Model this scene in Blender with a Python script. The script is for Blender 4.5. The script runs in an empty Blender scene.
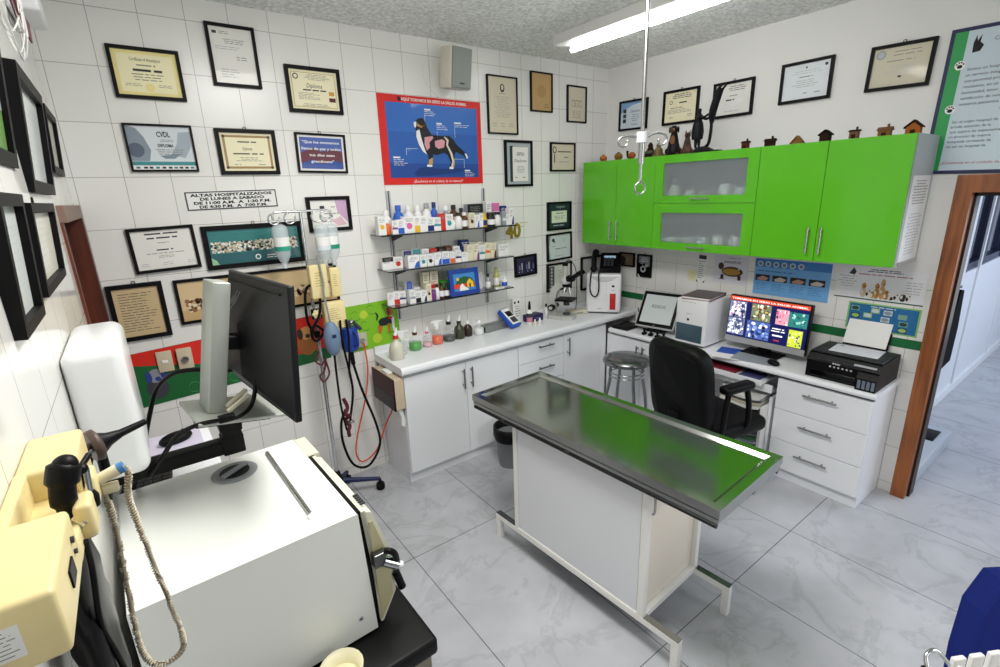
import bpy, bmesh, math, random
from mathutils import Matrix, Vector
sc = bpy.context.scene
COL = sc.collection
PI = math.pi
R = math.radians

# ---------------------------------------------------------------- camera
FPX = 491.0
_a, _b, _c = R(53.70), R(16.09), R(1.96)
_f = Vector((math.cos(_b) * math.cos(_a), math.cos(_b) * math.sin(_a), -math.sin(_b)))
_r = _f.cross(Vector((0, 0, 1))).normalized()
_d = _f.cross(_r)
_r2 = _r * math.cos(_c) + _d * math.sin(_c)
_d2 = _d * math.cos(_c) - _r * math.sin(_c)
cd = bpy.data.cameras.new('camera')
cd.sensor_fit = 'HORIZONTAL'
cd.sensor_width = 36.0
cd.lens = 36.0 * FPX / 1000.0
cd.clip_start = 0.03
cam = bpy.data.objects.new('camera', cd)
COL.objects.link(cam)
mw = Matrix(((_r2.x, -_d2.x, -_f.x, 0), (_r2.y, -_d2.y, -_f.y, 0), (_r2.z, -_d2.z, -_f.z, 1.95), (0, 0, 0, 1)))
cam.matrix_world = mw
sc.camera = cam

# ---------------------------------------------------------------- light and exposure
sc.view_settings.view_transform = 'Standard'
sc.view_settings.look = 'None'
sc.view_settings.exposure = 0.42
sc.view_settings.gamma = 1.0
sc.view_settings.use_curve_mapping = False
sc.cycles.use_denoising = True
sc.cycles.max_bounces = 10
sc.cycles.diffuse_bounces = 5
sc.cycles.sample_clamp_indirect = 6.0
w = bpy.data.worlds.new('world')
sc.world = w
w.use_nodes = True
w.node_tree.nodes['Background'].inputs[0].default_value = (0.75, 0.85, 1.0, 1)
w.node_tree.nodes['Background'].inputs[1].default_value = 0.25


def area(name, loc, target, sx, sy, power, color):
    l = bpy.data.lights.new(name, 'AREA')
    l.shape = 'RECTANGLE'
    l.size, l.size_y, l.energy, l.color = sx, sy, power, color
    o = bpy.data.objects.new(name, l)
    COL.objects.link(o)
    o.location = loc
    o.rotation_euler = (Vector(target) - Vector(loc)).to_track_quat('-Z', 'Z').to_euler()
    return o


# rear and ceiling fills are added; the rest: corridor daylight, an unseen ceiling lamp
area('rear_fill_light', (2.3, -1.80, 1.75), (2.1, 1.2, 0.5), 1.1, 1.5, 9, (1.0, 0.99, 0.97)).data.spread = R(110)  # added fill from behind the camera, no such window known
area('near_ceiling_lamp_light', (0.95, 1.15, 2.90), (1.0, 1.2, 0.0), 0.6, 1.3, 39, (1.0, 0.98, 0.94))
area('doorway_daylight', (3.95, 0.15, 1.25), (1.7, 0.9, 0.4), 0.8, 1.5, 3, (0.93, 0.96, 1.0))
area('ceiling_fill_light', (0.9, 1.2, 2.45), (0.95, 1.25, 3.0), 1.0, 1.6, 7, (1.0, 0.98, 0.95))  # added upward fill to brighten the ceiling, belongs to no fixture
area('corridor_window_light', (6.2, -1.6, 2.0), (5.6, 0.9, 0.4), 3.0, 1.5, 48, (0.74, 0.84, 1.0))

# ---------------------------------------------------------------- materials
def lin(h):
    h = h.lstrip('#')
    o = []
    for i in (0, 2, 4):
        c = int(h[i:i + 2], 16) / 255
        o.append(c / 12.92 if c <= 0.04045 else ((c + 0.055) / 1.055) ** 2.4)
    return (*o, 1.0)


_mats = {}


def mat(name, col='#cccccc', rough=0.5, metal=0.0, coat=0.0, emit=0.0, trans=0.0, alpha=1.0, ior=1.45, spec=None, noise=None, bump=None):
    if name in _mats:
        return _mats[name]
    m = bpy.data.materials.new(name)
    m.use_nodes = True
    nt = m.node_tree
    b = nt.nodes['Principled BSDF']
    c = lin(col)
    b.inputs['Base Color'].default_value = c
    b.inputs['Roughness'].default_value = rough
    b.inputs['Metallic'].default_value = metal
    b.inputs['Coat Weight'].default_value = coat
    b.inputs['Coat Roughness'].default_value = 0.05
    b.inputs['Transmission Weight'].default_value = trans
    b.inputs['Alpha'].default_value = alpha
    b.inputs['IOR'].default_value = ior
    if spec is not None:
        b.inputs['Specular IOR Level'].default_value = spec
    if emit:
        b.inputs['Emission Color'].default_value = c
        b.inputs['Emission Strength'].default_value = emit
    if noise:
        sca, amt = noise
        n = nt.nodes.new('ShaderNodeTexNoise')
        n.inputs['Scale'].default_value = sca
        n.inputs['Detail'].default_value = 4
        g = nt.nodes.new('ShaderNodeNewGeometry')
        nt.links.new(g.outputs['Position'], n.inputs['Vector'])
        r = nt.nodes.new('ShaderNodeMapRange')
        r.inputs[1].default_value, r.inputs[2].default_value = 0.3, 0.7
        r.inputs[3].default_value, r.inputs[4].default_value = 1 - amt, 1 + amt
        nt.links.new(n.outputs['Fac'], r.inputs[0])
        h = nt.nodes.new('ShaderNodeHueSaturation')
        h.inputs['Color'].default_value = c
        nt.links.new(r.outputs[0], h.inputs['Value'])
        nt.links.new(h.outputs[0], b.inputs['Base Color'])
    if bump:
        sca, st = bump
        n = nt.nodes.new('ShaderNodeTexNoise')
        n.inputs['Scale'].default_value = sca
        n.inputs['Detail'].default_value = 3
        g = nt.nodes.new('ShaderNodeNewGeometry')
        nt.links.new(g.outputs['Position'], n.inputs['Vector'])
        bp = nt.nodes.new('ShaderNodeBump')
        bp.inputs['Strength'].default_value = st
        bp.inputs['Distance'].default_value = 0.01
        nt.links.new(n.outputs['Fac'], bp.inputs['Height'])
        nt.links.new(bp.outputs[0], b.inputs['Normal'])
    _mats[name] = m
    return m


def tile_mat(name, axes, base, grout, tw, th, ox, oz, mortar, rough, marble=False):
    """Tiles laid on a grid in world metres; axes picks which two world coordinates the grid runs along."""
    m = bpy.data.materials.new(name)
    m.use_nodes = True
    nt = m.node_tree
    L = nt.links.new
    b = nt.nodes['Principled BSDF']
    g = nt.nodes.new('ShaderNodeNewGeometry')
    sp = nt.nodes.new('ShaderNodeSeparateXYZ')
    L(g.outputs['Position'], sp.inputs[0])
    cb = nt.nodes.new('ShaderNodeCombineXYZ')
    for i, (ax, off) in enumerate(zip(axes, (ox, oz))):
        s = nt.nodes.new('ShaderNodeMath')
        s.operation = 'SUBTRACT'
        s.inputs[1].default_value = off
        L(sp.outputs[ax], s.inputs[0])
        L(s.outputs[0], cb.inputs[i])
    br = nt.nodes.new('ShaderNodeTexBrick')
    br.offset = 0.0
    br.squash = 1.0
    br.inputs['Scale'].default_value = 1.0
    br.inputs['Mortar Size'].default_value = mortar
    br.inputs['Mortar Smooth'].default_value = 0.0
    br.inputs['Bias'].default_value = 0.0
    br.inputs['Brick Width'].default_value = tw
    br.inputs['Row Height'].default_value = th
    c = lin(base)
    br.inputs['Color1'].default_value = c
    br.inputs['Color2'].default_value = (c[0] * .96, c[1] * .96, c[2] * .96, 1)
    br.inputs['Mortar'].default_value = lin(grout)
    L(cb.outputs[0], br.inputs['Vector'])
    out = br.outputs['Color']
    if marble:
        n1 = nt.nodes.new('ShaderNodeTexNoise')
        n1.inputs['Scale'].default_value = 2.3
        n1.inputs['Detail'].default_value = 8
        n1.inputs['Roughness'].default_value = 0.62
        n1.inputs['Distortion'].default_value = 0.7
        L(g.outputs['Position'], n1.inputs['Vector'])
        # thin veins where the noise crosses its middle value
        s = nt.nodes.new('ShaderNodeMath'); s.operation = 'SUBTRACT'; s.inputs[1].default_value = 0.5
        L(n1.outputs['Fac'], s.inputs[0])
        ab = nt.nodes.new('ShaderNodeMath'); ab.operation = 'ABSOLUTE'
        L(s.outputs[0], ab.inputs[0])
        mr = nt.nodes.new('ShaderNodeMapRange')
        mr.inputs[1].default_value, mr.inputs[2].default_value = 0.0, 0.035
        mr.inputs[3].default_value, mr.inputs[4].default_value = 0.86, 1.0
        L(ab.outputs[0], mr.inputs[0])
        n2 = nt.nodes.new('ShaderNodeTexNoise')
        n2.inputs['Scale'].default_value = 4.0
        n2.inputs['Detail'].default_value = 6
        L(g.outputs['Position'], n2.inputs['Vector'])
        m2 = nt.nodes.new('ShaderNodeMapRange')
        m2.inputs[1].default_value, m2.inputs[2].default_value = 0.3, 0.7
        m2.inputs[3].default_value, m2.inputs[4].default_value = 0.86, 1.05
        L(n2.outputs['Fac'], m2.inputs[0])
        mu = nt.nodes.new('ShaderNodeMath'); mu.operation = 'MULTIPLY'
        L(mr.outputs[0], mu.inputs[0]); L(m2.outputs[0], mu.inputs[1])
        mx = nt.nodes.new('ShaderNodeMix'); mx.data_type = 'RGBA'; mx.blend_type = 'MULTIPLY'
        mx.inputs[0].default_value = 1.0
        L(br.outputs['Color'], mx.inputs[6]); L(mu.outputs[0], mx.inputs[7])
        out = mx.outputs[2]
    L(out, b.inputs['Base Color'])
    b.inputs['Roughness'].default_value = rough
    bp = nt.nodes.new('ShaderNodeBump')
    bp.inputs['Strength'].default_value = 0.35
    bp.inputs['Distance'].default_value = 0.002
    bp.invert = True
    L(br.outputs['Fac'], bp.inputs['Height'])
    L(bp.outputs[0], b.inputs['Normal'])
    return m


def wood_mat(name, c1, c2, rough=0.4):
    m = bpy.data.materials.new(name)
    m.use_nodes = True
    nt = m.node_tree
    b = nt.nodes['Principled BSDF']
    g = nt.nodes.new('ShaderNodeNewGeometry')
    mp = nt.nodes.new('ShaderNodeMapping')
    mp.inputs['Scale'].default_value = (18, 18, 1.4)
    n = nt.nodes.new('ShaderNodeTexNoise')
    n.inputs['Scale'].default_value = 2.2
    n.inputs['Detail'].default_value = 6
    nt.links.new(g.outputs['Position'], mp.inputs['Vector'])
    nt.links.new(mp.outputs[0], n.inputs['Vector'])
    r = nt.nodes.new('ShaderNodeValToRGB')
    r.color_ramp.elements[0].position, r.color_ramp.elements[1].position = 0.3, 0.72
    r.color_ramp.elements[0].color, r.color_ramp.elements[1].color = lin(c1), lin(c2)
    nt.links.new(n.outputs['Fac'], r.inputs[0])
    nt.links.new(r.outputs[0], b.inputs['Base Color'])
    b.inputs['Roughness'].default_value = rough
    return m


WHITE = mat('white_laminate', '#eceef2', 0.32)
WHITEP = mat('white_plastic', '#e9eaec', 0.35)
OFFW = mat('off_white_plastic', '#dcdcd8', 0.4)
CREAM = mat('cream_plastic', '#e8d7a0', 0.38)
BLACK = mat('black_plastic', '#070708', 0.45, spec=0.22)
BLACKM = mat('black_matte', '#060607', 0.8, spec=0.15)
BLACKF = mat('black_frame', '#080709', 0.5, spec=0.2)
DGREY = mat('dark_grey', '#35383c', 0.5)
GREY = mat('mid_grey', '#8b8f92', 0.5)
LGREY = mat('light_grey', '#b9bcc0', 0.5)
STEEL = mat('brushed_steel', '#b7b8b6', 0.25, 1.0)
CHROME = mat('chrome', '#d0d2d4', 0.1, 1.0)
DSTEEL = mat('dark_steel', '#6b6d6e', 0.3, 1.0)
CABGREY = mat('cabinet_grey', '#b3b7bb', 0.35)
GREEN = mat('green_lacquer', '#5cb922', 0.2, coat=0.2)
PAPER = mat('white_paper', '#eeeeec', 0.6)
INK = mat('ink', '#3a3a40', 0.7)
INKL = mat('light_ink', '#8d8c88', 0.7)
RED = mat('red', '#d8201c', 0.5)
BLUE = mat('blue', '#2050b4', 0.45)
NAVY = mat('navy', '#16204e', 0.5)
GOLD = mat('gold', '#b59a3c', 0.3, 0.6)
GLASS = mat('clear_glass', '#f2f7f5', 0.03, trans=1.0)
CLEARP = mat('clear_plastic', '#eef2f2', 0.12, alpha=0.11)
BROWNW = wood_mat('brown_wood', '#6e3817', '#a35f2c')
DARKW = wood_mat('dark_wood', '#4a2113', '#6a301c')


# ---------------------------------------------------------------- mesh builder
_tcache = {}


def text_geo(s, bold):
    k = (s, bold)
    if k not in _tcache:
        cu = bpy.data.curves.new('lettering', 'FONT')
        cu.body = s
        cu.size = 1.0
        cu.offset = {False: 0.0, True: 0.022}.get(bold, 0.045)
        cu.resolution_u = 2
        o = bpy.data.objects.new('lettering', cu)
        COL.objects.link(o)
        dg = bpy.context.evaluated_depsgraph_get()
        me = bpy.data.meshes.new_from_object(o.evaluated_get(dg))
        _tcache[k] = ([tuple(v.co) for v in me.vertices], [tuple(p.vertices) for p in me.polygons])
        bpy.data.objects.remove(o)
        bpy.data.curves.remove(cu)
        bpy.data.meshes.remove(me)
    return _tcache[k]


class MB:
    def __init__(s, M=None):
        s.v, s.f, s.fm, s.fs, s.mats = [], [], [], [], []
        s.M = M or Matrix.Identity(4)

    def add(s, verts, faces, m, smooth=False):
        if m not in s.mats:
            s.mats.append(m)
        mi = s.mats.index(m)
        n = len(s.v)
        s.v += [tuple(s.M @ Vector(p)) for p in verts]
        for f in faces:
            s.f.append([i + n for i in f])
            s.fm.append(mi)
            s.fs.append(smooth)
        return s

    def box(s, x0, y0, z0, x1, y1, z1, m):
        p = [(x, y, z) for z in (z0, z1) for y in (y0, y1) for x in (x0, x1)]
        return s.add(p, [(0, 2, 3, 1), (4, 5, 7, 6), (0, 1, 5, 4), (2, 6, 7, 3), (0, 4, 6, 2), (1, 3, 7, 5)], m)

    def rbox(s, x0, y0, z0, x1, y1, z1, r, m, seg=3):
        bm = bmesh.new()
        bmesh.ops.create_cube(bm, size=1)
        for v in bm.verts:
            v.co = Vector(((x0 + x1) / 2 + v.co.x * (x1 - x0), (y0 + y1) / 2 + v.co.y * (y1 - y0), (z0 + z1) / 2 + v.co.z * (z1 - z0)))
        bmesh.ops.bevel(bm, geom=bm.edges[:], offset=r, segments=seg, profile=0.5, affect='EDGES')
        bm.verts.index_update()
        s.add([tuple(v.co) for v in bm.verts], [[v.index for v in f.verts] for f in bm.faces], m, True)
        bm.free()
        return s

    def cyl(s, p0, p1, r0, m, r1=None, n=16, cap=True, smooth=True):
        r1 = r0 if r1 is None else r1
        p0, p1 = Vector(p0), Vector(p1)
        d = (p1 - p0).normalized()
        a = d.orthogonal().normalized()
        b = d.cross(a)
        vs = []
        for p, r in ((p0, r0), (p1, r1)):
            for i in range(n):
                t = 2 * PI * i / n
                vs.append(tuple(p + (a * math.cos(t) + b * math.sin(t)) * r))
        s.add(vs, [(i, (i + 1) % n, n + (i + 1) % n, n + i) for i in range(n)], m, smooth)
        if cap:
            s.add(vs[:n], [list(range(n))[::-1]], m)
            s.add(vs[n:], [list(range(n))], m)
        return s

    def tube(s, pts, r, m, n=8, closed=False, rs=None):
        pts = [Vector(p) for p in pts]
        k = len(pts)
        vs, prev = [], None
        for i, p in enumerate(pts):
            if closed:
                d = pts[(i + 1) % k] - pts[i - 1]
            else:
                d = pts[min(i + 1, k - 1)] - pts[max(i - 1, 0)]
            d.normalize()
            if prev is None:
                a = d.orthogonal().normalized()
            else:
                a = prev - d * prev.dot(d)
                a = a.normalized() if a.length > 1e-6 else d.orthogonal().normalized()
            prev = a
            b = d.cross(a)
            rr = rs[i] if rs else r
            for j in range(n):
                t = 2 * PI * j / n
                vs.append(tuple(p + (a * math.cos(t) + b * math.sin(t)) * rr))
        fs = []
        for i in range(k if closed else k - 1):
            for j in range(n):
                fs.append((i * n + j, i * n + (j + 1) % n, ((i + 1) % k) * n + (j + 1) % n, ((i + 1) % k) * n + j))
        s.add(vs, fs, m, True)
        if not closed:
            s.add(vs[:n], [list(range(n))[::-1]], m)
            s.add(vs[-n:], [list(range(n))], m)
        return s

    def lathe(s, prof, m, n=20, at=(0, 0, 0), axis='z', cap=True):
        vs, fs = [], []
        for r, z in prof:
            for i in range(n):
                t = 2 * PI * i / n
                q = (r * math.cos(t), r * math.sin(t), z)
                if axis == 'x':
                    q = (q[2], q[0], q[1])
                elif axis == 'y':
                    q = (q[1], q[2], q[0])
                vs.append((q[0] + at[0], q[1] + at[1], q[2] + at[2]))
        for k in range(len(prof) - 1):
            for i in range(n):
                fs.append((k * n + i, k * n + (i + 1) % n, (k + 1) * n + (i + 1) % n, (k + 1) * n + i))
        s.add(vs, fs, m, True)
        if cap:
            s.add(vs[:n], [list(range(n))[::-1]], m)
            s.add(vs[-n:], [list(range(n))], m)
        return s

    def ball(s, c, r, m, n=14, k=8):
        rx, ry, rz = (r, r, r) if isinstance(r, (int, float)) else r
        vs = [(c[0], c[1], c[2] - rz)]
        for i in range(1, k):
            a = -PI / 2 + PI * i / k
            for j in range(n):
                t = 2 * PI * j / n
                vs.append((c[0] + rx * math.cos(a) * math.cos(t), c[1] + ry * math.cos(a) * math.sin(t), c[2] + rz * math.sin(a)))
        vs.append((c[0], c[1], c[2] + rz))
        fs = [(0, 1 + (j + 1) % n, 1 + j) for j in range(n)]
        for i in range(k - 2):
            for j in range(n):
                a = 1 + i * n
                fs.append((a + j, a + (j + 1) % n, a + n + (j + 1) % n, a + n + j))
        a = 1 + (k - 2) * n
        fs += [(a + j, a + (j + 1) % n, len(vs) - 1) for j in range(n)]
        return s.add(vs, fs, m, True)

    def prism(s, pts, d0, d1, m, plane='xz', smooth=False):
        """Outline pts extruded between d0 and d1 along the axis that plane leaves out."""
        def P(a, b, d):
            return {'xz': (a, d, b), 'yz': (d, a, b), 'xy': (a, b, d)}[plane]
        n = len(pts)
        vs = [P(a, b, d0) for a, b in pts] + [P(a, b, d1) for a, b in pts]
        s.add(vs, [(i, (i + 1) % n, n + (i + 1) % n, n + i) for i in range(n)], m, smooth)
        s.add(vs[:n], [list(range(n))[::-1]], m)
        s.add(vs[n:], [list(range(n))], m)
        return s

    # flat print on a sheet that faces -y: x across, z up, y is the distance in front of the sheet (negative)
    def rect(s, x0, z0, x1, z1, y, m):
        return s.add([(x0, y, z0), (x1, y, z0), (x1, y, z1), (x0, y, z1)], [(0, 1, 2, 3)], m)

    def flat(s, pts, y, m):
        return s.add([(a, y, b) for a, b in pts], [list(range(len(pts)))], m)

    def disc(s, x, z, r, y, m, n=16, rz=None):
        rz = rz or r
        return s.flat([(x + r * math.cos(2 * PI * i / n), z + rz * math.sin(2 * PI * i / n)) for i in range(n)], y, m)

    def text(s, t, x, z, size, y, m, align='c', bold=False, width=None, sx=1.0, shear=0.0):
        vs, fs = text_geo(t, bold)
        if not vs:
            return s
        x0, x1 = min(v[0] for v in vs), max(v[0] for v in vs)
        k = size * sx
        if width:
            k = width / max(x1 - x0, 1e-6)
        off = {'c': -(x0 + x1) / 2, 'l': -x0, 'r': -x1}[align]
        return s.add([(x + (v[0] + off + shear * v[1]) * k, y, z + v[1] * size) for v in vs], fs, m)

    def lines(s, x0, x1, z0, z1, n, y, m, seed=0, align='c', th=0.45):
        """Rows of small words too small to read."""
        rnd = random.Random(seed)
        st = (z1 - z0) / max(n, 1)
        th *= 0.72
        for i in range(n):
            zc = z1 - (i + 0.5) * st
            wfrac = rnd.uniform(0.6, 1.0)
            W = (x1 - x0) * wfrac
            xs = (x0 + x1) / 2 - W / 2 if align == 'c' else x0
            x = xs
            while x < xs + W - 1e-4:
                ww = min(rnd.uniform(1.2, 4.0) * st, xs + W - x)
                s.rect(x, zc - st * th / 2, x + ww, zc + st * th / 2, y, m)
                x += ww + st * 0.5
        return s

    def build(s, name, parent=None, bevel=0.0, loc=None, seg=2):
        me = bpy.data.meshes.new(name)
        me.from_pydata(s.v, [], s.f)
        for m in s.mats:
            me.materials.append(m)
        me.polygons.foreach_set('material_index', s.fm)
        me.polygons.foreach_set('use_smooth', s.fs)
        me.update()
        o = bpy.data.objects.new(name, me)
        COL.objects.link(o)
        if parent:
            o.parent = parent
        if loc:
            o.location = loc
        if bevel:
            b = o.modifiers.new('bevel', 'BEVEL')
            b.width = bevel
            b.segments = seg
            b.limit_method = 'ANGLE'
            b.angle_limit = R(40)
        return o


def thing(name, label, cat, loc=(0, 0, 0), rz=0.0, group=None, rx=0.0, ry=0.0):
    o = bpy.data.objects.new(name, None)
    o.empty_display_size = 0.05
    COL.objects.link(o)
    o.location = loc
    o.rotation_euler = (rx, ry, rz)
    o['label'] = label
    o['category'] = cat
    if group:
        o['group'] = group
    return o


def tag(o, label, cat, group=None, kind=None):
    o['label'] = label
    o['category'] = cat
    if group:
        o['group'] = group
    if kind:
        o['kind'] = kind
    return o


def struct(o):
    o['kind'] = 'structure'
    return o


def smooth_path(pts, k=6):
    """Catmull-Rom through the points."""
    P = [Vector(p) for p in pts]
    P = [P[0] * 2 - P[1]] + P + [P[-1] * 2 - P[-2]]
    out = []
    for i in range(1, len(P) - 2):
        for j in range(k):
            t = j / k
            a, b, c, d = P[i - 1], P[i], P[i + 1], P[i + 2]
            out.append(0.5 * ((2 * b) + (c - a) * t + (2 * a - 5 * b + 4 * c - d) * t * t + (3 * b - a - 3 * c + d) * t ** 3))
    out.append(P[-2])
    return out


ORD = ['first', 'second', 'third', 'fourth', 'fifth', 'sixth', 'seventh', 'eighth', 'ninth', 'tenth', 'eleventh', 'twelfth', 'thirteenth',
       'fourteenth', 'fifteenth', 'sixteenth', 'seventeenth', 'eighteenth', 'nineteenth', 'twentieth', 'twenty-first', 'twenty-second',
       'twenty-third', 'twenty-fourth', 'twenty-fifth', 'twenty-sixth', 'twenty-seventh', 'twenty-eighth', 'twenty-ninth', 'thirtieth']

# ================================================================ the setting
YA, XB, ZC, XL = 3.212, 3.63, 2.945, -0.18
T_A = tile_mat('wall_tile_back', (0, 2), '#efeeea', '#aaa9a3', 0.2, 0.2525, 0.043, 0.0625, 0.0014, 0.26)
T_L = tile_mat('wall_tile_side', (1, 2), '#efeeea', '#aaa9a3', 0.2, 0.2525, 0.012, 0.0625, 0.0014, 0.09)
T_F = tile_mat('floor_tile', (0, 1), '#bcbec4', '#5f6064', 0.607, 1.191, 0.329, -0.225, 0.002, 0.26, True)
PLASTER = mat('white_plaster', '#ecebe8', 0.7, bump=(60, 0.05))
CEILM = mat('popcorn_ceiling', '#e9eae7', 0.95, noise=(48, 0.24), bump=(48, 1.0))
REARP = mat('rear_wall_dim_grey', '#96958f', 0.7)  # grey made up for the unseen wall, darkened to bounce less light

b = MB(); b.box(-1.4, -2.0, -0.05, 9.0, 3.35, 0.0, T_F); struct(b.build('floor'))
b = MB(); b.box(-0.4, -2.0, ZC, 3.75, 3.35, ZC + 0.06, CEILM); struct(b.build('ceiling'))
b = MB(); b.box(-0.4, YA, 0, 3.75, YA + 0.12, ZC, T_A); struct(b.build('wall_back'))
# right wall: plaster above the tiles; the doorway from y=0.64 to y=-0.30
TOPT = 1.36
b = MB()
b.box(XB, 0.667, 0, XB + 0.12, YA, TOPT, T_L)
b.box(XB, 0.667, TOPT, XB + 0.12, YA, ZC, PLASTER)
b.box(XB, -0.30, 1.87, XB + 0.12, 0.667, ZC, PLASTER)
b.box(XB, -2.0, 0, XB + 0.12, -0.30, ZC, PLASTER)
struct(b.build('wall_right'))
b = MB()
b.box(XL - 0.12, -2.0, 0, XL, 2.36, ZC, T_L)
b.box(XL - 0.12, 2.36, 1.90, XL, YA, ZC, T_L)
struct(b.build('wall_left'))
b = MB()
b.box(-0.3, -2.0, 0, 3.75, -1.9, 0.9, REARP)
b.box(-0.3, -2.0, 2.6, 3.75, -1.9, ZC, REARP)
b.box(-0.3, -2.0, 0.9, 0.1, -1.9, 2.6, REARP)
b.box(2.9, -2.0, 0.9, 3.75, -1.9, 2.6, REARP)
struct(b.build('wall_front'))
b = MB()
for x in (0.1, 1.0, 1.95, 2.86):
    b.box(x, -1.99, 0.9, x + 0.04, -1.91, 2.6, WHITEP)
b.box(0.1, -1.99, 0.9, 2.9, -1.91, 0.94, WHITEP); b.box(0.1, -1.99, 2.56, 2.9, -1.91, 2.6, WHITEP)
struct(b.build('added_rear_window'))  # made-up window out of view, added to carry the rear fill

# dark door in the left wall, beside the corner
dr = MB()
dr.box(XL - 0.16, 2.36, 0, XL - 0.12, 3.2, 1.90, DARKW)
struct(dr.build('door_1'))
b = MB()
HEADW = mat('worn_brown_paint', '#7d6457', 0.5)
b.box(XL - 0.12, 2.32, 1.895, XL + 0.022, 3.205, 1.955, HEADW)
b.box(XL - 0.12, 3.155, 0, XL + 0.022, 3.205, 1.895, DARKW)
b.box(XL - 0.12, 2.32, 0, XL + 0.008, 2.365, 1.895, DARKW)
struct(b.build('trim_1', bevel=0.003))

# brown wooden doorway trim in the right wall
b = MB()
x0 = XB - 0.03
b.prism([(0.735, 0), (0.662, 0), (0.662, 1.865), (-0.30, 1.865), (-0.30, 0), (-0.395, 0), (-0.395, 1.955), (0.735, 1.955)], x0, XB + 0.03, BROWNW, 'yz')
struct(b.build('trim_2', bevel=0.006))
JAMB = mat('dark_door_jamb', '#2a170e', 0.5)
b = MB()
b.box(XB + 0.03, 0.650, 0, XB + 0.115, 0.668, 1.87, JAMB)
b.box(XB + 0.03, -0.305, 1.845, XB + 0.115, 0.668, 1.875, JAMB)
b.box(XB + 0.03, -0.305, 0, XB + 0.12, -0.275, 1.87, JAMB)
struct(b.build('trim_3'))

# corridor beyond the doorway
CORW = mat('corridor_paint', '#e2e4ea', 0.4)
CREAMP = mat('cream_paint', '#d8cfae', 0.5)
b = MB()
b.box(3.75, 0.95, 0, 5.55, 1.07, 2.7, CORW)
b.box(5.55, 0.95, 0, 9.0, 1.07, 1.17, CORW)
b.box(5.55, 0.95, 2.2, 9.0, 1.07, 2.7, CORW)
b.box(8.6, 0.95, 1.17, 9.0, 1.07, 2.2, CORW)
struct(b.build('wall_corridor'))
b = MB(); b.box(9.0, -2.0, 0, 9.1, 1.07, 2.7, CORW); struct(b.build('wall_far'))
b = MB(); b.box(3.75, -2.0, 2.7, 9.1, 1.07, 2.76, PLASTER); struct(b.build('ceiling_corridor'))
b = MB(); b.box(3.752, 0.692, 0, 3.86, 0.95, 2.7, CREAMP); struct(b.build('trim_4'))
b = MB()
for x in (4.35, 5.1, 5.95, 7.3):
    b.box(x, 0.935, 0.0, x + 0.05, 0.95, 2.05, WHITEP)
b.box(4.35, 0.93, 0, 9.0, 0.95, 0.07, WHITEP)
struct(b.build('baseboard_corridor'))
FRB = mat('blue_grey_aluminium', '#39415e', 0.35, 0.4)
DKG = mat('dark_window_glass', '#10131f', 0.08, coat=0.5)
b = MB()
b.box(5.55, 0.965, 1.17, 8.6, 1.05, 1.23, FRB); b.box(5.55, 0.965, 2.14, 8.6, 1.05, 2.2, FRB)
for x in (5.55, 6.15, 6.9, 7.7, 8.5):
    b.box(x, 0.96, 1.17, x + 0.1, 1.05, 2.2, FRB)
b.box(5.6, 1.0, 1.2, 8.55, 1.02, 2.15, DKG)
struct(b.build('window_2'))
b = MB()
b.box(3.95, 0.93, 0.0, 4.33, 0.95, 2.0, WHITEP)
struct(b.build('door_2', bevel=0.004))


# ================================================================ cabinets
HSTEEL = mat('handle_steel', '#8a8b8a', 0.3, 1.0)
def handle(parent, p0, p1, out, r=0.0062, m=None):
    """Bar handle from p0 to p1 standing off along out."""
    m = m or HSTEEL
    h = MB()
    p0, p1, o = Vector(p0), Vector(p1), Vector(out)
    h.cyl(p0 + o, p1 + o, r, m, n=10)
    d = (p1 - p0)
    for t in (0.16, 0.84):
        h.cyl(p0 + d * t, p0 + d * t + o, r * 0.8, m, n=8)
    return h.build('handle', parent)


def door_panel(parent, name, x0, z0, x1, z1, y, th, m, hp=None, lab=None):
    d = MB()
    d.box(x0, y, z0, x1, y + th, z1, m)
    o = d.build(name, parent, bevel=0.0025)
    if hp:
        handle(o, hp[0], hp[1], (0, -0.028, 0))
    if lab:
        o['label'] = lab
    return o


def base_cab(name, label, x0, x1, yf, yb, ztop, loc, rz, fronts, group=None, hollow=False):
    """Cabinet in local coordinates: x along the wall, fronts facing -y."""
    t = thing(name, label, 'cabinet', loc, rz, group)
    bd = MB()
    bd.box(x0, yf + 0.02, 0.085, x1, yb, ztop, WHITE)
    bd.build('body', t)
    k = MB()
    k.box(x0 + 0.002, yf + 0.035, 0, x1 - 0.002, yb, 0.085, WHITE)
    k.build('plinth', t)
    for nm, a, c, a1, c1, hp in fronts:
        door_panel(t, nm, a, c, a1, c1, yf, 0.02, WHITE, hp)
    return t


ZA = 0.80
YF = 2.812
g = 0.002
base_cab('base_cabinet', 'white two-door base cabinet under the long worktop, the end unit beside the drip stand', 1.268, 2.232, YF, YA - 0.005, ZA, (0, 0, 0), 0, [
    ('door', 1.270, 0.088, 1.752, 0.795, ((1.722, YF, 0.607), (1.722, YF, 0.757))),
    ('door', 1.756, 0.088, 2.230, 0.795, ((1.790, YF, 0.607), (1.790, YF, 0.757)))], 'white base cabinets along the tiled wall')
base_cab('base_cabinet', 'white base cabinet with stacked drawers under the long worktop', 2.234, 2.717, YF, YA - 0.005, ZA, (0, 0, 0), 0, [
    ('drawer', 2.237, 0.648, 2.715, 0.795, ((2.425, YF, 0.76), (2.585, YF, 0.76))),
    ('drawer', 2.237, 0.458, 2.715, 0.644, ((2.425, YF, 0.58), (2.585, YF, 0.58))),
    ('drawer', 2.237, 0.272, 2.715, 0.454, ((2.425, YF, 0.39), (2.585, YF, 0.39))),
    ('drawer', 2.237, 0.088, 2.715, 0.268, ((2.425, YF, 0.20), (2.585, YF, 0.20)))], 'white base cabinets along the tiled wall')
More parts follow.
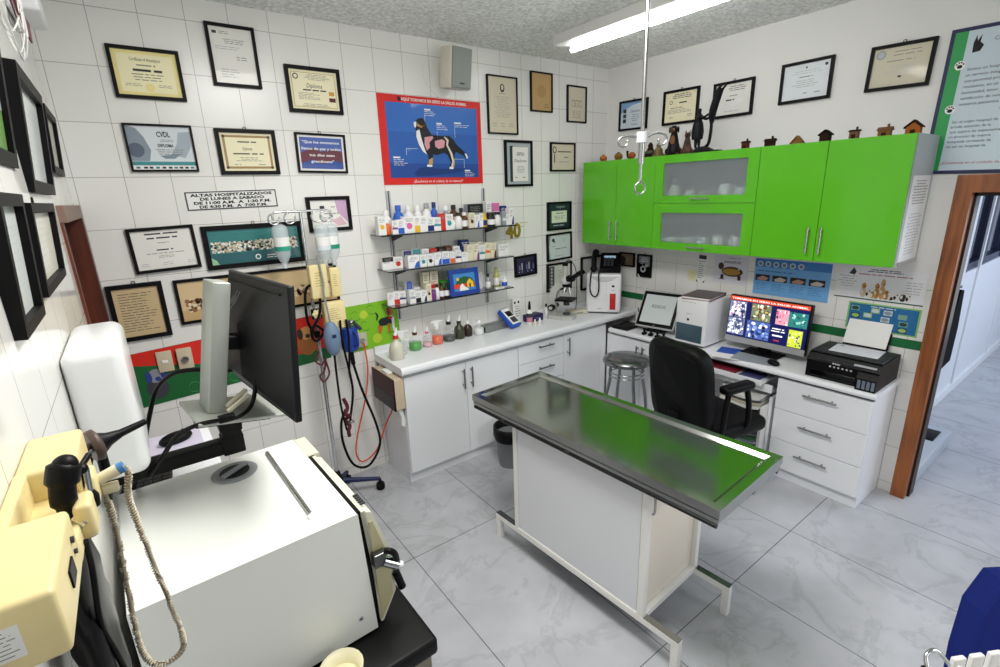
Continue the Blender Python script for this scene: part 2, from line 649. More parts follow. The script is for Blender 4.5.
base_cab('base_cabinet', 'white single-door base cabinet in the corner, under the microscope', 2.719, 3.235, YF, YA - 0.005, ZA, (0, 0, 0), 0, [
    ('door', 2.722, 0.088, 3.16, 0.795, ((2.758, YF, 0.622), (2.758, YF, 0.775))),
    ('filler', 3.163, 0.088, 3.233, 0.795, None)], 'white base cabinets along the tiled wall')

wt = MB()
prof = [(YA - 0.002, 0.822), (2.785, 0.822), (2.775, 0.832), (2.772, 0.848), (2.776, 0.866), (2.788, 0.875), (YA - 0.03, 0.875), (YA - 0.022, 0.885), (YA - 0.02, 0.925), (YA - 0.002, 0.925)]
wt.prism([(y, z) for y, z in prof], 1.243, XB - 0.002, WHITE, 'yz')
o = wt.build('worktop')
tag(o, 'long white worktop with a rounded front edge running along the tiled wall', 'worktop')
gp = MB(); gp.box(1.268, YF + 0.02, ZA, XB - 0.01, YA - 0.01, 0.822, DGREY); gp.build('gap_shade_strip', o)  # dark grey strip stands in for the shade of the gap under the worktop

# right-hand run under the green wall cabinets. local x runs along -y from the corner; local -y faces the room.
XF = 3.235
ZB = 0.722
def RB(y):
    return -y
LB = (0, 0, 0)
RZB = -PI / 2      # local (x, y) -> world (y, -x): world x = local y ... see base_cab use below
# world = rot(-90): (x, y) -> (y, -x), so local x = -world y and local y = world x
base_cab('base_cabinet', 'white two-door base cabinet behind the steel stool', -2.80, -2.06, XF, XB - 0.005, ZB, LB, RZB, [
    ('door', -2.797, 0.088, -2.432, 0.717, ((-2.46, XF, 0.55), (-2.46, XF, 0.68))),
    ('door', -2.428, 0.088, -2.063, 0.717, ((-2.40, XF, 0.55), (-2.40, XF, 0.68)))], 'white base cabinets below the green units')
t = base_cab('drawer_unit', 'white three-drawer unit under the black printer', -1.342, -0.815, XF, XB - 0.005, ZB, LB, RZB, [
    ('drawer', -1.340, 0.510, -0.817, 0.717, ((-1.175, XF, 0.655), (-0.985, XF, 0.655))),
    ('drawer', -1.340, 0.294, -0.817, 0.506, ((-1.175, XF, 0.435), (-0.985, XF, 0.435))),
    ('drawer', -1.340, 0.088, -0.817, 0.290, ((-1.175, XF, 0.225), (-0.985, XF, 0.225)))], 'white base cabinets below the green units')
# open shelves of papers between desk and drawers
t = thing('paper_shelf', 'white open shelf unit packed with papers beside the drawers', 'shelf', (0, 0, 0))
s = MB()
s.box(XF + 0.02, 1.366, 0.05, XB - 0.01, 1.386, 0.56, WHITE)
s.box(XF + 0.02, 1.70, 0.05, XB - 0.01, 1.72, 0.56, WHITE)
s.box(XB - 0.03, 1.366, 0.05, XB - 0.01, 1.72, 0.60, WHITE)
s.build('carcass', t)
for z in (0.05, 0.19, 0.32, 0.45):
    s = MB(); s.box(XF + 0.03, 1.386, z, XB - 0.03, 1.70, z + 0.014, WHITE); s.build('shelf_board', t)
PC = [('#d8d8d4', 'white'), ('#b9b2a2', 'beige'), ('#c08a6a', 'tan'), ('#4d7a5a', 'green'), ('#9aa3a8', 'grey')]
rnd = random.Random(5)
slots = [(0.064, 0), (0.204, 3), (0.204, 4), (0.334, 2), (0.334, 1), (0.464, 0)]
for zi, (z, ci) in enumerate([(0.066, 0), (0.088, 3), (0.110, 0), (0.206, 4), (0.228, 3), (0.250, 4), (0.336, 1), (0.358, 2), (0.380, 4), (0.466, 0), (0.488, 1), (0.510, 4), (0.532, 0)]):
    p = MB()
    c = PC[ci]
    m = mat('folder_' + c[1], c[0], 0.7)
    n = 8
    top = [(1.413 + 0.272 * i / n, z + 0.018 + 0.018 * (i / n - 0.5) ** 2 * 4) for i in range(n + 1)]
    p.prism([(a, bz - 0.017) for a, bz in top] + top[::-1], XF - 0.07 + 0.02 * (zi % 3), XF + 0.22, m, 'yz')
    o = p.build('paper_folder')
    tag(o, '%s paper folder on the open shelves, %s one from the bottom' % (c[1], ORD[zi]), 'folder', 'paper folders in the open shelves')
p = MB()
p.prism([(1.409, 0.066), (1.389, 0.066), (1.388, 0.50), (1.406, 0.50)], XF - 0.05, XF + 0.20, PAPER, 'yz')
tag(p.build('paper_sheaf'), 'upright sheaf of white papers leaning beside the drawer fronts', 'papers')

# keyboard tray under the desk
t = thing('keyboard_tray', 'white pull-out keyboard tray under the desk top', 'tray', (0, 0, 0))
s = MB(); s.box(XF - 0.04, 1.42, 0.655, XB - 0.05, 2.05, 0.672, WHITE); s.box(XF - 0.055, 1.42, 0.650, XF - 0.04, 2.05, 0.685, WHITE); s.build('board', t, bevel=0.002)
s = MB(); s.box(XF + 0.0, 1.372, 0.595, XF + 0.02, 2.05, 0.648, WHITE); s.build('rail', t, bevel=0.002)
p = MB(); p.rbox(XF - 0.03, 1.62, 0.6725, XF + 0.10, 2.0, 0.69, 0.006, mat('dark_red', '#7d1f33', 0.5)); tag(p.build('notebook'), 'dark red notebook lying in the keyboard tray', 'notebook')
p = MB(); p.rbox(XF - 0.03, 1.45, 0.6725, XF + 0.10, 1.59, 0.686, 0.006, mat('slate_blue', '#3c3f6a', 0.5)); tag(p.build('folder'), 'slate blue folder in the keyboard tray, beside the dark red notebook', 'folder')

wt = MB()
prof = [(XB - 0.002, 0.738), (3.222, 0.738), (3.214, 0.745), (3.212, 0.757), (3.216, 0.770), (3.226, 0.776), (XB - 0.002, 0.776)]
wt.prism(prof, 0.800, 2.770, WHITE, 'xz')
o = wt.build('worktop')
tag(o, 'lower white desk worktop under the green cabinets, carrying the screens and printer', 'worktop')
gp = MB(); gp.box(XF + 0.012, 0.815, ZB, XB - 0.01, 2.765, 0.738, DGREY); gp.build('gap_shade_strip', o)  # gap shade under the desk top, likewise put into a dark strip


# green wall cabinets
def wall_cab(label, y0, y1, kind):
    t = thing('wall_cabinet', label, 'cabinet', (0, 0, 1.49), 0, 'green wall cabinets in a row')
    H = 0.675
    X0, X1 = 3.262, XB - 0.002
    s = MB()
    if kind == 'glass':
        s.box(X0, y0, 0, X1, y0 + 0.016, H, CABGREY); s.box(X0, y1 - 0.016, 0, X1, y1, H, CABGREY)
        s.box(X0, y0 + 0.016, 0, X1, y1 - 0.016, 0.016, CABGREY); s.box(X0, y0 + 0.016, H - 0.016, X1, y1 - 0.016, H, CABGREY)
        s.box(X1 - 0.01, y0 + 0.016, 0.016, X1, y1 - 0.016, H - 0.016, CABGREY)
        s.box(X0, y0 + 0.016, 0.33, X1 - 0.01, y1 - 0.016, 0.346, CABGREY)
    else:
        s.box(X0, y0, 0, X1, y1, H, CABGREY)
    s.build('body', t)
    xf0, xf1 = 3.238, 3.260
    if kind == 'doors':
        ym = (y0 + y1) / 2 if label.find('corner') < 0 else 2.752
        if label.find('corner') < 0:
            ym = 1.238
        for a, c, hy in ((ym + 0.0015, y1 - 0.001, ym + 0.04), (y0 + 0.001, ym - 0.0015, ym - 0.03)):
            d = MB(); d.box(xf0, a, 0.001, xf1, c, H - 0.001, GREEN)
            o = d.build('door', t, bevel=0.0015)
            handle(o, (xf0, hy, 0.045), (xf0, hy, 0.20), (-0.028, 0, 0), 0.006, STEEL)
    else:
        for z0, z1, gz0, gz1 in ((0.340, H - 0.001, 0.392, 0.618), (0.001, 0.337, 0.057, 0.270)):
            gy0, gy1 = 1.690, 2.312
            d = MB()
            d.box(xf0, y0 + 0.001, z0, xf1, y1 - 0.001, gz0, GREEN); d.box(xf0, y0 + 0.001, gz1, xf1, y1 - 0.001, z1, GREEN)
            d.box(xf0, y0 + 0.001, gz0, xf1, gy0, gz1, GREEN); d.box(xf0, gy1, gz0, xf1, y1 - 0.001, gz1, GREEN)
            o = d.build('flap_door', t)
            o['label'] = 'green flap door with a frosted glass panel'
            gl = MB(); gl.box(xf0 + 0.008, gy0 - 0.003, gz0 - 0.003, xf0 + 0.013, gy1 + 0.003, gz1 + 0.003, FROST)
            gl.build('frosted_pane', o)
            handle(o, (xf0, 1.93, z0 + 0.03), (xf0, 2.07, z0 + 0.03), (-0.024, 0, 0), 0.005, STEEL)
    return t


FROST = mat('frosted_glass', '#e6eef0', 0.36, trans=0.85, ior=1.12)
wall_cab('green two-door wall cabinet in the corner with plain fronts', 2.386, 3.12, 'doors')
wall_cab('green wall cabinet with two frosted glass flap doors, between the plain ones', 1.616, 2.385, 'glass')
t = wall_cab('green two-door wall cabinet at the doorway end, above the printer', 0.846, 1.615, 'doors')
n = MB()
n.box(3.30, 0.8455, 0.02, 3.60, 0.846, 0.47, PAPER)
n.box(3.30, 0.838, 0.0, 3.60, 0.846, 0.02, STEEL)
M0 = n.M
n.M = Matrix(((0, 1, 0, 0), (0, 0, 0, 0), (0, 0, 0, 0), (0, 0, 0, 1)))
n.M = Matrix(((1, 0, 0, 0), (0, 1, 0, 0.845), (0, 0, 1, 0), (0, 0, 0, 1)))
n.lines(3.33, 3.57, 0.32, 0.45, 9, 0.0, INKL, 3)
n.lines(3.33, 3.57, 0.05, 0.28, 14, 0.0, LGREY, 4)
n.M = M0
o = n.build('price_list'); o.location = (0, 0, 1.49)
tag(o, 'white printed notice taped to the end of the green cabinet', 'notice')
# blurred stock behind the frosted glass
rnd = random.Random(11)
for sh, z in (('upper', 1.49 + 0.347), ('lower', 1.49 + 0.017)):
    n = 5
    for i in range(n):
        y = 2.26 - i * 0.125 + rnd.uniform(-0.02, 0.02)
        r, h = rnd.uniform(0.032, 0.048), rnd.uniform(0.07, 0.12)
        col = rnd.choice(['#f0f0ee', '#e9eef2', '#d7c9cf', '#e8e6da'])
        jb = MB(); jb.lathe([(r, 0), (r, h * 0.8), (r * 0.8, h * 0.86), (r * 0.8, h)], mat('jar' + col, col, 0.5), 14)
        o = jb.build('jar', loc=(3.315, y, z))
        tag(o, 'white jar blurred behind the %s frosted glass panel, %s along from the corner side' % (sh, ORD[i]), 'jar', 'jars behind the frosted glass')

# ================================================================ framed certificates and posters
WALLS = {'A': (lambda u, z: (u, YA - 0.001, z), 0.0), 'B': (lambda u, z: (XB - 0.001, u, z), -PI / 2), 'L': (lambda u, z: (XL + 0.001, u, z), PI / 2)}
CERTC = mat('cream_certificate', '#f3ebc8', 0.5, coat=0.25)
CERTY = mat('yellow_certificate', '#f3e59a', 0.5, coat=0.25)
CERTW = mat('white_certificate', '#eceae4', 0.5, coat=0.25)
CERTB = mat('bluish_certificate', '#d3e0ea', 0.5, coat=0.25)
CERTT = mat('tan_parchment', '#cdb58a', 0.6, coat=0.15)
CERTG = mat('beige_certificate', '#d6cdb6', 0.5, coat=0.25)
TAN2 = mat('ochre_parchment', '#c2a06c', 0.6, coat=0.15)
BORD = mat('certificate_border', '#b9a56a', 0.6)
MATB = mat('dark_passepartout', '#1d2b34', 0.5, coat=0.2)
SILV = mat('silver_passepartout', '#aeb6bb', 0.5, coat=0.2)
SEAL = mat('seal_grey', '#9aa0a2', 0.5)


def picture(name, label, cat, wall, u, z, w, h, draw, fw=0.016, depth=0.018, tilt=0.0, roll=0.0, group=None, fmat=None, sheetname='certificate', hook=False, out=0.0):
    f, rz = WALLS[wall]
    t = thing(name, label, cat, f(u, z), rz, group)
    if roll or tilt:
        t.rotation_euler = (Matrix.Rotation(rz, 4, 'Z') @ Matrix.Rotation(tilt, 4, 'X') @ Matrix.Rotation(-roll, 4, 'Y')).to_euler()
    if out:
        t.location = Vector(t.location) + (Matrix.Rotation(rz, 3, 'Z') @ Vector((0, -out, 0)))
    W, H = w / 2, h / 2
    fm = fmat or BLACKF
    s = MB()
    a, b_ = W - fw, H - fw
    o4 = [(-W, -H), (W, -H), (W, H), (-W, H)]
    i4 = [(-a, -b_), (a, -b_), (a, b_), (-a, b_)]
    for k in range(4):
        p, q, r, c = o4[k], o4[(k + 1) % 4], i4[(k + 1) % 4], i4[k]
        s.prism([p, q, r, c], -depth, 0, fm)
    if hook:
        s.tube([(-0.008, -0.004, H), (-0.006, -0.004, H + 0.012), (0.006, -0.004, H + 0.012), (0.008, -0.004, H)], 0.0022, fm, 6)
    s.build('frame', t, bevel=0.0015)
    c = MB()
    draw(c, a, b_, -depth * 0.45)
    c.build(sheetname, t)
    return t


def sheet(c, a, b, y, m):
    c.box(-a - 0.002, y, -b - 0.002, a + 0.002, y + 0.004, b + 0.002, m)


E1, E2, E3, E4 = 0.0006, 0.0012, 0.0018, 0.0024


def d_yellow(c, a, b, y):
    sheet(c, a, b, y, CERTY)
    c.rect(-a + .018, -b + .016, a - .018, b - .016, y - E1, mat('certificate_inner', '#f8f0c4', 0.5, coat=0.25))
    c.text('Certificate of Attendance', 0, b * 0.55, 0.021, y - E2, INK, width=a * 0.95)
    c.lines(-a * .45, a * .45, b * .28, b * .45, 1, y - E2, INKL, 1)
    c.lines(-a * .55, a * .6, b * .02, b * .26, 1, y - E2, INK, 12, th=.6)
    c.lines(-a * .5, a * .5, -b * .35, b * .02, 3, y - E2, INKL, 2)
    c.lines(-a * .8, -a * .2, -b * .6, -b * .45, 2, y - E2, INKL, 3)
    c.lines(a * .2, a * .8, -b * .6, -b * .45, 2, y - E2, INKL, 4)
    c.disc(0, -b * .62, 0.02, y - E2, CERTY)


def d_letter(c, a, b, y):
    sheet(c, a, b, y, CERTW)
    c.rect(-a * .85, b * .76, -a * .65, b * .86, y - E1, INK)
    c.lines(-a * .55, a * .1, b * .75, b * .88, 2, y - E1, INKL, 1, 'l')
    c.lines(-a * .4, a * .6, b * .42, b * .62, 3, y - E1, INKL, 2)
    c.lines(-a * .8, a * .8, b * .2, b * .36, 2, y - E1, LGREY, 3, 'l')
    c.lines(0, a * .75, -b * .15, b * .02, 2, y - E1, INKL, 4)
    c.lines(-a * .7, a * .2, -b * .8, -b * .45, 4, y - E1, LGREY, 5, 'l')


def d_diploma(c, a, b, y):
    sheet(c, a, b, y, CERTC)
    for q, m in ((.012, BORD), (.015, CERTC)):
        c.rect(-a + q, -b + q, a - q, b - q, y - (E1 if m is BORD else E2), m)
    c.disc(-a * .74, b * .66, .016, y - E3, mat('seal_dark', '#5a4d48', .6))
    c.disc(-a * .74, b * .66, .010, y - E4, CERTC)
    c.lines(-a * .45, a * .75, b * .5, b * .82, 4, y - E3, INKL, 1)
    c.text('Diploma', 0, b * .12, .034, y - E3, INK, width=a * .65, shear=.25)
    c.lines(-a * .7, a * .7, -b * .08, b * .08, 1, y - E3, INK, 3, th=.6)
    c.lines(-a * .7, a * .25, -b * .5, -b * .12, 5, y - E3, INKL, 4, 'l')
    c.lines(-a * .6, a * .6, -b * .85, -b * .68, 2, y - E3, INKL, 5)
    c.rect(a * .6, -b * .22, a * .82, -b * .02, y - E3, mat('amber_label', '#cf9a3c', .6))
    c.rect(a * .58, -b * .55, a * .86, -b * .34, y - E3, mat('maroon_label', '#5c2230', .6))


def d_congress(c, a, b, y):
    sheet(c, a, b, y, mat('pale_photo', '#d5dde2', .5, coat=.25))
    c.flat([(-a, -b * .6), (-a * .45, -b * .6), (-a * .35, -b * .1), (-a * .5, b * .5), (-a * .7, b * .9), (-a, b)], y - E1, mat('blurred_grey', '#8a96a3', .6, coat=.25))
    c.disc(-a * .8, -b * .1, .035, y - E2, mat('slate_patch', '#5a6478', .6), 14)
    c.flat([(a * .25, -b * .3), (a * .7, -b * .45), (a * .95, b * .1), (a, b * .8), (a * .6, b * .75), (a * .5, b * .2)], y - E1, mat('blurred_grey2', '#a7b4bf', .6, coat=.25))
    c.flat([(-a * .1, -b * .35), (a * .6, -b * .25), (a * .35, -b * .48), (a * .05, -b * .48)], y - E2, mat('blurred_grey3', '#7f8f9b', .6))
    c.rect(-a, -b * .82, a, -b * .62, y - E2, mat('teal_band', '#3f8f93', .5, coat=.25))
    c.rect(-a, -b, a, -b * .80, y - E3, PAPER)
    for i, x in enumerate((-.85, -.62, -.45, -.25, -.05, .15, .33, .5, .68, .86)):
        c.rect(a * (x - .06), -b * .95, a * (x + .06), -b * .86, y - E4, INK if i % 3 else mat('teal_logo', '#3f7f8f', .6))
    c.text('CVDL', a * .12, b * .52, .036, y - E3, INK, bold=True, width=a * .42)
    c.lines(-a * .1, a * .5, b * .28, b * .42, 2, y - E3, INKL, 1)
    c.text('DIPLOMA', a * .14, b * .05, .022, y - E3, INK, bold=True, width=a * .5)
    c.lines(-a * .2, a * .7, -b * .32, -b * .02, 3, y - E3, INKL, 2)


def d_cream(c, a, b, y):
    sheet(c, a, b, y, CERTC)
    c.rect(-a + .012, -b + .012, a - .012, b - .012, y - E1, mat('brown_border', '#a98f62', .6))
    c.rect(-a + .024, -b + .024, a - .024, b - .024, y - E2, CERTC)
    for sx in (-1, 1):
        for sz in (-1, 1):
            c.disc(sx * (a - .018), sz * (b - .018), .008, y - E2 - .0001, mat('dark_corner', '#4a3f36', .6), 8)
    c.lines(-a * .55, a * .55, b * .45, b * .62, 1, y - E3, INK, 1, th=.5)
    c.text('Diploma', -a * .02, b * .1, .024, y - E3, INK, width=a * .36, shear=.2)
    c.lines(-a * .6, a * .6, -b * .2, b * .02, 1, y - E3, INK, 2, th=.4)
    c.lines(-a * .5, a * .5, -b * .5, -b * .25, 3, y - E3, INKL, 3)
    c.lines(-a * .65, -a * .3, -b * .72, -b * .6, 1, y - E3, INKL, 4)
    c.lines(a * .3, a * .65, -b * .72, -b * .6, 1, y - E3, INKL, 5)


def d_quote(c, a, b, y):
    sheet(c, a, b, y, PAPER)
    q = .012
    c.rect(-a + q, -b + q, a - q, b - q, y - E1, mat('blue_sky_print', '#4a62ad', .5, coat=.25))
    c.flat([(-a + q, -b * .6), (-a * .4, -b * .35), (0, -b * .62), (a * .5, -b * .4), (a - q, -b * .5), (a - q, b * .1), (a * .5, b * .25), (0, b * .1), (-a * .4, b * .3), (-a + q, 0)], y - E2, mat('red_hills_print', '#6b3744', .6, coat=.25))
    c.flat([(-a + q, -b + q), (a - q, -b + q), (a - q, -b * .5), (a * .5, -b * .4), (0, -b * .62), (-a * .4, -b * .35), (-a + q, -b * .6)], y - E2, mat('blue_ground', '#33509c', .6, coat=.25))
    for i, t in enumerate(('"Que los momentos', 'llenos de paz y todos', 'tus d\u00edas sean', 'grandiosos"')):
        c.text(t, 0, b * (.55 - .36 * i), .021, y - E3, PAPER, width=a * (1.6, 1.7, 1.1, 1.0)[i], bold=True)


def d_white(c, a, b, y):
    sheet(c, a, b, y, CERTW)
    c.lines(-a * .85, a * .85, b * .72, b * .92, 1, y - E1, INK, 1, th=.5)
    c.lines(-a * .7, a * .7, b * .5, b * .7, 1, y - E1, INK, 7, th=.5)
    c.lines(-a * .2, a * .2, b * .3, b * .4, 1, y - E1, INKL, 2)
    c.lines(-a * .4, a * .4, -b * .12, b * .08, 1, y - E1, INK, 3)
    c.lines(-a * .9, a * .9, -b * .25, -b * .14, 1, y - E1, INKL, 4)
    c.lines(-a * .3, a * .3, -b * .45, -b * .3, 2, y - E1, INKL, 5)
    for x in (-.75, 0, .8):
        c.lines(a * (x - .18), a * (x + .18), -b * .85, -b * .65, 2, y - E1, LGREY, int(x * 10) + 20)


def crowd(c, a, b, y, x0, x1, z0, z1, n, mats, seed, r=.006):
    rnd = random.Random(seed)
    for i in range(n):
        x, z = rnd.uniform(x0, x1), rnd.uniform(z0, z1)
        c.disc(x, z, r * rnd.uniform(.6, 1.2), y - .0001 * (i % 6), rnd.choice(mats), 7)


def d_team(c, a, b, y):
    sheet(c, a, b, y, mat('teal_photo', '#2f7c7b', .45, coat=.3))
    c.rect(-a, -b, a, -b * .38, y - E1, mat('deep_teal', '#235f66', .45, coat=.3))
    ms = [mat('crowd_white', '#e8e6dc', .6), mat('crowd_dark', '#23303a', .6), mat('crowd_skin', '#c7b48f', .6), mat('crowd_white', '#e8e6dc', .6)]
    crowd(c, a, b, y - E2, -a * .95, a * .95, -b * .28, b * .28, 480, ms, 3, .007)
    c.disc(0, -b * .72, .016, y - E3, PAPER)
    c.disc(0, -b * .72, .010, y - E4, mat('teal_photo', '#2f7c7b'))
    c.lines(a * .12, a * .6, -b * .88, -b * .6, 2, y - E3, PAPER, 1)
    c.flat([(-a, -b * .55), (-a * .9, -b * .75), (-a * .85, -b), (-a, -b)], y - E3, mat('pale_green', '#9cc7a2', .5))


def d_sepia(c, a, b, y):
    sheet(c, a, b, y, mat('sepia_photo', '#d9bf93', .5, coat=.25))
    c.rect(-a, -b, a, -b * .45, y - E1, mat('sepia_ground', '#c9a976', .5, coat=.25))
    ms = [mat('sepia_dark', '#5d3b22', .6), mat('sepia_mid', '#97683c', .6), mat('sepia_pale', '#e6d3b0', .6)]
    crowd(c, a, b, y - E2, -a * .93, a * .93, -b * .5, b * .08, 420, ms, 8, .010)


def d_pink(c, a, b, y):
    sheet(c, a, b, y, CERTW)
    c.flat([(a * .35, b), (a, b), (a, -b * .7), (a * .8, -b * .4), (a * .45, b * .1)], y - E1, mat('pink_patch', '#cba6c8', .5, coat=.25))
    c.flat([(a * .1, -b * .5), (a * .6, -b * .2), (a * .9, -b * .8), (a * .4, -b * .9)], y - E1, mat('rose_patch', '#dcb7c4', .5, coat=.25))
    c.rect(-a * .5, b * .4, -a * .25, b * .6, y - E2, INK)
    c.lines(a * .05, a * .4, b * .4, b * .6, 1, y - E2, INKL, 1)
    c.lines(-a * .3, a * .5, -b * .05, b * .1, 1, y - E2, INK, 2)
    c.lines(-a * .6, a * .3, -b * .6, -b * .2, 3, y - E2, INKL, 3)
    c.disc(-a * .85, b * .3, .006, y - E2, INK)


def d_text(m, rows=16, ink=INK, top=False):
    def d(c, a, b, y):
        sheet(c, a, b, y, m)
        if top:
            c.disc(0, b * .62, .022, y - E1, INK, 12, .03)
            c.disc(0, b * .64, .012, y - E2, m, 10, .018)
            c.lines(-a * .3, a * .3, b * .38, b * .46, 1, y - E1, ink, 4)
            c.lines(-a * .6, a * .6, -b * .45, b * .34, rows, y - E1, ink, 5, th=.28)
            for x in (-.6, 0, .6):
                c.lines(a * (x - .2), a * (x + .2), -b * .8, -b * .62, 2, y - E1, INKL, int(x * 10) + 30, th=.3)
        else:
            c.lines(-a * .8, a * .8, -b * .82, b * .82, rows, y - E1, ink, 6, 'l', th=.3)
    return d


def d_faded(c, a, b, y):
    sheet(c, a, b, y, TAN2)
    c.disc(0, b * .05, a * .45, y - E1, mat('faded_print', '#b4925f', .6), 18, b * .35)
    c.lines(a * .2, a * .8, -b * .85, -b * .6, 2, y - E1, mat('faded_ink', '#8d6c42', .7), 3)


def d_drawing(c, a, b, y):
    sheet(c, a, b, y, CERTG)
    q = mat('sketch_ink', '#8f8872', .7)
    for x in (-.4, 0, .4):
        c.rect(a * (x - .16), -b * .15, a * (x + .16), b * .25, y - E1, q)
        c.rect(a * (x - .12), -b * .12, a * (x + .12), b * .2, y - E2, CERTG)
    c.lines(-a * .6, a * .6, -b * .85, -b * .35, 5, y - E1, q, 2, th=.35)


def d_silver(c, a, b, y):
    sheet(c, a, b, y, SILV)
    c.rect(-a * .72, -b * .88, -a * .45, b * .85, y - E1, MATB)
    c.rect(-a * .5, -b * .85, a * .78, b * .8, y - E2, CERTW)
    c.lines(-a * .3, a * .6, b * .38, b * .56, 2, y - E3, INK, 1, th=.6)
    c.text('Diploma', a * .14, b * .08, .03, y - E3, INK, width=a * 1.0, shear=.2)
    c.lines(-a * .2, a * .5, -b * .45, -b * .1, 5, y - E3, INKL, 3)
    c.lines(-a * .35, -a * .1, -b * .72, -b * .62, 1, y - E3, INK, 4)
    c.lines(a * .3, a * .55, -b * .72, -b * .62, 1, y - E3, INK, 5)


def d_seal(c, a, b, y):
    sheet(c, a, b, y, CERTG)
    c.disc(-a * .72, b * .55, .022, y - E1, INK, 14, .028)
    c.disc(-a * .72, b * .55, .014, y - E2, CERTG, 14, .019)
    c.rect(-a * .45, b * .38, a * .75, b * .46, y - E1, INK)
    c.rect(-a * .76, -b * .45, -a * .68, b * .22, y - E1, INK)
    c.lines(0, a * .6, -b * .1, b * .06, 1, y - E1, INK, 1)
    c.lines(-a * .35, a * .6, -b * .45, -b * .3, 1, y - E1, INKL, 2)


def d_darkmat(c, a, b, y):
    sheet(c, a, b, y, MATB)
    c.text('Congreso', a * .1, b * .66, .03, y - E1, LGREY, width=a * .8, shear=.2)
    c.rect(-a * .72, -b * .55, a * .72, b * .42, y - E1, mat('pale_green_cert', '#dfe6d0', .5, coat=.25))
    c.lines(-a * .5, a * .6, b * .1, b * .34, 1, y - E2, INKL, 1)
    c.lines(-a * .5, a * .5, -b * .3, b * .05, 3, y - E2, INKL, 2)
    c.lines(-a * .8, a * .7, -b * .88, -b * .66, 1, y - E1, LGREY, 3)


def d_badge(c, a, b, y):
    sheet(c, a, b, y, mat('ice_cert', '#ccd6d6', .5, coat=.25))
    c.flat([(-a, -b), (-a * .8, -b), (-a * .9, 0), (-a * .75, b), (-a, b)], y - E1, mat('grey_edge', '#8d9a9c', .5))
    c.disc(-a * .55, b * .6, .016, y - E2, INK, 7)
    c.rect(-a * .5, b * .35, -a * .4, b * .6, y - E2, INK)
    c.lines(-a * .8, -a * .2, b * .02, b * .14, 1, y - E2, INKL, 1)
    c.lines(-a * .4, a * .7, -b * .25, -b * .08, 1, y - E2, INK, 2)
    c.lines(a * .2, a * .7, b * .3, b * .7, 3, y - E2, LGREY, 3)
    c.lines(-a * .6, a * .6, -b * .85, -b * .7, 1, y - E2, INKL, 4)


def d_stripcert(c, a, b, y):
    sheet(c, a, b, y, mat('greenish_cert', '#d3d8cb', .5, coat=.25))
    c.rect(-a * .95, -b * .9, -a * .45, b * .9, y - E1, mat('patterned_strip', '#4d5350', .6))
    for k in range(6):
        c.disc(-a * .7, b * (.7 - .28 * k), .012, y - E2, LGREY, 8)
    c.lines(-a * .2, a * .8, -b * .6, b * .6, 6, y - E1, INKL, 2, th=.2)


def d_night(c, a, b, y):
    sheet(c, a, b, y, mat('night_photo', '#1b1d3a', .3, coat=.5))
    ms = [mat('night_lilac', '#6a6c97', .5), mat('night_pale', '#a7a4b8', .5), mat('night_dark', '#11122a', .5)]
    for i, x in enumerate((-.7, -.45, -.2, .05, .3, .55, .75)):
        c.rect(a * x, -b * .5, a * (x + .13), b * (.1 + .25 * ((i * 7) % 3)), y - E1, ms[i % 3])
    for x in (-.7, -.4, .2, .6):
        c.disc(a * x, -b * .72, .006, y - E2, mat('night_pale', '#a7a4b8'))


def d_blank(c, a, b, y):
    sheet(c, a, b, y, mat('grey_sheet', '#a9aaa6', .3, coat=.5))
    c.rect(-a * .85, -b * .9, a * .85, b * .9, y - E1, mat('pale_grey_sheet', '#c3c4c0', .35, coat=.5))


CG = 'framed certificates on the tiled wall'
picture('certificate_frame', 'yellow certificate reading Certificate of Attendance in a black frame, high beside the left corner', 'certificate', 'A', .234, 2.57, .298, .234, d_yellow, group=CG)
picture('certificate_frame', 'tall white letter in a black frame, touching the ceiling row above the cream diploma', 'certificate', 'A', .642, 2.695, .238, .302, d_letter, group=CG)
picture('certificate_frame', 'cream diploma with round seal, amber and maroon labels in a thick black frame', 'certificate', 'A', 1.052, 2.562, .317, .251, d_diploma, fw=.02, group=CG)
picture('certificate_frame', 'grey and teal congress diploma with a row of logos in a thin black frame', 'certificate', 'A', .229, 2.223, .297, .23, d_congress, fw=.01, group=CG)
picture('certificate_frame', 'cream diploma with brown patterned border and dark corners in a black frame', 'certificate', 'A', .636, 2.211, .308, .24, d_cream, fw=.02, group=CG, hook=True)
picture('quote_frame', 'blue landscape print with white quotation about momentos, in a black frame', 'picture', 'A', 1.048, 2.211, .302, .227, d_quote, fw=.012, roll=-.022, sheetname='print', hook=True)
picture('certificate_frame', 'white certificate in a black frame between the teal team photo and the dark doorway', 'certificate', 'A', .147, 1.715, .301, .233, d_white, roll=.027, group=CG)
picture('photo_frame', 'long teal group photo of a team in a black frame, behind the hanging serum bottle', 'photo', 'A', .597, 1.698, .538, .243, d_team, fw=.026, sheetname='photo', hook=True)
picture('certificate_frame', 'pink and white certificate in a thick black frame, behind the drip stand hooks', 'certificate', 'A', 1.049, 1.851, .274, .213, d_pink, fw=.022, group=CG)
picture('certificate_frame', 'tan parchment page of text in a thick black frame, above the red dog panel', 'certificate', 'A', -.024, 1.399, .243, .302, d_text(CERTT, 15), fw=.022, group=CG, hook=True)
picture('photo_frame', 'wide sepia group photo in a thin black frame, behind the monitor', 'photo', 'A', .597, 1.418, .897, .25, d_sepia, fw=.016, sheetname='photo')
picture('certificate_frame', 'tall beige certificate with crest in a thin black frame, beside the dog anatomy poster', 'certificate', 'A', 2.45, 2.574, .284, .404, d_text(CERTG, 14, INKL, True), fw=.01, group=CG)
picture('certificate_frame', 'faded ochre parchment in a thin black frame, beside the tall beige certificate with crest', 'certificate', 'A', 2.841, 2.696, .229, .288, d_faded, fw=.01, group=CG)
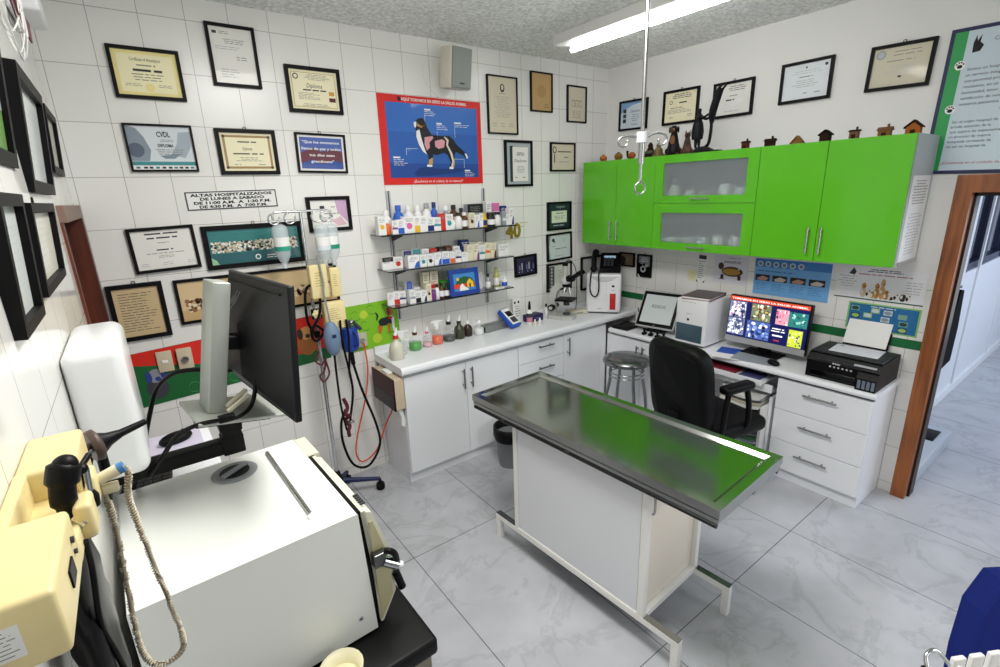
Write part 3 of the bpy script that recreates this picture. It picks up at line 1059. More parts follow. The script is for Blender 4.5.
picture('certificate_frame', 'small beige certificate with a sketch, thin black frame, high beside the room corner', 'certificate', 'A', 3.235, 2.634, .226, .284, d_drawing, fw=.011, group=CG)
picture('certificate_frame', 'black-framed white diploma with dark side band on silver mount, below the tall beige certificate', 'certificate', 'A', 2.594, 2.159, .28, .346, d_silver, fw=.018, group=CG)
picture('certificate_frame', 'black-framed pale certificate with round seal and black rules, beside the green corner cabinet', 'certificate', 'A', 3.075, 2.214, .287, .23, d_seal, fw=.013, group=CG)
picture('certificate_frame', 'pale green certificate on dark mount, topmost of the column of three above the microscope', 'certificate', 'A', 3.035, 1.732, .282, .238, d_darkmat, fw=.016, group=CG)
picture('certificate_frame', 'ice-grey certificate with a black badge, middle of the column of three above the microscope', 'certificate', 'A', 3.036, 1.469, .298, .237, d_badge, fw=.016, roll=.03, group=CG)
picture('certificate_frame', 'certificate with a patterned side strip in a black frame, directly behind the microscope', 'certificate', 'A', 3.036, 1.202, .30, .248, d_stripcert, fw=.016, group=CG)
picture('photo_frame', 'small dark night photo in a black frame, beside the medicine shelves', 'photo', 'A', 2.646, 1.345, .241, .174, d_night, fw=.018, roll=.027, sheetname='photo', hook=True)
picture('picture_frame', 'dark framed grey sheet in the corner, half hidden behind the white blood analyser', 'picture', 'A', 3.46, 1.188, .30, .31, d_blank, fw=.016, sheetname='sheet')

BG = 'framed certificates above the green cabinets'


def d_blue(c, a, b, y):
    sheet(c, a, b, y, CERTB)
    c.flat([(-a, b), (-a, b * .2), (-a * .6, b * .5), (-a * .1, b * .75), (a * .5, b * .85), (a, b)], y - E1, mat('blue_arc', '#7fa6cf', .5, coat=.25))
    for k in range(3):
        c.rect(-a * .8, -b * .55 + k * b * .38, -a * .55, -b * .25 + k * b * .38, y - E2, INK)
    c.text('Diploma', a * .15, b * .2, .03, y - E2, INK, width=a * .7, shear=.2)
    c.lines(-a * .2, a * .6, -b * .5, b * .1, 4, y - E2, INKL, 1)
    c.lines(-a * .1, a * .4, -b * .8, -b * .65, 1, y - E2, INKL, 2)


def d_creamb(c, a, b, y):
    sheet(c, a, b, y, CERTC)
    c.lines(-a * .7, a * .8, b * .55, b * .9, 3, y - E1, INK, 1, th=.55)
    c.disc(-a * .62, b * .35, .015, y - E1, INKL, 12)
    c.disc(-a * .62, b * .35, .009, y - E2, CERTC, 12)
    c.lines(-a * .1, a * .4, b * .2, b * .36, 1, y - E1, INK, 2, th=.7)
    c.lines(-a * .8, a * .3, -b * .1, b * .02, 1, y - E1, INK, 3)
    c.lines(-a * .8, a * .8, -b * .42, -b * .12, 3, y - E1, INKL, 4, 'l')
    c.lines(-a * .7, -a * .4, -b * .75, -b * .6, 2, y - E1, INKL, 5)
    c.lines(a * .45, a * .8, -b * .72, -b * .5, 2, y - E1, INKL, 6)


def d_whiteb(c, a, b, y):
    sheet(c, a, b, y, CERTW)
    c.disc(-a * .72, b * .6, .018, y - E1, SEAL, 12)
    c.lines(-a * .4, a * .85, b * .5, b * .88, 3, y - E1, INK, 1, th=.4)
    c.lines(-a * .2, a * .3, b * .15, b * .3, 1, y - E1, INKL, 2)
    c.lines(-a * .5, a * .2, -b * .12, b * .04, 1, y - E1, INK, 3, th=.7)
    c.flat([(-a * .1, -b * .5), (a * .5, -b * .3), (a * .6, -b * .05), (a * .2, b * .0), (-a * .2, -b * .2)], y - E1, PAPER)
    c.lines(-a * .6, a * .6, -b * .85, -b * .7, 1, y - E1, LGREY, 4)


def d_whitec(c, a, b, y):
    sheet(c, a, b, y, mat('ice_white_cert', '#e2e8ec', .5, coat=.25))
    c.rect(-a * .05, b * .72, a * .02, b * .82, y - E1, INK)
    c.disc(a * .82, b * .78, .009, y - E1, INK, 10)
    c.lines(-a * .8, a * .85, b * .4, b * .66, 2, y - E1, LGREY, 1, th=.3)
    c.lines(-a * .3, a * .3, b * .18, b * .34, 1, y - E1, INKL, 2)
    c.lines(-a * .6, a * .6, -b * .35, b * .12, 4, y - E1, INKL, 3, th=.25)
    c.lines(-a * .1, a * .2, -b * .75, -b * .6, 1, y - E1, INKL, 4)
    c.lines(a * .4, a * .7, -b * .78, -b * .62, 1, y - E1, INKL, 5)


def d_beigeb(c, a, b, y):
    sheet(c, a, b, y, mat('khaki_cert', '#d2ccb4', .5, coat=.25))
    c.disc(-a * .74, b * .68, .023, y - E1, SEAL, 16)
    c.disc(-a * .74, b * .68, .016, y - E2, LGREY, 16)
    c.lines(-a * .5, a * .9, b * .5, b * .85, 2, y - E1, INKL, 1, th=.3)
    c.lines(-a * .5, a * .5, b * .2, b * .4, 1, y - E1, INKL, 2, th=.3)
    c.lines(-a * .6, a * .7, -b * .4, b * .1, 4, y - E1, LGREY, 3, th=.3)
    c.rect(0, -b * .58, a * .12, -b * .48, y - E1, INK)


picture('certificate_frame', 'pale blue diploma in a black frame above the corner end of the green cabinets', 'certificate', 'B', 2.92, 2.538, .294, .237, d_blue, fw=.016, roll=-.02, group=BG, hook=True)
picture('certificate_frame', 'cream diploma in a black frame on the plaster wall, above the sitting dog figurines', 'certificate', 'B', 2.466, 2.538, .312, .249, d_creamb, fw=.018, roll=-.015, group=BG, hook=True)
picture('certificate_frame', 'white certificate with pale seal in a black frame, behind the dark acrobat statuette', 'certificate', 'B', 2.046, 2.528, .297, .237, d_whiteb, fw=.018, group=BG, hook=True)
picture('certificate_frame', 'ice-white certificate with small corner emblem in a black frame on the plaster wall', 'certificate', 'B', 1.572, 2.559, .305, .24, d_whitec, fw=.018, group=BG)
picture('certificate_frame', 'khaki certificate with large silver seal in a black frame, next to the big green-edged sign', 'certificate', 'B', 1.086, 2.55, .298, .235, d_beigeb, fw=.018, roll=-.03, group=BG, hook=True)


def d_horse(c, a, b, y):
    sheet(c, a, b, y, mat('dim_brown_photo', '#8d7460', .5, coat=.3))
    c.flat([(-a, -b), (-a * .3, -b), (-a * .2, b * .2), (-a * .6, b * .6), (-a, b * .4)], y - E1, mat('dark_brown_photo', '#3c2c22', .5))
    c.disc(a * .05, 0, .018, y - E2, mat('fawn_photo', '#a58768', .5), 12, .03)


def d_bw(c, a, b, y):
    sheet(c, a, b, y, mat('grey_photo', '#8f949a', .5, coat=.3))
    c.lines(-a * .8, a * .8, b * .35, b * .9, 3, y - E1, PAPER, 1)
    c.flat([(-a, -b), (-a, b * .3), (-a * .3, b * .1), (0, b * .3), (a * .5, -b * .1), (a, 0), (a, -b)], y - E1, BLACKM)
    c.disc(-a * .2, -b * .35, .03, y - E2, LGREY, 16)
    c.disc(-a * .2, -b * .35, .016, y - E3, BLACKM, 16)
    c.disc(a * .35, b * .05, .015, y - E2, LGREY, 12)


picture('photo_frame', 'small brown photo in a black frame beneath the green corner cabinet, beside the telephone', 'photo', 'B', 2.924, 1.317, .174, .127, d_horse, fw=.014, sheetname='photo')
picture('photo_frame', 'small upright black and white photo in a black frame beneath the green cabinets', 'photo', 'B', 2.73, 1.277, .154, .20, d_bw, fw=.015, sheetname='photo', hook=True)


# --- left wall frames, hung leaning forward a little
def d_greenL(c, a, b, y):
    sheet(c, a, b, y, mat('green_photo', '#7fae62', .3, coat=.6))
    c.rect(-a, -b * .1, a, b, y - E1, mat('pale_glare_photo', '#d8ddd6', .25, coat=.6))


def d_glassL(c, a, b, y):
    sheet(c, a, b, y, mat('reflection_pale_sheet', '#d3d8d6', .35, coat=.3))  # sheet lightened: reflected light is put into its colour
    c.lines(-a * .7, a * .7, -b * .7, b * .7, 9, y - E1, LGREY, 2, th=.15)


def d_text2(c, a, b, y):
    sheet(c, a, b, y, mat('reflection_cream_sheet', '#e0ded0', .35, coat=.3))  # cream made paler to include the reflections on the sheet
    c.lines(-a * .8, a * .8, -b * .8, b * .8, 8, y - E1, LGREY, 3, th=.15)


LG = 'framed pictures on the side wall beside the photographer'
DG2 = mat('charcoal_frame', '#2c2c2f', .35)
picture('picture_frame', 'black framed green picture on the near side wall, cut by the photo edge', 'picture', 'L', 1.33, 2.17, .62, .26, d_greenL, fw=.03, depth=.02, tilt=.10, group=LG, sheetname='photo', fmat=BLACKF)
picture('picture_frame', 'large black framed pale sheet on the near side wall, upper row', 'picture', 'L', 2.02, 2.145, .52, .31, d_glassL, fw=.032, depth=.028, tilt=.10, group=LG, sheetname='sheet')
picture('picture_frame', 'black framed narrow sheet high on the side wall, closest to the dark doorway', 'picture', 'L', 2.68, 2.19, .40, .235, d_text2, fw=.026, depth=.024, tilt=.08, group=LG, sheetname='sheet')
picture('picture_frame', 'black framed glossy sheet low on the side wall, above the white towel dispenser', 'picture', 'L', 1.215, 1.86, .25, .235, d_glassL, fw=.022, depth=.024, tilt=.07, group=LG, sheetname='sheet', hook=True)
picture('picture_frame', 'black framed cream sheet low on the side wall, beside the dark wooden doorway', 'picture', 'L', 1.66, 1.862, .45, .20, d_text2, fw=.022, depth=.024, tilt=.07, group=LG, sheetname='sheet', hook=True)

# ---------------------------------------------------------------- posters and signs
def poster(name, label, cat, wall, u, z, w, h, draw, th=.003, roll=0.0, parts=None):
    f, rz = WALLS[wall]
    c = MB()
    draw(c, w / 2, h / 2, -th)
    o = c.build(name)
    o.location = f(u, z)
    o.rotation_euler = (Matrix.Rotation(rz, 4, 'Z') @ Matrix.Rotation(-roll, 4, 'Y')).to_euler()
    tag(o, label, cat)
    return o


def p_hours(c, a, b, y):
    c.box(-a, y, -b, a, 0, b, PAPER)
    t = .006
    for r in ((-a, -b, a, -b + t), (-a, b - t, a, b), (-a, -b, -a + t, b), (a - t, -b, a, b)):
        c.rect(*r, y - E1, INK)
    K = mat('black_print', '#0d0d10', .6)
    for i, (s_, wd) in enumerate((('ALTAS HOSPITALIZADOS', 1.8), ('DE LUNES A SABADO', 1.42), ('DE 11:00 A.M.  A  1:30 P.M.', 1.7), ('DE 4:30 P.M.  A  7:00 P.M.', 1.5))):
        c.text(s_, 0, b * .47 - i * b * .425, .0205, y - E1, K, bold='heavy', width=a * wd)


poster('hours_sign', 'white black-bordered sign with discharge hours, above the teal team photo', 'sign', 'A', .519, 1.957, .462, .097, p_hours, roll=.012)


def p_dog(c, a, b, y):
    c.box(-a, y, -b, a, 0, b, RED)
    def N(pts):
        return [((u - .5) * 2 * a, (v - .5) * 2 * b) for u, v in pts]
    BL = mat('poster_blue', '#2a5fb0', .4, coat=.2)
    c.flat(N([(.064, .079), (.954, .079), (.954, .918), (.064, .918)]), y - E1, BL)
    c.flat(N([(.064, .079), (.954, .079), (.954, .245), (.064, .245)]), y - E2, mat('poster_deep_blue', '#1f4a98', .4, coat=.2))
    c.flat(N([(.064, .60), (.954, .60), (.954, .918), (.064, .918)]), y - E2, mat('poster_mid_blue', '#2f6bbf', .4, coat=.2))
    c.flat(N([(0.283, 0.129), (0.312, 0.093), (0.44, 0.101), (0.631, 0.126), (0.791, 0.154), (0.792, 0.192), (0.65, 0.191), (0.555, 0.182), (0.43, 0.209), (0.335, 0.19)]), y - E3, mat('poster_navy', '#163878', .4))
    W = mat('print_white', '#f0f0ee', .5)
    K = mat('dog_black', '#15151a', .5)
    P = mat('dog_pink', '#d99aa6', .5)
    TN = mat('dog_tan', '#c99a5a', .5)
    yy = y - E4
    c.flat(N([(0.314, 0.703), (0.348, 0.754), (0.395, 0.767), (0.423, 0.73), (0.435, 0.668), (0.476, 0.58), (0.577, 0.572), (0.654, 0.577), (0.699, 0.529), (0.727, 0.474), (0.809, 0.392), (0.842, 0.327), (0.829, 0.307), (0.784, 0.354), (0.715, 0.389), (0.698, 0.351), (0.697, 0.276), (0.69, 0.192), (0.642, 0.182), (0.635, 0.21), (0.657, 0.257), (0.627, 0.349), (0.589, 0.376), (0.517, 0.346), (0.479, 0.354), (0.473, 0.254), (0.462, 0.209), (0.412, 0.209), (0.43, 0.254), (0.431, 0.344), (0.396, 0.414), (0.355, 0.502), (0.331, 0.607), (0.319, 0.659)]), yy, K)
    y2 = yy - E1
    c.flat(N([(0.331, 0.616), (0.361, 0.635), (0.371, 0.556), (0.391, 0.45), (0.416, 0.352), (0.379, 0.387), (0.345, 0.466), (0.327, 0.553)]), y2, W)
    c.flat(N([(0.31, 0.711), (0.335, 0.722), (0.335, 0.678), (0.321, 0.645), (0.311, 0.676)]), y2, W)
    c.flat(N([(0.346, 0.715), (0.352, 0.69), (0.41, 0.68), (0.418, 0.70), (0.38, 0.655), (0.343, 0.67)]), y2, TN)
    for p in ([(0.432, 0.29), (0.476, 0.318), (0.468, 0.236), (0.429, 0.236)], [(0.668, 0.294), (0.696, 0.313), (0.694, 0.22), (0.667, 0.21)]):
        c.flat(N(p), y2, TN)
    for p in ([(0.413, 0.235), (0.463, 0.231), (0.462, 0.207), (0.411, 0.207)], [(0.639, 0.21), (0.683, 0.21), (0.678, 0.182), (0.637, 0.182)], [(0.804, 0.373), (0.825, 0.37), (0.842, 0.321), (0.829, 0.307)]):
        c.flat(N(p), y2, W)
    c.flat(N([(0.405, 0.549), (0.483, 0.566), (0.49, 0.545), (0.448, 0.488), (0.452, 0.434), (0.419, 0.397), (0.4, 0.468)]), y2, P)
    c.flat(N([(0.503, 0.509), (0.575, 0.535), (0.605, 0.515), (0.593, 0.44), (0.537, 0.42), (0.504, 0.446)]), y2, P)
    c.flat(N([(0.595, 0.566), (0.615, 0.561), (0.644, 0.526), (0.633, 0.47), (0.675, 0.369), (0.689, 0.276), (0.666, 0.192), (0.651, 0.197), (0.67, 0.276), (0.652, 0.368), (0.615, 0.469), (0.623, 0.516)]), y2 - E1, mat('bone_white', '#ded3c2', .5))
    ln = .0022
    def seg(p, q):
        (x0, z0), (x1, z1) = N([p, q])
        c.rect(min(x0, x1) - ln / 2, min(z0, z1) - ln / 2, max(x0, x1) + ln / 2, max(z0, z1) + ln / 2, yy, W)
    seg((.224, .34), (.224, .415)); seg((.224, .415), (.33, .415)); seg((.419, .70), (.419, .80)); seg((.532, .53), (.532, .62)); seg((.713, .56), (.713, .68)); seg((.70, .302), (.797, .302)); seg((.797, .2), (.797, .302))
    for (u, v, wd, n) in ((.42, .85, .13, 3), (.53, .70, .12, 3), (.71, .72, .16, 2), (.10, .30, .14, 4), (.80, .15, .13, 3)):
        p = N([(u, v)])[0]
        c.lines(p[0], p[0] + wd * 2 * a, p[1] - .012 * n, p[1], n, yy, W, n, 'l', th=.35)
        c.rect(p[0], p[1] + .002, p[0] + wd * a * .9, p[1] + .012, yy, W)
    c.text('AQU\u00cd TOMAMOS EN SERIO LA SALUD ANIMAL', a * .06, b * .885, .026, y - E1, W, bold=True, width=a * 1.28)
    c.flat([(-a * .65, b * .96), (-a * .6, b * .96), (-a * .57, b * .88), (-a * .63, b * .86)], y - E1, K)
    c.text('\u00a1\u00a1Excelencia en el cuidado de su mascota!!', a * .05, -b * .955, .026, y - E1, W, width=a * 1.0)


poster('anatomy_poster', 'red-bordered blue poster of a standing dog with its anatomy, below the loudspeaker', 'poster', 'A', 1.843, 2.30, .804, .565, p_dog, th=.004, roll=-.003)


def p_red(c, a, b, y):
    G = mat('deep_green_print', '#17632f', .45)
    c.box(-a, y, -b, a, 0, b, G)
    R2 = mat('bright_red_print', '#d82a1c', .45)
    n = 24
    top = [(-a, b), ] + [(-a + 2 * a * i / n, b * (.6 - 1.1 * min(1, 1.5 * i / n))) for i in range(n + 1)] + [(a, b)]
    c.flat(top[::-1], y - E1, R2)
    for cx, cz, sc_, ms in ((-.82, -.15, 1.0, ('#3b3c44', '#8d8f98', '#2a3f8a')), (.74, .1, 1.1, ('#a5672f', '#d9a05a', '#3b2a20'))):
        m1, m2, m3 = [mat('print' + h, h, .6) for h in ms]
        x, z = cx * a, cz * b
        k = sc_ * b
        c.disc(x, z - k * .25, k * .34, y - E2, m1, 14, k * .42)
        c.disc(x + k * .05, z + k * .2, k * .26, y - E3, m2, 14)
        c.disc(x - k * .18, z + k * .2, k * .1, y - E4, m3, 10, k * .22)
        c.disc(x + k * .28, z + k * .2, k * .1, y - E4, m3, 10, k * .22)
        c.disc(x + k * .08, z + k * .08, k * .09, y - E4, m3, 10)
    SW = mat('pale_green_swirl', '#5fa06c', .5)
    for sx in (-.5, -.35, -.1, .15, .3):
        x, z = sx * a, -b * .72
        pts = [(x + .03 * math.cos(t), z + .03 * math.sin(t)) for t in [i * .5 for i in range(11)]]
        for p, q in zip(pts, pts[1:]):
            c.flat([p, (p[0], p[1] + .003), (q[0], q[1] + .003), q], y - E2, SW)


o = poster('pet_panel', 'red and green printed panel with cartoon-style puppies behind the monitor', 'panel', 'A', .406, 1.045, 1.06, .31, p_red, roll=.05)


def p_lime(c, a, b, y):
    c.box(-a, y, -b, a, 0, b, mat('lime_print', '#7fbf1f', .45))
    Y2 = mat('yellow_green_print', '#b9d23a', .5)
    for x, z, r in ((-.3, .55, .03), (.1, -.6, .035), (-.7, -.2, .03)):
        c.disc(x * a, z * b, r, y - E1, Y2, 12)
    SW = mat('dark_leaf_print', '#3c7a1a', .5)
    for sx, sz in ((-.6, .6), (0, .75), (-.3, .1), (.75, -.6), (-.75, -.6)):
        x, z = sx * a, sz * b
        pts = [(x + (.012 + .004 * i) * math.cos(.6 * i), z + (.012 + .004 * i) * math.sin(.6 * i)) for i in range(10)]
        for p, q in zip(pts, pts[1:]):
            c.flat([p, (p[0], p[1] + .004), (q[0], q[1] + .004), q], y - E2, SW)
    K = mat('dog_black', '#15151a', .5); TN = mat('beagle_tan', '#b5652a', .5); W = mat('print_white', '#f0f0ee', .5)
    def N(p):
        return [((u * .82 + .08) * a, (v * .82 + .14) * b) for u, v in p]
    c.flat(N([(.15, .0), (.3, .12), (.65, .15), (.85, .05), (.85, -.25), (.55, -.3), (.2, -.3)]), y - E3, K)
    c.flat(N([(.1, -.25), (.35, -.3), (.3, -.5), (.2, -.7), (.1, -.65)]), y - E4, TN)
    c.flat(N([(.12, .05), (.2, .3), (.1, .5), (.05, .48), (.1, .3), (.05, .05)]), y - E3, K)
    c.disc(.67 * a, .484 * b, .028, y - E4, TN, 14, .033)
    c.flat(N([(.6, .6), (.7, .65), (.75, .3), (.62, .2)]), y - E4 - E1, mat('beagle_ear', '#6d3517', .5))
    c.flat(N([(.78, .2), (.9, .05), (.9, -.7), (.8, -.7), (.78, -.3)]), y - E4, W)
    c.flat(N([(.55, -.25), (.68, -.2), (.66, -.75), (.56, -.75)]), y - E4, TN)
    c.flat(N([(.62, .1), (.85, .12), (.82, .0), (.64, .0)]), y - E4 - E1, RED)


poster('pet_panel', 'lime green printed panel with a walking beagle, below the medicine shelves', 'panel', 'A', 1.257, 1.08, .39, .325, p_lime, roll=.02)


# lower right wall
def p_strip(c, a, b, y):
    c.box(-a, y, -b, a, 0, b, PAPER)
    c.rect(-a * .9, b * .72, a * .9, b, y - E1, INK)
    c.lines(-a * .8, a * .8, -b * .75, b * .62, 9, y - E1, INKL, 2, 'l')
    c.flat([(-a, -b), (-a * .5, -b), (-a, -b * .8)], y - E1, INK)
    c.flat([(a, -b), (a * .5, -b), (a, -b * .8)], y - E1, INK)


poster('price_strip', 'narrow white printed strip with a black head, under the frosted glass cabinet', 'notice', 'B', 2.183, 1.305, .072, .216, p_strip, th=.0015, roll=-.04)


def p_sticky(c, a, b, y):
    c.box(-a, y, -b, a, 0, b, mat('pale_yellow_note', '#e6e3b4', .6))
    c.disc(0, 0, a * .6, y - E1, mat('pale_note_ink', '#cfcb9c', .6), 14)
    c.disc(0, 0, a * .5, y - E1 * 1.5, mat('pale_yellow_note', '#e6e3b4'), 14)


poster('sticky_note', 'small pale yellow note stuck beside the narrow printed strip', 'note', 'B', 2.264, 1.245, .07, .086, p_sticky, th=.001, roll=-.04)


def p_dach(c, a, b, y):
    c.box(-a, y, -b, a, 0, b, mat('lilac_white_paper', '#dfdfe8', .6))
    c.lines(-a * .3, a * .7, b * .78, b * .95, 1, y - E1, INKL, 1)
    c.text('\u00bfPARASITOS?', a * .1, b * .5, .024, y - E1, INK, bold=True, width=a * 1.0)
    D = mat('dachshund_dark', '#3a2016', .5); T2 = mat('bread_tan', '#b5893e', .5)
    c.disc(a * .12, -b * .1, a * .62, y - E2, D, 18, b * .36)
    c.disc(a * .08, -b * .12, a * .52, y - E3, T2, 18, b * .24)
    c.disc(-a * .55, b * .25, a * .17, y - E3, D, 12, b * .26)
    for x in (-.45, .55):
        c.rect(a * (x - .09), -b * .68, a * (x + .09), -b * .35, y - E3, D)
    c.disc(a * .5, b * .12, a * .07, y - E4, LGREY, 10)
    c.lines(-a * .75, -a * .2, -b * .8, -b * .6, 1, y - E1, INKL, 3)


poster('dog_poster', 'white paper poster of a dachshund under the green cabinets, above the white analyser', 'poster', 'B', 1.946, 1.318, .27, .21, p_dach, th=.0015)


def p_blue(c, a, b, y):
    c.box(-a, y, -b, a, 0, b, mat('sky_blue_print', '#74b0e6', .5))
    c.rect(-a, b * .55, a, b, y - E1, mat('mid_blue_print', '#3f7fc4', .5))
    for i in range(6):
        x = a * (-.85 + .22 * i)
        c.disc(x, b * .72, .02, y - E2, mat('pale_ring', '#c7d7e6', .5), 12)
        c.disc(x, b * .72, .012, y - E3, mat('grey_dot', '#6b7480', .5), 10)
    for i in range(4):
        x0 = a * (-.95 + .48 * i)
        c.rect(x0, -b * .22, x0 + a * .4, b * .12, y - E2, mat('dark_photo', '#2b2227', .5))
        c.flat([(x0 + .01, -b * .1), (x0 + a * .2, b * .05), (x0 + a * .38, -b * .05), (x0 + a * .3, -b * .2), (x0 + .02, -b * .2)], y - E3, mat(('hand_pink', 'hand_pale')[i % 2], ('#c79a94', '#d6c8c4')[i % 2], .5))
        c.lines(x0, x0 + a * .4, -b * .75, -b * .3, 5, y - E2, mat('blue_ink', '#2f63a8', .6), i, 'l', th=.3)
    c.lines(-a * .9, a * .3, b * .25, b * .4, 1, y - E2, mat('blue_ink', '#2f63a8'), 9, 'l')


poster('hygiene_poster', 'blue poster with a row of four photos, above the picture-filled screen', 'poster', 'B', 1.512, 1.298, .498, .258, p_blue, th=.0015)


def p_anim(c, a, b, y):
    c.box(-a, y, -b, a, 0, b, mat('white_poster', '#ebebee', .5))
    c.flat([(-a * .72, b * .55), (-a * .62, b * .95), (-a * .55, b * .7), (-a * .58, b * .5)], y - E1, INK)
    c.lines(-a * .4, a * .6, b * .72, b * .95, 2, y - E1, INK, 1, th=.6)
    c.lines(-a * .5, a * .7, b * .5, b * .66, 1, y - E1, mat('red_ink', '#a8555a', .6), 2)
    for k in range(5):
        c.lines(-a * .95, -a * .5, b * (.35 - .16 * k), b * (.45 - .16 * k), 1, y - E1, INKL, k, th=.4)
        c.lines(a * .55, a * .95, b * (.25 - .16 * k), b * (.35 - .16 * k), 1, y - E1, INKL, k + 9, th=.4)
    fur = [mat('fur_cream', '#d6c2a4', .6), mat('fur_amber', '#b98438', .6), mat('fur_tan', '#c7a06a', .6), mat('fur_black', '#2b2726', .6), mat('fur_white', '#e7e3dc', .6)]
    rnd_ = random.Random(12)
    for cx, base, hh, i in ((-.32, -.85, .95, 0), (-.2, -.85, .6, 4), (-.02, -.85, 1.0, 1), (.1, -.85, 1.3, 2), (.2, -.85, .6, 1), (.42, -.85, .5, 4), (.56, -.85, .75, 3), (.68, -.85, .5, 4), (-.1, -.85, .45, 2), (.3, -.85, .35, 3)):
        q = fur[i]
        c.disc(cx * a, (base + hh * .3) * b, .07 * a, y - E2 - .0001 * i, q, 12, hh * .32 * b)
        c.disc(cx * a, (base + hh * .75) * b, .05 * a, y - E2 - .0001 * i - .00005, fur[(i + 1) % 5] if i in (0, 3) else q, 12, hh * .2 * b)
        c.disc((cx + .02) * a, (base + hh * .7) * b, .018 * a, y - E3, fur[3 if i != 3 else 4], 8)
        c.disc((cx - .03) * a, (base + hh * .35) * b, .03 * a, y - E3, fur[4 if i != 4 else 3], 8, .12 * b)
    c.rect(-a, -b, a, -b * .93, y - E3, mat('dark_green_line', '#2a5a45', .5))


poster('pets_poster', 'white poster of a group of cats and dogs under the green cabinets, near the doorway', 'poster', 'B', 1.0, 1.325, .46, .20, p_anim, th=.0015)


def p_teal(c, a, b, y):
    c.box(-a, y, -b, a, 0, b, mat('lime_edge', '#8fc46a', .5))
    c.rect(-a * .95, -b * .9, a * .95, b * .9, y - E1, mat('teal_poster_blue', '#1f6aa0', .45))
    cl = ['#6fae8a', '#2f3a4a', '#9fc46a', '#c9d3da', '#8a97a2']
    for i, (x, z) in enumerate(((-.78, .55), (-.75, .0), (-.2, .5), (.15, .45), (.55, .3), (.6, -.2), (.6, -.65), (-.4, .1), (.1, -.05))):
        c.rect((x - .12) * a, (z - .18) * b, (x + .12) * a, (z + .18) * b, y - E2, mat('tealpic' + cl[i % 5], cl[i % 5], .5))
        c.disc(x * a, z * b, .02, y - E3, mat('tealpic' + cl[(i + 1) % 5], cl[(i + 1) % 5], .5), 10, .012)
    c.lines(-a * .5, a * .5, b * .7, b * .85, 1, y - E2, PAPER, 3)


poster('parasite_poster', 'teal blue poster with a lime edge, behind the printer', 'poster', 'B', .955, 1.12, .37, .17, p_teal, th=.0015)
c = MB(); c.box(XB - 0.003, 0.735, 0.962, XB - 0.0005, 3.2, 1.018, mat('green_stripe_paint', '#156b3a', .5)); struct(c.build('trim_5'))


def p_mission(c, a, b, y):
    c.box(-a, y, -b, a, 0, b, mat('sign_navy', '#1d2350', .5))
    t = .018
    c.rect(-a + t, -b + t, a - t, b - t, y - E1, mat('sign_pale_blue', '#c9d9e2', .45))
    c.rect(-a + t, -b + t, -a + t + .052, b - t, y - E2, mat('sign_green', '#1f9d50', .45))
    K = mat('black_print', '#0d0d10', .6)
    x0 = -a + .095
    hx, hz = -a + .115, b - .085
    c.flat([(hx - .016, hz - .038), (hx + .014, hz - .034), (hx + .024, hz - .008), (hx + .008, hz + .008), (hx + .01, hz + .042), (hx - .004, hz + .015), (hx - .01, hz + .042), (hx - .018, hz + .008)], y - E2, K)
    c.text('CENTRO VETERINARIO', hx + .06, hz + .005, .024, y - E2, K, align='l', sx=1.0)
    for z in (b - .175, b - .385):
        px = -a + t + .045
        c.disc(px, z, .022, y - E3, PAPER, 16)
        c.disc(px, z - .006, .011, y - E4, K, 12, .009)
        for dx, dz in ((-.013, .005), (-.005, .013), (.005, .013), (.013, .005)):
            c.disc(px + dx, z + dz, .0042, y - E4, K, 8)
    for i, s_ in enumerate(('Somos un hospital', 'un servicio integral', 'con personal profesional', 'resolutivo, en un', 'humanidad, amor y', 'satisfacci\u00f3n de nuestros', 'nuestros pacientes,')):
        c.text(s_, x0, b - .205 - i * .0275, .020, y - E2, K, align='l')
    c.text('Visi\u00f3n', x0 + .16, b - .42, .036, y - E2, K, align='l', bold=True)
    for i, s_ in enumerate(('Ser el mejor hospital de', 'brinde atenci\u00f3n de la', 'que supere las expectativas', 'un proceso de mejora', 'b\u00fasqueda constante de', 'de ser un hospital de')):
        c.text(s_, x0 - .012, b - .455 - i * .0245, .0185, y - E2, K, align='l')
    c.text('\u00a1\u00a1Excelencia en el cuidado de su mascota!!', x0 - .02, -b + .05, .020, y - E2, mat('sign_red', '#a83236', .5), align='l')


poster('mission_sign', 'large pale blue wall sign with a green band and navy edge, above the doorway', 'sign', 'B', .46, 2.312, .86, .71, p_mission, th=.008, roll=-.02)
# plastic numerals on the tiles
c = MB()
c.text('40', 0, 0, .165, -.012, GOLD, align='c', bold=True, width=.15)
c.lines(.075, .155, .07, .13, 2, -.004, mat('pale_gold', '#c9bd86', .5), 2, 'l', th=.25)
o = c.build('anniversary_numerals'); o.location = (2.525, YA - .001, 1.585)
sm = o.modifiers.new('solid', 'SOLIDIFY'); sm.thickness = .01; sm.offset = -1
tag(o, 'gold number forty stuck on the tiles beside the top medicine shelf', 'sign')

# ================================================================ ceiling lamp, loudspeaker, hanging hook
TUBE = mat('lamp_tube', '#ffffff', 0.4, emit=20.0)
t = thing('ceiling_lamp', 'long white fluorescent batten lamp on the ceiling above the table', 'lamp', (2.62, 2.02, ZC))
s = MB(); s.box(-.085, -.78, -.062, .085, .72, 0, mat('lamp_white', '#e8e8e4', .4)); s.build('housing', t, bevel=.004)
for yy in (-.70, .66):
    s = MB(); s.box(.025, yy, -.085, .06, yy + .02, -.062, WHITEP); s.build('lamp_holder', t)
s = MB(); s.cyl((.045, -.69, -.088), (.045, .67, -.088), .012, TUBE, n=14); o = s.build('tube', t); o['label'] = 'glowing white tube'

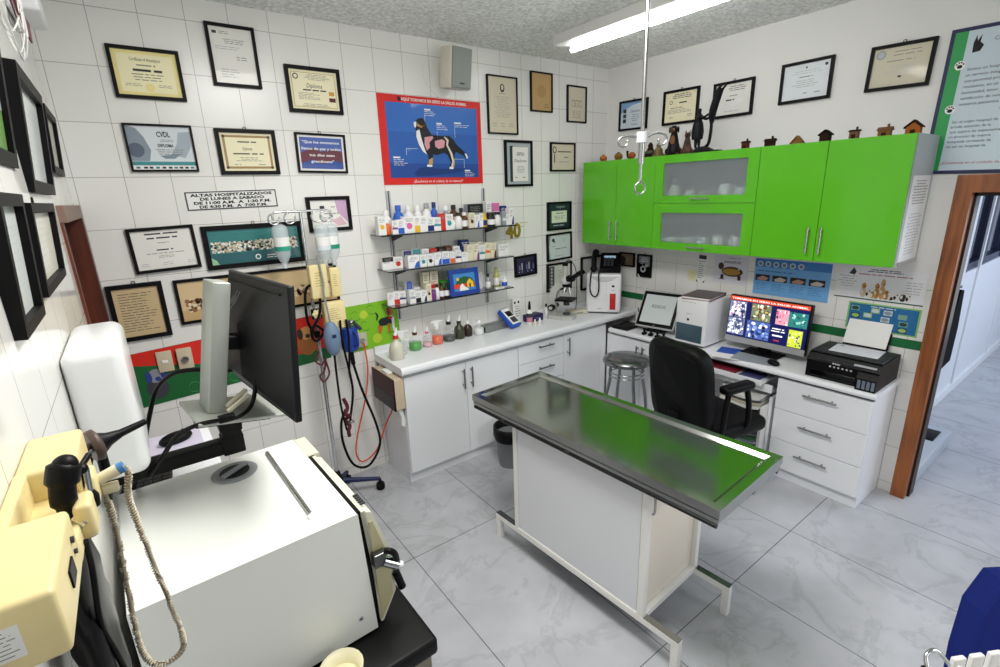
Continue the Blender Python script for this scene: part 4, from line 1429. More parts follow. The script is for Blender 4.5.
t = thing('loudspeaker', 'grey and white wall loudspeaker hung under the ceiling above the dog anatomy poster', 'speaker', (1.955, 3.06, 2.745), R(-2))
SPK = mat('speaker_grille_grey', '#8d938d', 0.7, bump=(900, .2))
SPW = mat('speaker_cream', '#d9d4c4', 0.5)
M0 = Matrix.Rotation(R(9), 4, 'Z') @ Matrix.Rotation(R(8), 4, 'X')
s = MB(M0); s.rbox(-.085, -.06, -.125, .085, .06, .125, .012, SPW); s.build('cabinet', t)
s = MB(M0)
s.rbox(-.08, -.075, -.12, .08, -.055, .12, .008, SPK)
s.build('grille', t)
s = MB(M0); s.rect(-.02, -.095, .02, -.085, -.0762, INK); s.build('badge', t)
s = MB(); s.box(-.02, .04, -.03, .02, .145, .03, DGREY); s.build('bracket', t)
s = MB()
s.tube(smooth_path([(-.10, .147, .10), (-.16, .146, .03), (-.155, .146, -.06), (-.11, .14, -.12), (-.05, .146, -.16)]), .0025, WHITEP, 6)
s.build('cable', t)

t = thing('ceiling_hook_pole', 'slim metal drip pole hanging from the ceiling, with curled hooks and an end loop', 'drip hook', (1.80, 1.40, 0))
PX, PY = 0, 0
s = MB()
s.cyl((0, 0, 2.17), (0, 0, ZC), .0085, STEEL, n=12)
s.build('pole', t)
s = MB()
s.lathe([(.024, 0), (.024, .042)], LGREY, 16, (0, 0, 2.128)); s.lathe([(.013, -.085), (.013, 0)], STEEL, 12, (0, 0, 2.128))
s.build('collar', t)
for a in (R(145), R(-35)):
    ca, sa = math.cos(a), math.sin(a)
    pts = [(.02, 2.152), (.065, 2.155), (.088, 2.151), (.1, 2.137), (.094, 2.12), (.076, 2.115), (.062, 2.123), (.06, 2.136)]
    if a < 0:
        pts = [(.02, 2.15), (.05, 2.162), (.078, 2.163), (.1, 2.153), (.104, 2.135), (.09, 2.118), (.074, 2.123), (.07, 2.138)]
    s = MB(); s.tube(smooth_path([(r * ca, r * sa, z) for r, z in pts]), .0045, STEEL, 8)
    s.ball((pts[-1][0] * ca, pts[-1][0] * sa, pts[-1][1]), .006, STEEL, 8, 6)
    s.build('hook', t)
s = MB()
s.cyl((0, 0, 1.98), (0, 0, 2.045), .0065, STEEL, n=10)
s.build('rod', t)
s = MB()
u = Vector((_r.x, _r.y, 0)).normalized()
lp = []
for i in range(20):
    q = PI / 2 + .35 + (2 * PI - .7) * i / 19
    lp.append((u.x * .022 * math.cos(q), u.y * .022 * math.cos(q), 1.945 + .024 * math.sin(q)))
s.tube(smooth_path([(0, 0, 1.985)] + lp + [(0, 0, 1.985)], 3), .004, STEEL, 8)
s.build('end_loop', t)

# ================================================================ medicine shelves
SHM = mat('dark_glass_shelf', '#23282a', 0.15, coat=.4)
t = thing('upright_rail', 'slotted metal shelf upright on the tiles, the one nearer the drip stand', 'shelf upright', (1.458, YA, 1.09), 0, 'shelf uprights')
s = MB(); s.box(-.014, -.012, 0, .014, -.001, .89, LGREY); s.box(-.004, -.0125, 0, .004, -.0118, .89, DGREY); s.build('rail', t)
t = thing('upright_rail', 'slotted metal shelf upright on the tiles, the one nearer the gold numerals', 'shelf upright', (2.24, YA, 1.09), 0, 'shelf uprights')
s = MB(); s.box(-.014, -.012, 0, .014, -.001, .89, LGREY); s.box(-.004, -.0125, 0, .004, -.0118, .89, DGREY); s.build('rail', t)
SHZ = {'top': (1.705, 1.30, 2.40), 'middle': (1.470, 1.325, 2.37), 'bottom': (1.226, 1.332, 2.36)}
for nm, (z, xa, xb) in SHZ.items():
    t = thing('wall_shelf', '%s one of the three dark wall shelves crowded with medicines' % nm, 'shelf', ((xa + xb) / 2, 3.1, z), 0, 'medicine shelves')
    W = (xb - xa) / 2
    s = MB(); s.box(-W, -.092, -.009, W, .098, 0, SHM); s.build('board', t, bevel=.001)
    for bx in (1.458, 2.24):
        s = MB(); s.prism([(.099, -.009), (.099, -.055), (.08, -.055), (-.06, -.018), (-.06, -.009)], bx - (xa + xb) / 2 - .003, bx - (xa + xb) / 2 + .003, DGREY, 'yz'); s.build('bracket', t)

CAPM = {'white': '#ececec', 'blue': '#2a5fc0', 'black': '#151518', 'red': '#c8302a', 'brown': '#4a2a1a', 'yellow': '#e2b82a', 'navy': '#1b2a6a', 'teal': '#2f8f96', 'purple': '#7a3a8a', 'orange': '#df6a2a', 'pink': '#d96aa8', 'green': '#3fa02f', 'grey': '#9a9fa3', 'cream': '#e3dcc4', 'amber': '#5a3418', 'olive': '#b7b26a'}


def cm(n):
    return mat('pack_' + n, CAPM[n], 0.45)


counts = {}


def med_label(desc, shelf, where):
    return '%s on the %s medicine shelf, %s' % (desc, shelf, where)


def carton(x, y, z, w, d, h, base, accent, pat, label, group, rz=0.0, parts=True):
    s = MB()
    s.box(-w / 2, -d / 2, 0, w / 2, d / 2, h, cm(base))
    yy = -d / 2 - E1
    A = cm(accent)
    if pat == 'foot':
        s.rect(-w / 2 + .001, .001, w / 2 - .001, h * .42, yy, A)
    elif pat == 'arc':
        s.flat([(w * .0, .001), (w / 2 - .001, .001), (w / 2 - .001, h * .55), (w * .2, h * .4)], yy, A)
    elif pat == 'dot':
        s.disc(0, h * .42, min(w, h) * .28, yy, A, 12)
    elif pat == 'head':
        s.rect(-w / 2 + .001, h * .62, w / 2 - .001, h - .001, yy, A)
    elif pat == 'stripe':
        s.rect(-w / 2 + .001, h * .35, w / 2 - .001, h * .5, yy, A)
    s.lines(-w * .4, w * .4, h * .66, h * .9, 3, yy - E1, INKL if base != 'navy' else PAPER, int(x * 1000) % 97, th=.5)
    s.lines(-w * .4, w * .3, h * .5, h * .62, 2, yy - E1, A, int(x * 1000) % 89, 'l', th=.5)
    o = s.build('medicine_box', loc=(x, y, z))
    o.rotation_euler.z = rz
    tag(o, label, 'box', group)
    return o


def bottle(x, y, z, r, h, body, cap, label, group, lab='white', kind='bottle', neck=.45, caph=.2):
    t = thing('medicine_bottle', label, 'bottle', (x, y, z), 0, group)
    hb = h * (1 - caph)
    s = MB(); s.lathe([(r * .94, 0), (r, h * .02), (r, hb * .72), (r * .8, hb * .86), (r * neck, hb * .95), (r * neck, hb)], cm(body), 14); s.build('body', t)
    s = MB(); s.lathe([(r * (neck + .1), hb), (r * (neck + .1), h * .985), (r * (neck + .02), h)], cm(cap), 12); s.build('cap', t)
    if lab:
        s = MB(); s.lathe([(r * 1.012, hb * .15), (r * 1.012, hb * .62)], cm(lab), 14, cap=False); s.build('wrap_label', t)
    return t


# --- top shelf, front row from left to right
zt = 1.705 + .0008
G1 = 'medicines on the top shelf'
F = 3.055
Bk = 3.14
rnd = random.Random(21)
front = [
    ('box', .052, .118, 'white', 'yellow', 'dot', 'white carton with a yellow emblem'),
    ('bot', .021, .09, 'orange', 'white', 'small orange bottle with a white cap'),
    ('box', .040, .086, 'white', 'purple', 'stripe', 'narrow white carton with a purple band'),
    ('box', .046, .090, 'white', 'blue', 'foot', 'white carton with a blue foot'),
    ('box', .075, .108, 'white', 'pink', 'dot', 'wide white carton with a pink emblem'),
    ('box', .042, .106, 'white', 'yellow', 'foot', 'white carton with a yellow foot'),
    ('box', .056, .106, 'white', 'grey', 'none', 'plain white printed carton'),
    ('box', .050, .094, 'white', 'navy', 'foot', 'white carton with a navy foot'),
    ('box', .054, .090, 'white', 'teal', 'stripe', 'white carton with a teal band'),
    ('box', .038, .112, 'red', 'red', 'none', 'tall red carton'),
    ('box', .062, .106, 'white', 'teal', 'dot', 'white carton with a turquoise emblem'),
    ('bot', .016, .082, 'white', 'red', 'slim white bottle with a red cap'),
    ('bot', .028, .112, 'white', 'black', 'white labelled bottle with a black cap'),
    ('bot', .024, .112, 'amber', 'white', 'amber bottle with a tall white cap'),
    ('box', .048, .106, 'cream', 'amber', 'dot', 'cream carton with a brown emblem'),
    ('box', .038, .088, 'white', 'blue', 'arc', 'white carton with a blue corner'),
    ('box', .034, .096, 'white', 'grey', 'none', 'narrow plain white carton'),
    ('bot', .026, .096, 'yellow', 'yellow', 'round yellow bottle'),
    ('bot', .036, .100, 'black', 'black', 'wide black jar with a white label'),
    ('bot', .026, .100, 'white', 'black', 'white tub with a black lid'),
    ('box', .036, .098, 'grey', 'white', 'stripe', 'silvery carton with a white band'),
    ('box', .030, .078, 'white', 'grey', 'none', 'short white carton'),
    ('box', .044, .120, 'white', 'navy', 'arc', 'white carton with a navy corner'),
]
tot = sum((f[1] if f[0] == 'box' else f[1] * 2) for f in front)
xa, xb = 1.293, 2.395
gap = (xb - xa - tot) / (len(front) - 1)
x = xa
nbox = nbot = 0
for f in front:
    if f[0] == 'box':
        w, h, b_, a_, pat, d = f[1:]
        carton(x + w / 2, F, zt, w, .05, h, b_, a_, pat, d + ' in the front row of the top medicine shelf', G1)
        x += w + gap
    else:
        r, h, b_, c_, d = f[1:]
        bottle(x + r, F + .005, zt, r, h, b_, c_, d + ' in the front row of the top medicine shelf', G1, lab='white' if b_ in ('black', 'amber') else ('navy' if b_ == 'yellow' else None), neck=.75 if 'jar' in d or 'tub' in d else .5)
        x += 2 * r + gap
back = [
    (1.40, .034, .150, 'white', 'white', 'plain white bottle'), (1.49, .036, .180, 'blue', 'blue', 'bright blue slanted-neck bottle'),
    (1.565, .036, .175, 'white', 'white', 'large white flask'), (1.635, .030, .175, 'white', 'white', 'white pump bottle'),
    (1.705, .032, .185, 'white', 'grey', 'milky spray bottle'), (1.765, .026, .19, 'blue', 'navy', 'blue bottle with a dark blue cap'),
    (1.86, .030, .16, 'grey', 'white', 'pale grey bottle'), (1.925, .032, .165, 'amber', 'black', 'dark amber bottle with a black cap'),
    (1.99, .026, .14, 'amber', 'black', 'smaller amber bottle')]
for bx, r, h, b_, c_, d in back:
    bottle(bx, Bk, zt, r, h, b_, c_, d + ' in the back row of the top medicine shelf', G1, lab='white' if b_ == 'amber' else None)
carton(2.10, Bk, zt, .14, .05, .165, 'grey', 'black', 'head', 'wide dark grey carton in the back row of the top medicine shelf', G1)
carton(2.215, Bk - .01, zt, .045, .05, .18, 'white', 'grey', 'none', 'tall narrow white carton in the back row of the top medicine shelf', G1)
carton(2.285, Bk, zt, .075, .05, .165, 'white', 'pink', 'head', 'white and pink carton in the back row of the top medicine shelf', G1)
carton(2.36, Bk, zt, .06, .05, .14, 'navy', 'grey', 'none', 'navy carton in the back row of the top medicine shelf', G1)

# --- middle shelf
zt = 1.470 + .0008
G2 = 'medicines on the middle shelf'
front = [(.075, .085, 'white', 'black', 'head', 'white carton with a black top edge'), (.062, .078, 'white', 'red', 'dot', 'white carton with a reddish picture'),
         (.085, .085, 'white', 'blue', 'arc', 'broad white carton with a blue corner'), (.05, .082, 'white', 'teal', 'dot', 'white carton with a teal dot'), (.05, .082, 'white', 'black', 'dot', 'white carton with a black ring'),
         (.055, .084, 'white', 'blue', 'arc', 'narrow white carton with a blue corner'), (.06, .086, 'white', 'blue', 'foot', 'white carton with a blue foot'), (.04, .08, 'white', 'orange', 'foot', 'slim white carton with an orange foot'),
         (.048, .085, 'white', 'navy', 'stripe', 'white carton with a navy band'), (.05, .066, 'white', 'grey', 'none', 'low white carton')]
x = 1.33
for i, (w, h, b_, a_, pat, d) in enumerate(front):
    carton(x + w / 2, F + (.065 if i < 2 else 0), zt, w, .05, h, b_, a_, pat, d + ' in the front row of the middle medicine shelf', G2, rz=-.2 if i < 2 else 0)
    x += w + .006
for i, (w, h, b_, a_, pat, d) in enumerate([(.05, .115, 'cream', 'grey', 'none', 'tall cream carton'), (.05, .118, 'cream', 'purple', 'arc', 'tall cream carton with a purple corner'),
                                             (.048, .105, 'white', 'teal', 'stripe', 'tall white carton with a teal band'), (.05, .115, 'cream', 'orange', 'stripe', 'tall cream carton with an orange band'), (.05, .11, 'cream', 'amber', 'arc', 'tall cream carton with a brown oval')]):
    carton(x + w / 2, F + .01, zt, w, .05, h, b_, a_, pat, d + ' towards the gold numerals on the middle medicine shelf', G2)
    x += w + .003
x0_ = x
for i, (w, h, b_, a_, pat, d) in enumerate([(.06, .135, 'cream', 'grey', 'stripe', 'very tall cream carton'), (.055, .135, 'cream', 'green', 'foot', 'very tall cream carton with a green and red foot')]):
    if x + w < 2.245:
        carton(x + w / 2, F + .02, zt, w, .05, h, b_, a_, pat, d + ' beside the shelf upright on the middle medicine shelf', G2)
    x += w + .002
carton(2.305, F + .03, zt, .10, .07, .09, 'white', 'black', 'none', 'wide white printed carton alone at the numerals end of the middle medicine shelf', G2)
backm = [(.06, .11, 'white', 'navy', 'head', 'white carton with a navy head'), (.06, .115, 'white', 'teal', 'head', 'white carton with a teal head'), (.055, .11, 'white', 'grey', 'none', 'white carton'), (.055, .105, 'red', 'red', 'none', 'small red carton'),
         (.05, .11, 'black', 'black', 'none', 'black carton'), (.05, .112, 'amber', 'black', 'none', 'dark brown carton'), (.055, .105, 'white', 'red', 'stripe', 'white carton with a red band'), (.07, .145, 'navy', 'blue', 'none', 'tall navy carton'), (.05, .12, 'white', 'grey', 'dot', 'white carton with a grey dot'), (.05, .12, 'cream', 'pink', 'dot', 'cream carton with a pink dot')]
x = 1.49
for i, (w, h, b_, a_, pat, d) in enumerate(backm):
    carton(x + w / 2, Bk, zt, w, .045, h, b_, a_, pat, d + ' in the back row of the middle medicine shelf', G2)
    x += w + .012

# --- bottom shelf
zt = 1.226 + .0008
G3 = 'medicines on the bottom shelf'
items = [('box', .05, .085, 'white', 'grey', 'none', 'plain white carton'), ('box', .045, .09, 'white', 'red', 'foot', 'white carton with a red foot'), ('box', .05, .085, 'white', 'navy', 'stripe', 'white carton with a navy band'), ('box', .048, .095, 'white', 'grey', 'stripe', 'white carton with a grey band'),
         ('box', .045, .08, 'white', 'black', 'foot', 'white carton with a black foot'), ('box', .05, .08, 'white', 'navy', 'arc', 'white carton with a navy corner'), ('box', .042, .12, 'cream', 'brown', 'dot', 'tall cream carton with a brown picture'), ('box', .038, .07, 'purple', 'purple', 'none', 'small purple carton'),
         ('bot', .022, .105, 'white', 'black', 'white bottle with a black cap'), ('bot', .022, .11, 'amber', 'black', 'amber bottle with a black cap'), ('bot', .022, .105, 'black', 'black', 'black bottle with a white label'),
         ('bot', .020, .09, 'brown', 'brown', 'brown bottle'), ('bot', .022, .09, 'white', 'purple', 'white bottle with a purple cap'), ('bot', .020, .08, 'grey', 'white', 'small grey bottle')]
x = 1.338
for it in items:
    if it[0] == 'box':
        w, h, b_, a_, pat, d = it[1:]
        w *= .88
        carton(x + w / 2, F + (.05 if x < 1.46 else 0), zt, w, .045, h, b_, a_, pat, d + ' in the front row of the bottom medicine shelf', G3, rz=-.25 if x < 1.46 else 0)
        x += w + .002
    else:
        r, h, b_, c_, d = it[1:]
        r *= .85
        bottle(x + r, F, zt, r, h, b_, c_, d + ' in the front row of the bottom medicine shelf', G3, lab='white' if b_ in ('amber', 'black', 'brown') else None)
        x += 2 * r + .002
for i, (bx, w, h, b_, a_, pat, d) in enumerate([(1.515, .045, .14, 'white', 'blue', 'head', 'white carton with a blue head'), (1.575, .05, .09, 'white', 'grey', 'none', 'white carton'), (1.65, .05, .19, 'cream', 'grey', 'none', 'very tall cream carton'),
                                                (1.715, .065, .19, 'cream', 'red', 'stripe', 'tall cream carton with a red band'), (1.80, .07, .11, 'green', 'green', 'none', 'bright green carton'), (1.88, .07, .11, 'cream', 'orange', 'dot', 'cream carton with an orange dot'), (1.955, .06, .115, 'cream', 'grey', 'stripe', 'cream carton with a grey band')]):
    carton(bx, Bk, zt, w, .045, h, b_, a_, pat, d + ' in the back row of the bottom medicine shelf', G3)
# small painting leaning on the bottom shelf
t = thing('painting', 'small blue framed folk painting of houses leaning on the bottom medicine shelf', 'painting', (1.915, 3.021, zt + .003), 0, rx=R(-7))
s = MB()
Wd, Hd = .125, .19
fm = mat('cobalt_frame', '#1c3f96', .4)
for pts in ([(-Wd, 0), (Wd, 0), (Wd - .03, .03), (-Wd + .03, .03)], [(Wd, 0), (Wd, Hd), (Wd - .03, Hd - .03), (Wd - .03, .03)], [(Wd, Hd), (-Wd, Hd), (-Wd + .03, Hd - .03), (Wd - .03, Hd - .03)], [(-Wd, Hd), (-Wd, 0), (-Wd + .03, .03), (-Wd + .03, Hd - .03)]):
    s.prism(pts, -.012, .012, fm)
s.build('frame', t, bevel=.002)
s = MB()
s.box(-Wd + .028, -.006, .028, Wd - .028, .006, Hd - .028, mat('sky_paint', '#3f86c8', .5))
yy = -.006
s.flat([(-.09, .07), (-.05, .12), (0, .135), (.06, .12), (.09, .08), (.09, .06), (-.09, .06)], yy - E1, mat('leaf_paint', '#1f5a2a', .5))
s.rect(-.09, .05, .085, .082, yy - E2, mat('scarlet_paint', '#dc3a20', .5))
s.flat([(.02, .05), (.02, .09), (.045, .115), (.075, .09), (.075, .05)], yy - E3, mat('yellow_paint', '#ecc22c', .5))
s.flat([(.038, .05), (.038, .08), (.052, .08), (.052, .05)], yy - E4, INK)
s.flat([(-.05, .035), (-.04, .07), (-.02, .085), (.0, .06), (.03, .04), (.03, .032), (-.05, .032)], yy - E4, PAPER)
s.disc(-.055, .118, .012, yy - E3, mat('yellow_paint', '#ecc22c'), 10)
s.build('canvas', t)
bottle(2.17, 3.09, zt, .022, .12, 'grey', 'black', 'grey bottle with a black cap beside the leaning painting', G3)
carton(2.135 + .0, 3.15, zt, .03, .03, .13, 'white', 'grey', 'none', 'thin tall white carton behind the leaning painting', G3)
bottle(2.275, 3.12, zt, .026, .15, 'olive', 'olive', 'pale olive soap bottle at the numerals end of the bottom shelf', G3)
bottle(2.31, 3.06, zt, .022, .085, 'white', 'white', 'white bottle with a blue label at the numerals end of the bottom shelf', G3, lab='blue')
carton(2.335, 3.12, zt, .04, .04, .035, 'white', 'grey', 'none', 'tiny white carton at the very end of the bottom shelf', G3)
carton(2.235, 3.03, zt, .08, .03, .012, 'white', 'grey', 'none', 'flat white blister box at the edge of the bottom shelf', G3)

# ================================================================ on the long worktop
ZW = 0.8758
LIQ = {'green': '#2f9a1e', 'orange': '#e2550e', 'black': '#1a1c20', 'olive': '#3d4030', 'brown': '#33221d', 'pink': '#d9a8b0', 'clear': '#d5d8d4', 'cotton': '#e9ebea', 'wash': '#cfcdbd'}


def flask(x, y, r, h, liquid, lev, label, spray=None, cap='white', closed=False):
    t = thing('spray_bottle' if spray else 'bottle', label, 'bottle', (x, y, ZW), R(-20), 'bottles in a row along the tiled wall')
    hb = h * .62
    body = CLEARP if not closed else mat('liq' + liquid, LIQ[liquid], .3)
    prof = [(r * .85, 0), (r, hb * .06), (r * 1.0, hb * .55), (r * .8, hb * .78), (r * .4, hb * .92), (r * .34, hb), (r * .34, hb * 1.04)]
    s = MB(); s.lathe(prof, body, 18); s.build('body', t)
    if lev:
        q = MB(); q.lathe([(r * .8, .003), (r * .95, hb * .07), (r * .95, hb * min(lev, .55)), (0.001, hb * min(lev, .55) + .0005)], mat('liq' + liquid, LIQ[liquid], .3), 18); q.build('liquid', t)
    if spray:
        s = MB()
        m = cm(cap)
        s.cyl((0, 0, hb * 1.02), (0, 0, hb * 1.2), r * .38, m, n=12)
        if spray == 'trigger':
            s.prism([(-.018, hb * 1.2), (.014, hb * 1.2), (.016, h * .92), (.05, h * .95), (.05, h), (-.03, h), (-.045, h * .93), (-.02, h * .9)], -.011, .011, WHITEP)
            s.prism([(.018, h * .9), (.03, h * .9), (.04, h * .78), (.034, h * .77)], -.006, .006, WHITEP)
        else:
            s.cyl((0, 0, hb * 1.2), (.012, 0, h * .98), r * .3, WHITEP, r1=.003, n=10)
        s.build('spray_head', t, bevel=.001)
    else:
        s = MB(); s.lathe([(r * .5, hb * 1.0), (r * .5, hb * 1.22), (r * .44, hb * 1.25)], cm(cap), 14); s.build('cap', t)
    return t


flask(1.318, 2.99, .050, .225, 'wash', .55, 'cloudy wash bottle with a red collar and white nozzle, first of the bottle row', 'nozzle', 'red', True)
flask(1.40, 3.08, .042, .165, 'clear', .12, 'clear spray bottle with a white trigger, second in the row after the cloudy wash bottle', 'trigger')
flask(1.51, 3.09, .047, .175, 'green', .5, 'round clear bottle half full of green liquid with a white nozzle', 'nozzle', 'brown')
flask(1.612, 3.10, .036, .155, 'pink', .3, 'clear bottle with a little pink liquid, between the green and orange ones', 'nozzle', 'pink')
flask(1.70, 3.105, .041, .18, 'orange', .55, 'clear spray bottle of orange liquid with a white trigger', 'trigger')
flask(1.805, 3.11, .050, .205, 'black', .32, 'clear bottle with black liquid and a tall white nozzle', 'nozzle', 'black')
flask(1.90, 3.115, .042, .185, 'olive', .5, 'dark olive bottle with a white nozzle, next to the brown jar', 'nozzle', 'black', True)
flask(1.985, 3.125, .036, .16, 'brown', 0, 'dark brown jar with a white lid behind the cotton jar', None, 'white', True)
flask(2.07, 3.10, .042, .15, 'cotton', .55, 'clear jar of white cotton at the instrument tray end of the bottle row', None, 'white')

t = thing('instrument_case', 'long flat steel instrument box beside the cotton jar', 'box', (2.24, 3.12, ZW), R(4))
s = MB(); s.rbox(-.12, -.035, 0, .12, .035, .06, .005, mat('satin_steel', '#9a9d9a', .4, .8)); s.build('body', t)
s = MB(); s.box(-.122, -.03, .012, -.118, .02, .048, BLACK); s.build('end_cap', t)
t = thing('blood_meter', 'handheld blue and white meter with dark screens propped on the worktop', 'meter', (2.395, 3.02, ZW + .0245), R(14), rx=R(-52))
s = MB(); s.rbox(-.058, -.012, 0, .058, .03, .19, .010, BLUE); s.build('body', t)
s = MB(); s.rbox(-.048, -.019, .015, .048, -.010, .18, .006, PAPER); s.build('face', t)
s = MB(); s.rbox(-.033, -.022, .095, .033, -.017, .148, .004, BLACK); s.build('screen', t)
s = MB(); s.rbox(-.033, -.022, .03, .033, -.017, .082, .004, DGREY); s.build('keypad', t)
t = thing('brochure_stand', 'white printed upright card stand behind the blue meter', 'stand', (2.52, 3.16, ZW), R(8), rx=R(-6))
s = MB(); s.box(-.05, -.004, 0, .05, .004, .21, PAPER); s.lines(-.035, .035, .05, .15, 5, -.0045, INKL, 4); s.rect(-.035, .165, -.015, .185, -.0045, INK); s.rect(.01, .165, .03, .185, -.0045, INK); s.build('card', t)
s = MB(); s.box(-.05, -.03, 0, .05, .0, .004, CLEARP); s.build('foot', t)
t = thing('spray_bottle', 'small white and pink bottle with a black atomiser in front of the printed card stand', 'bottle', (2.56, 3.06, ZW))
s = MB(); s.lathe([(.022, 0), (.024, .01), (.024, .10), (.012, .125)], PAPER, 16); s.build('body', t)
s = MB(); s.lathe([(.0245, .02), (.0245, .06)], mat('pink_label', '#d58aa0', .5), 16, cap=False); s.lathe([(.0245, .06), (.0245, .095)], INK, 16, cap=False); s.build('wrap_label', t)
s = MB(); s.lathe([(.012, .125), (.013, .15), (.009, .18), (.006, .195)], BLACK, 12); s.build('atomiser', t)
t = thing('glove_box', 'navy carton lying on the worktop beside the microscope', 'box', (2.655, 3.125, ZW), R(6))
t.scale = (.78, 1.0, .8)
s = MB(); s.box(-.10, -.045, 0, .10, .045, .075, mat('dark_navy', '#1b1a4c', .45)); s.build('carton', t, bevel=.002)
s = MB(); s.disc(0, .04, .03, -.0456, mat('purple_dot', '#4a3f8a', .5), 14, .015); s.build('opening', t)
for i, (x, y, h, c_) in enumerate(((2.555, 2.985, .055, 'cream'), (2.605, 2.985, .045, 'white'), (2.63, 3.01, .05, 'white'))):
    bottle(x, y, ZW, .012, h, c_, 'white', 'tiny %s vial in front of the navy carton, %s from the blue meter' % (c_, ORD[i]), 'tiny vials by the navy carton', lab=None)
bottle(2.80, 3.12, ZW, .016, .125, 'white', 'black', 'white bottle with a black cap between the navy carton and the microscope', 'bottles by the microscope', lab=None)

# microscope
t = thing('microscope', 'grey binocular microscope with black eyepieces on the worktop', 'microscope', (2.90, 3.02, ZW), R(-62))
t.scale = (1.2, 1.2, .97)
MG = mat('microscope_grey', '#b9bbb6', .4)
s = MB(); s.prism([(-.10, -.06), (.03, -.075), (.09, -.05), (.10, 0), (.09, .05), (.03, .075), (-.10, .06)], 0, .035, MG, 'xy'); s.build('base', t, bevel=.008)
s = MB(); s.prism([(-.10, .03), (-.045, .03), (-.05, .16), (-.035, .24), (.0, .285), (.04, .30), (.04, .33), (-.03, .325), (-.08, .27), (-.10, .17)], -.022, .022, MG, 'xz'); s.build('arm', t, bevel=.006)
s = MB(); s.box(-.04, -.065, .165, .09, .065, .18, BLACK); s.box(-.01, -.08, .18, .05, .02, .187, BLACK); s.build('stage', t, bevel=.003)
s = MB(); s.cyl((.03, 0, .12), (.03, 0, .165), .022, DGREY, n=14); s.build('condenser', t)
s = MB(); s.cyl((.03, 0, .035), (.03, 0, .05), .026, DGREY, n=14); s.build('illuminator', t)
s = MB(); s.lathe([(.028, 0), (.034, .01), (.034, .025)], BLACK, 16, (.03, 0, .285))
for a in (0, 2.1, 4.2):
    s.cyl((.03 + .014 * math.cos(a), .014 * math.sin(a), .29), (.03 + .028 * math.cos(a), .028 * math.sin(a), .235 if a else .215), .009, CHROME, n=10)
s.build('objective_turret', t)
s = MB(); s.lathe([(.036, 0), (.04, .02), (.036, .05), (.02, .065)], MG, 16, (.02, 0, .315)); s.cyl((.02, 0, .37), (.02, 0, .47), .016, MG, n=14); s.cyl((.02, 0, .47), (.02, 0, .50), .02, BLACK, n=14); s.build('head_tube', t)
s = MB(); s.rbox(.03, -.035, .335, .09, .035, .385, .012, BLACK); s.build('prism_housing', t)
for sy in (-1, 1):
    s = MB(); s.cyl((.07, .026 * sy, .365), (.125, .03 * sy, .408), .018, BLACK, n=14); s.cyl((.125, .03 * sy, .408), (.145, .03 * sy, .423), .021, BLACK, n=14); s.build('eyepiece', t)
    s = MB(); s.cyl((-.07, .022 * sy, .10), (-.07, .055 * sy, .10), .026, BLACK, n=18); s.cyl((-.07, .055 * sy, .10), (-.07, .065 * sy, .10), .014, MG, n=14); s.build('focus_knob', t)
s = MB(); s.tube(smooth_path([(.02, 0, .50), (.05, .02, .515), (.08, .06, .42), (.07, .12, .2), (.05, .16, .01)]), .003, BLACK, 6); s.build('cable', t)

t = thing('power_adapter', 'flat cream instrument box with a lead between microscope and white analyser', 'box', (3.10, 3.045, ZW), R(-15))
t.scale = (1.15, 1.0, 1.0)
s = MB(); s.rbox(-.075, -.055, 0, .075, .055, .04, .006, mat('aged_cream', '#cfcbb8', .5)); s.build('body', t)
s = MB(); s.rect(-.03, .01, .03, .025, -.0552, INKL); s.build('badge', t)

# blood analyser with telephone on top
t = thing('blood_analyser', 'white desktop analyser with a red window in the corner, a telephone on top', 'analyser', (3.37, 2.965, ZW), R(-52))
t.scale = (1.26, 1.14, 1.0)
s = MB(); s.rbox(-.118, -.13, .012, .118, .11, .355, .016, WHITEP); s.box(-.10, -.11, 0, .10, .10, .012, DGREY); s.build('housing', t)
s = MB(); s.rbox(.045, -.134, .04, .085, -.126, .185, .003, mat('red_window', '#c41f24', .25, coat=.4)); o = s.build('red_window', t); o['label'] = 'upright red window strip'
s = MB(); s.disc(.066, .25, .010, -.1308, BLACK, 16); s.rect(.02, .13, .021, .30, -.1308, LGREY); s.rect(-.04, .045, -.01, .05, -.1308, INKL); s.disc(.066, .215, .003, -.1308, BLACK, 8); s.build('controls', t)
s = MB(); s.flat([(-.105 + .21 * i / 12, .335 - .05 * math.sin(PI * i / 12)) for i in range(13)], -.1306, mat('lid_shade_grey', '#c9cbce', .4)); s.build('lid_line', t)
t = thing('telephone', 'black desk telephone standing on the white analyser, handset to the side', 'telephone', (3.37, 2.965, ZW + .3565), R(-52))
t.scale = (1.2, 1.2, 1.12)
M0 = Matrix.Rotation(R(-20), 4, 'X')
s = MB(); s.prism([(-.08, 0), (.09, 0), (.09, .14), (-.05, .035)], -.035, .115, BLACK, 'yz'); s.build('base', t, bevel=.006)
ax = Matrix.Translation((0, .0, .082)) @ Matrix.Rotation(R(-53), 4, 'X')
s = MB(ax)
s.rbox(-.01, -.004, .035, .075, .004, .06, .003, mat('phone_display', '#a9c6dc', .3, emit=.25)); s.build('display', t)
s = MB(ax)
for i in range(3):
    for j in range(4):
        s.box(-.008 + .026 * i, -.009, .018 - .024 * j, .010 + .026 * i, .0, .032 - .024 * j, mat('key_grey', '#3f4347', .5))
s.build('keypad', t)
s = MB(); s.tube(smooth_path([(-.075, -.085, .045), (-.078, -.04, .10), (-.078, .03, .135), (-.075, .075, .145)]), .02, BLACK, 10, rs=None)
s.ball((-.075, -.09, .035), (.026, .03, .028), BLACK); s.ball((-.075, .078, .14), (.026, .03, .028), BLACK); s.build('handset', t)
s = MB()
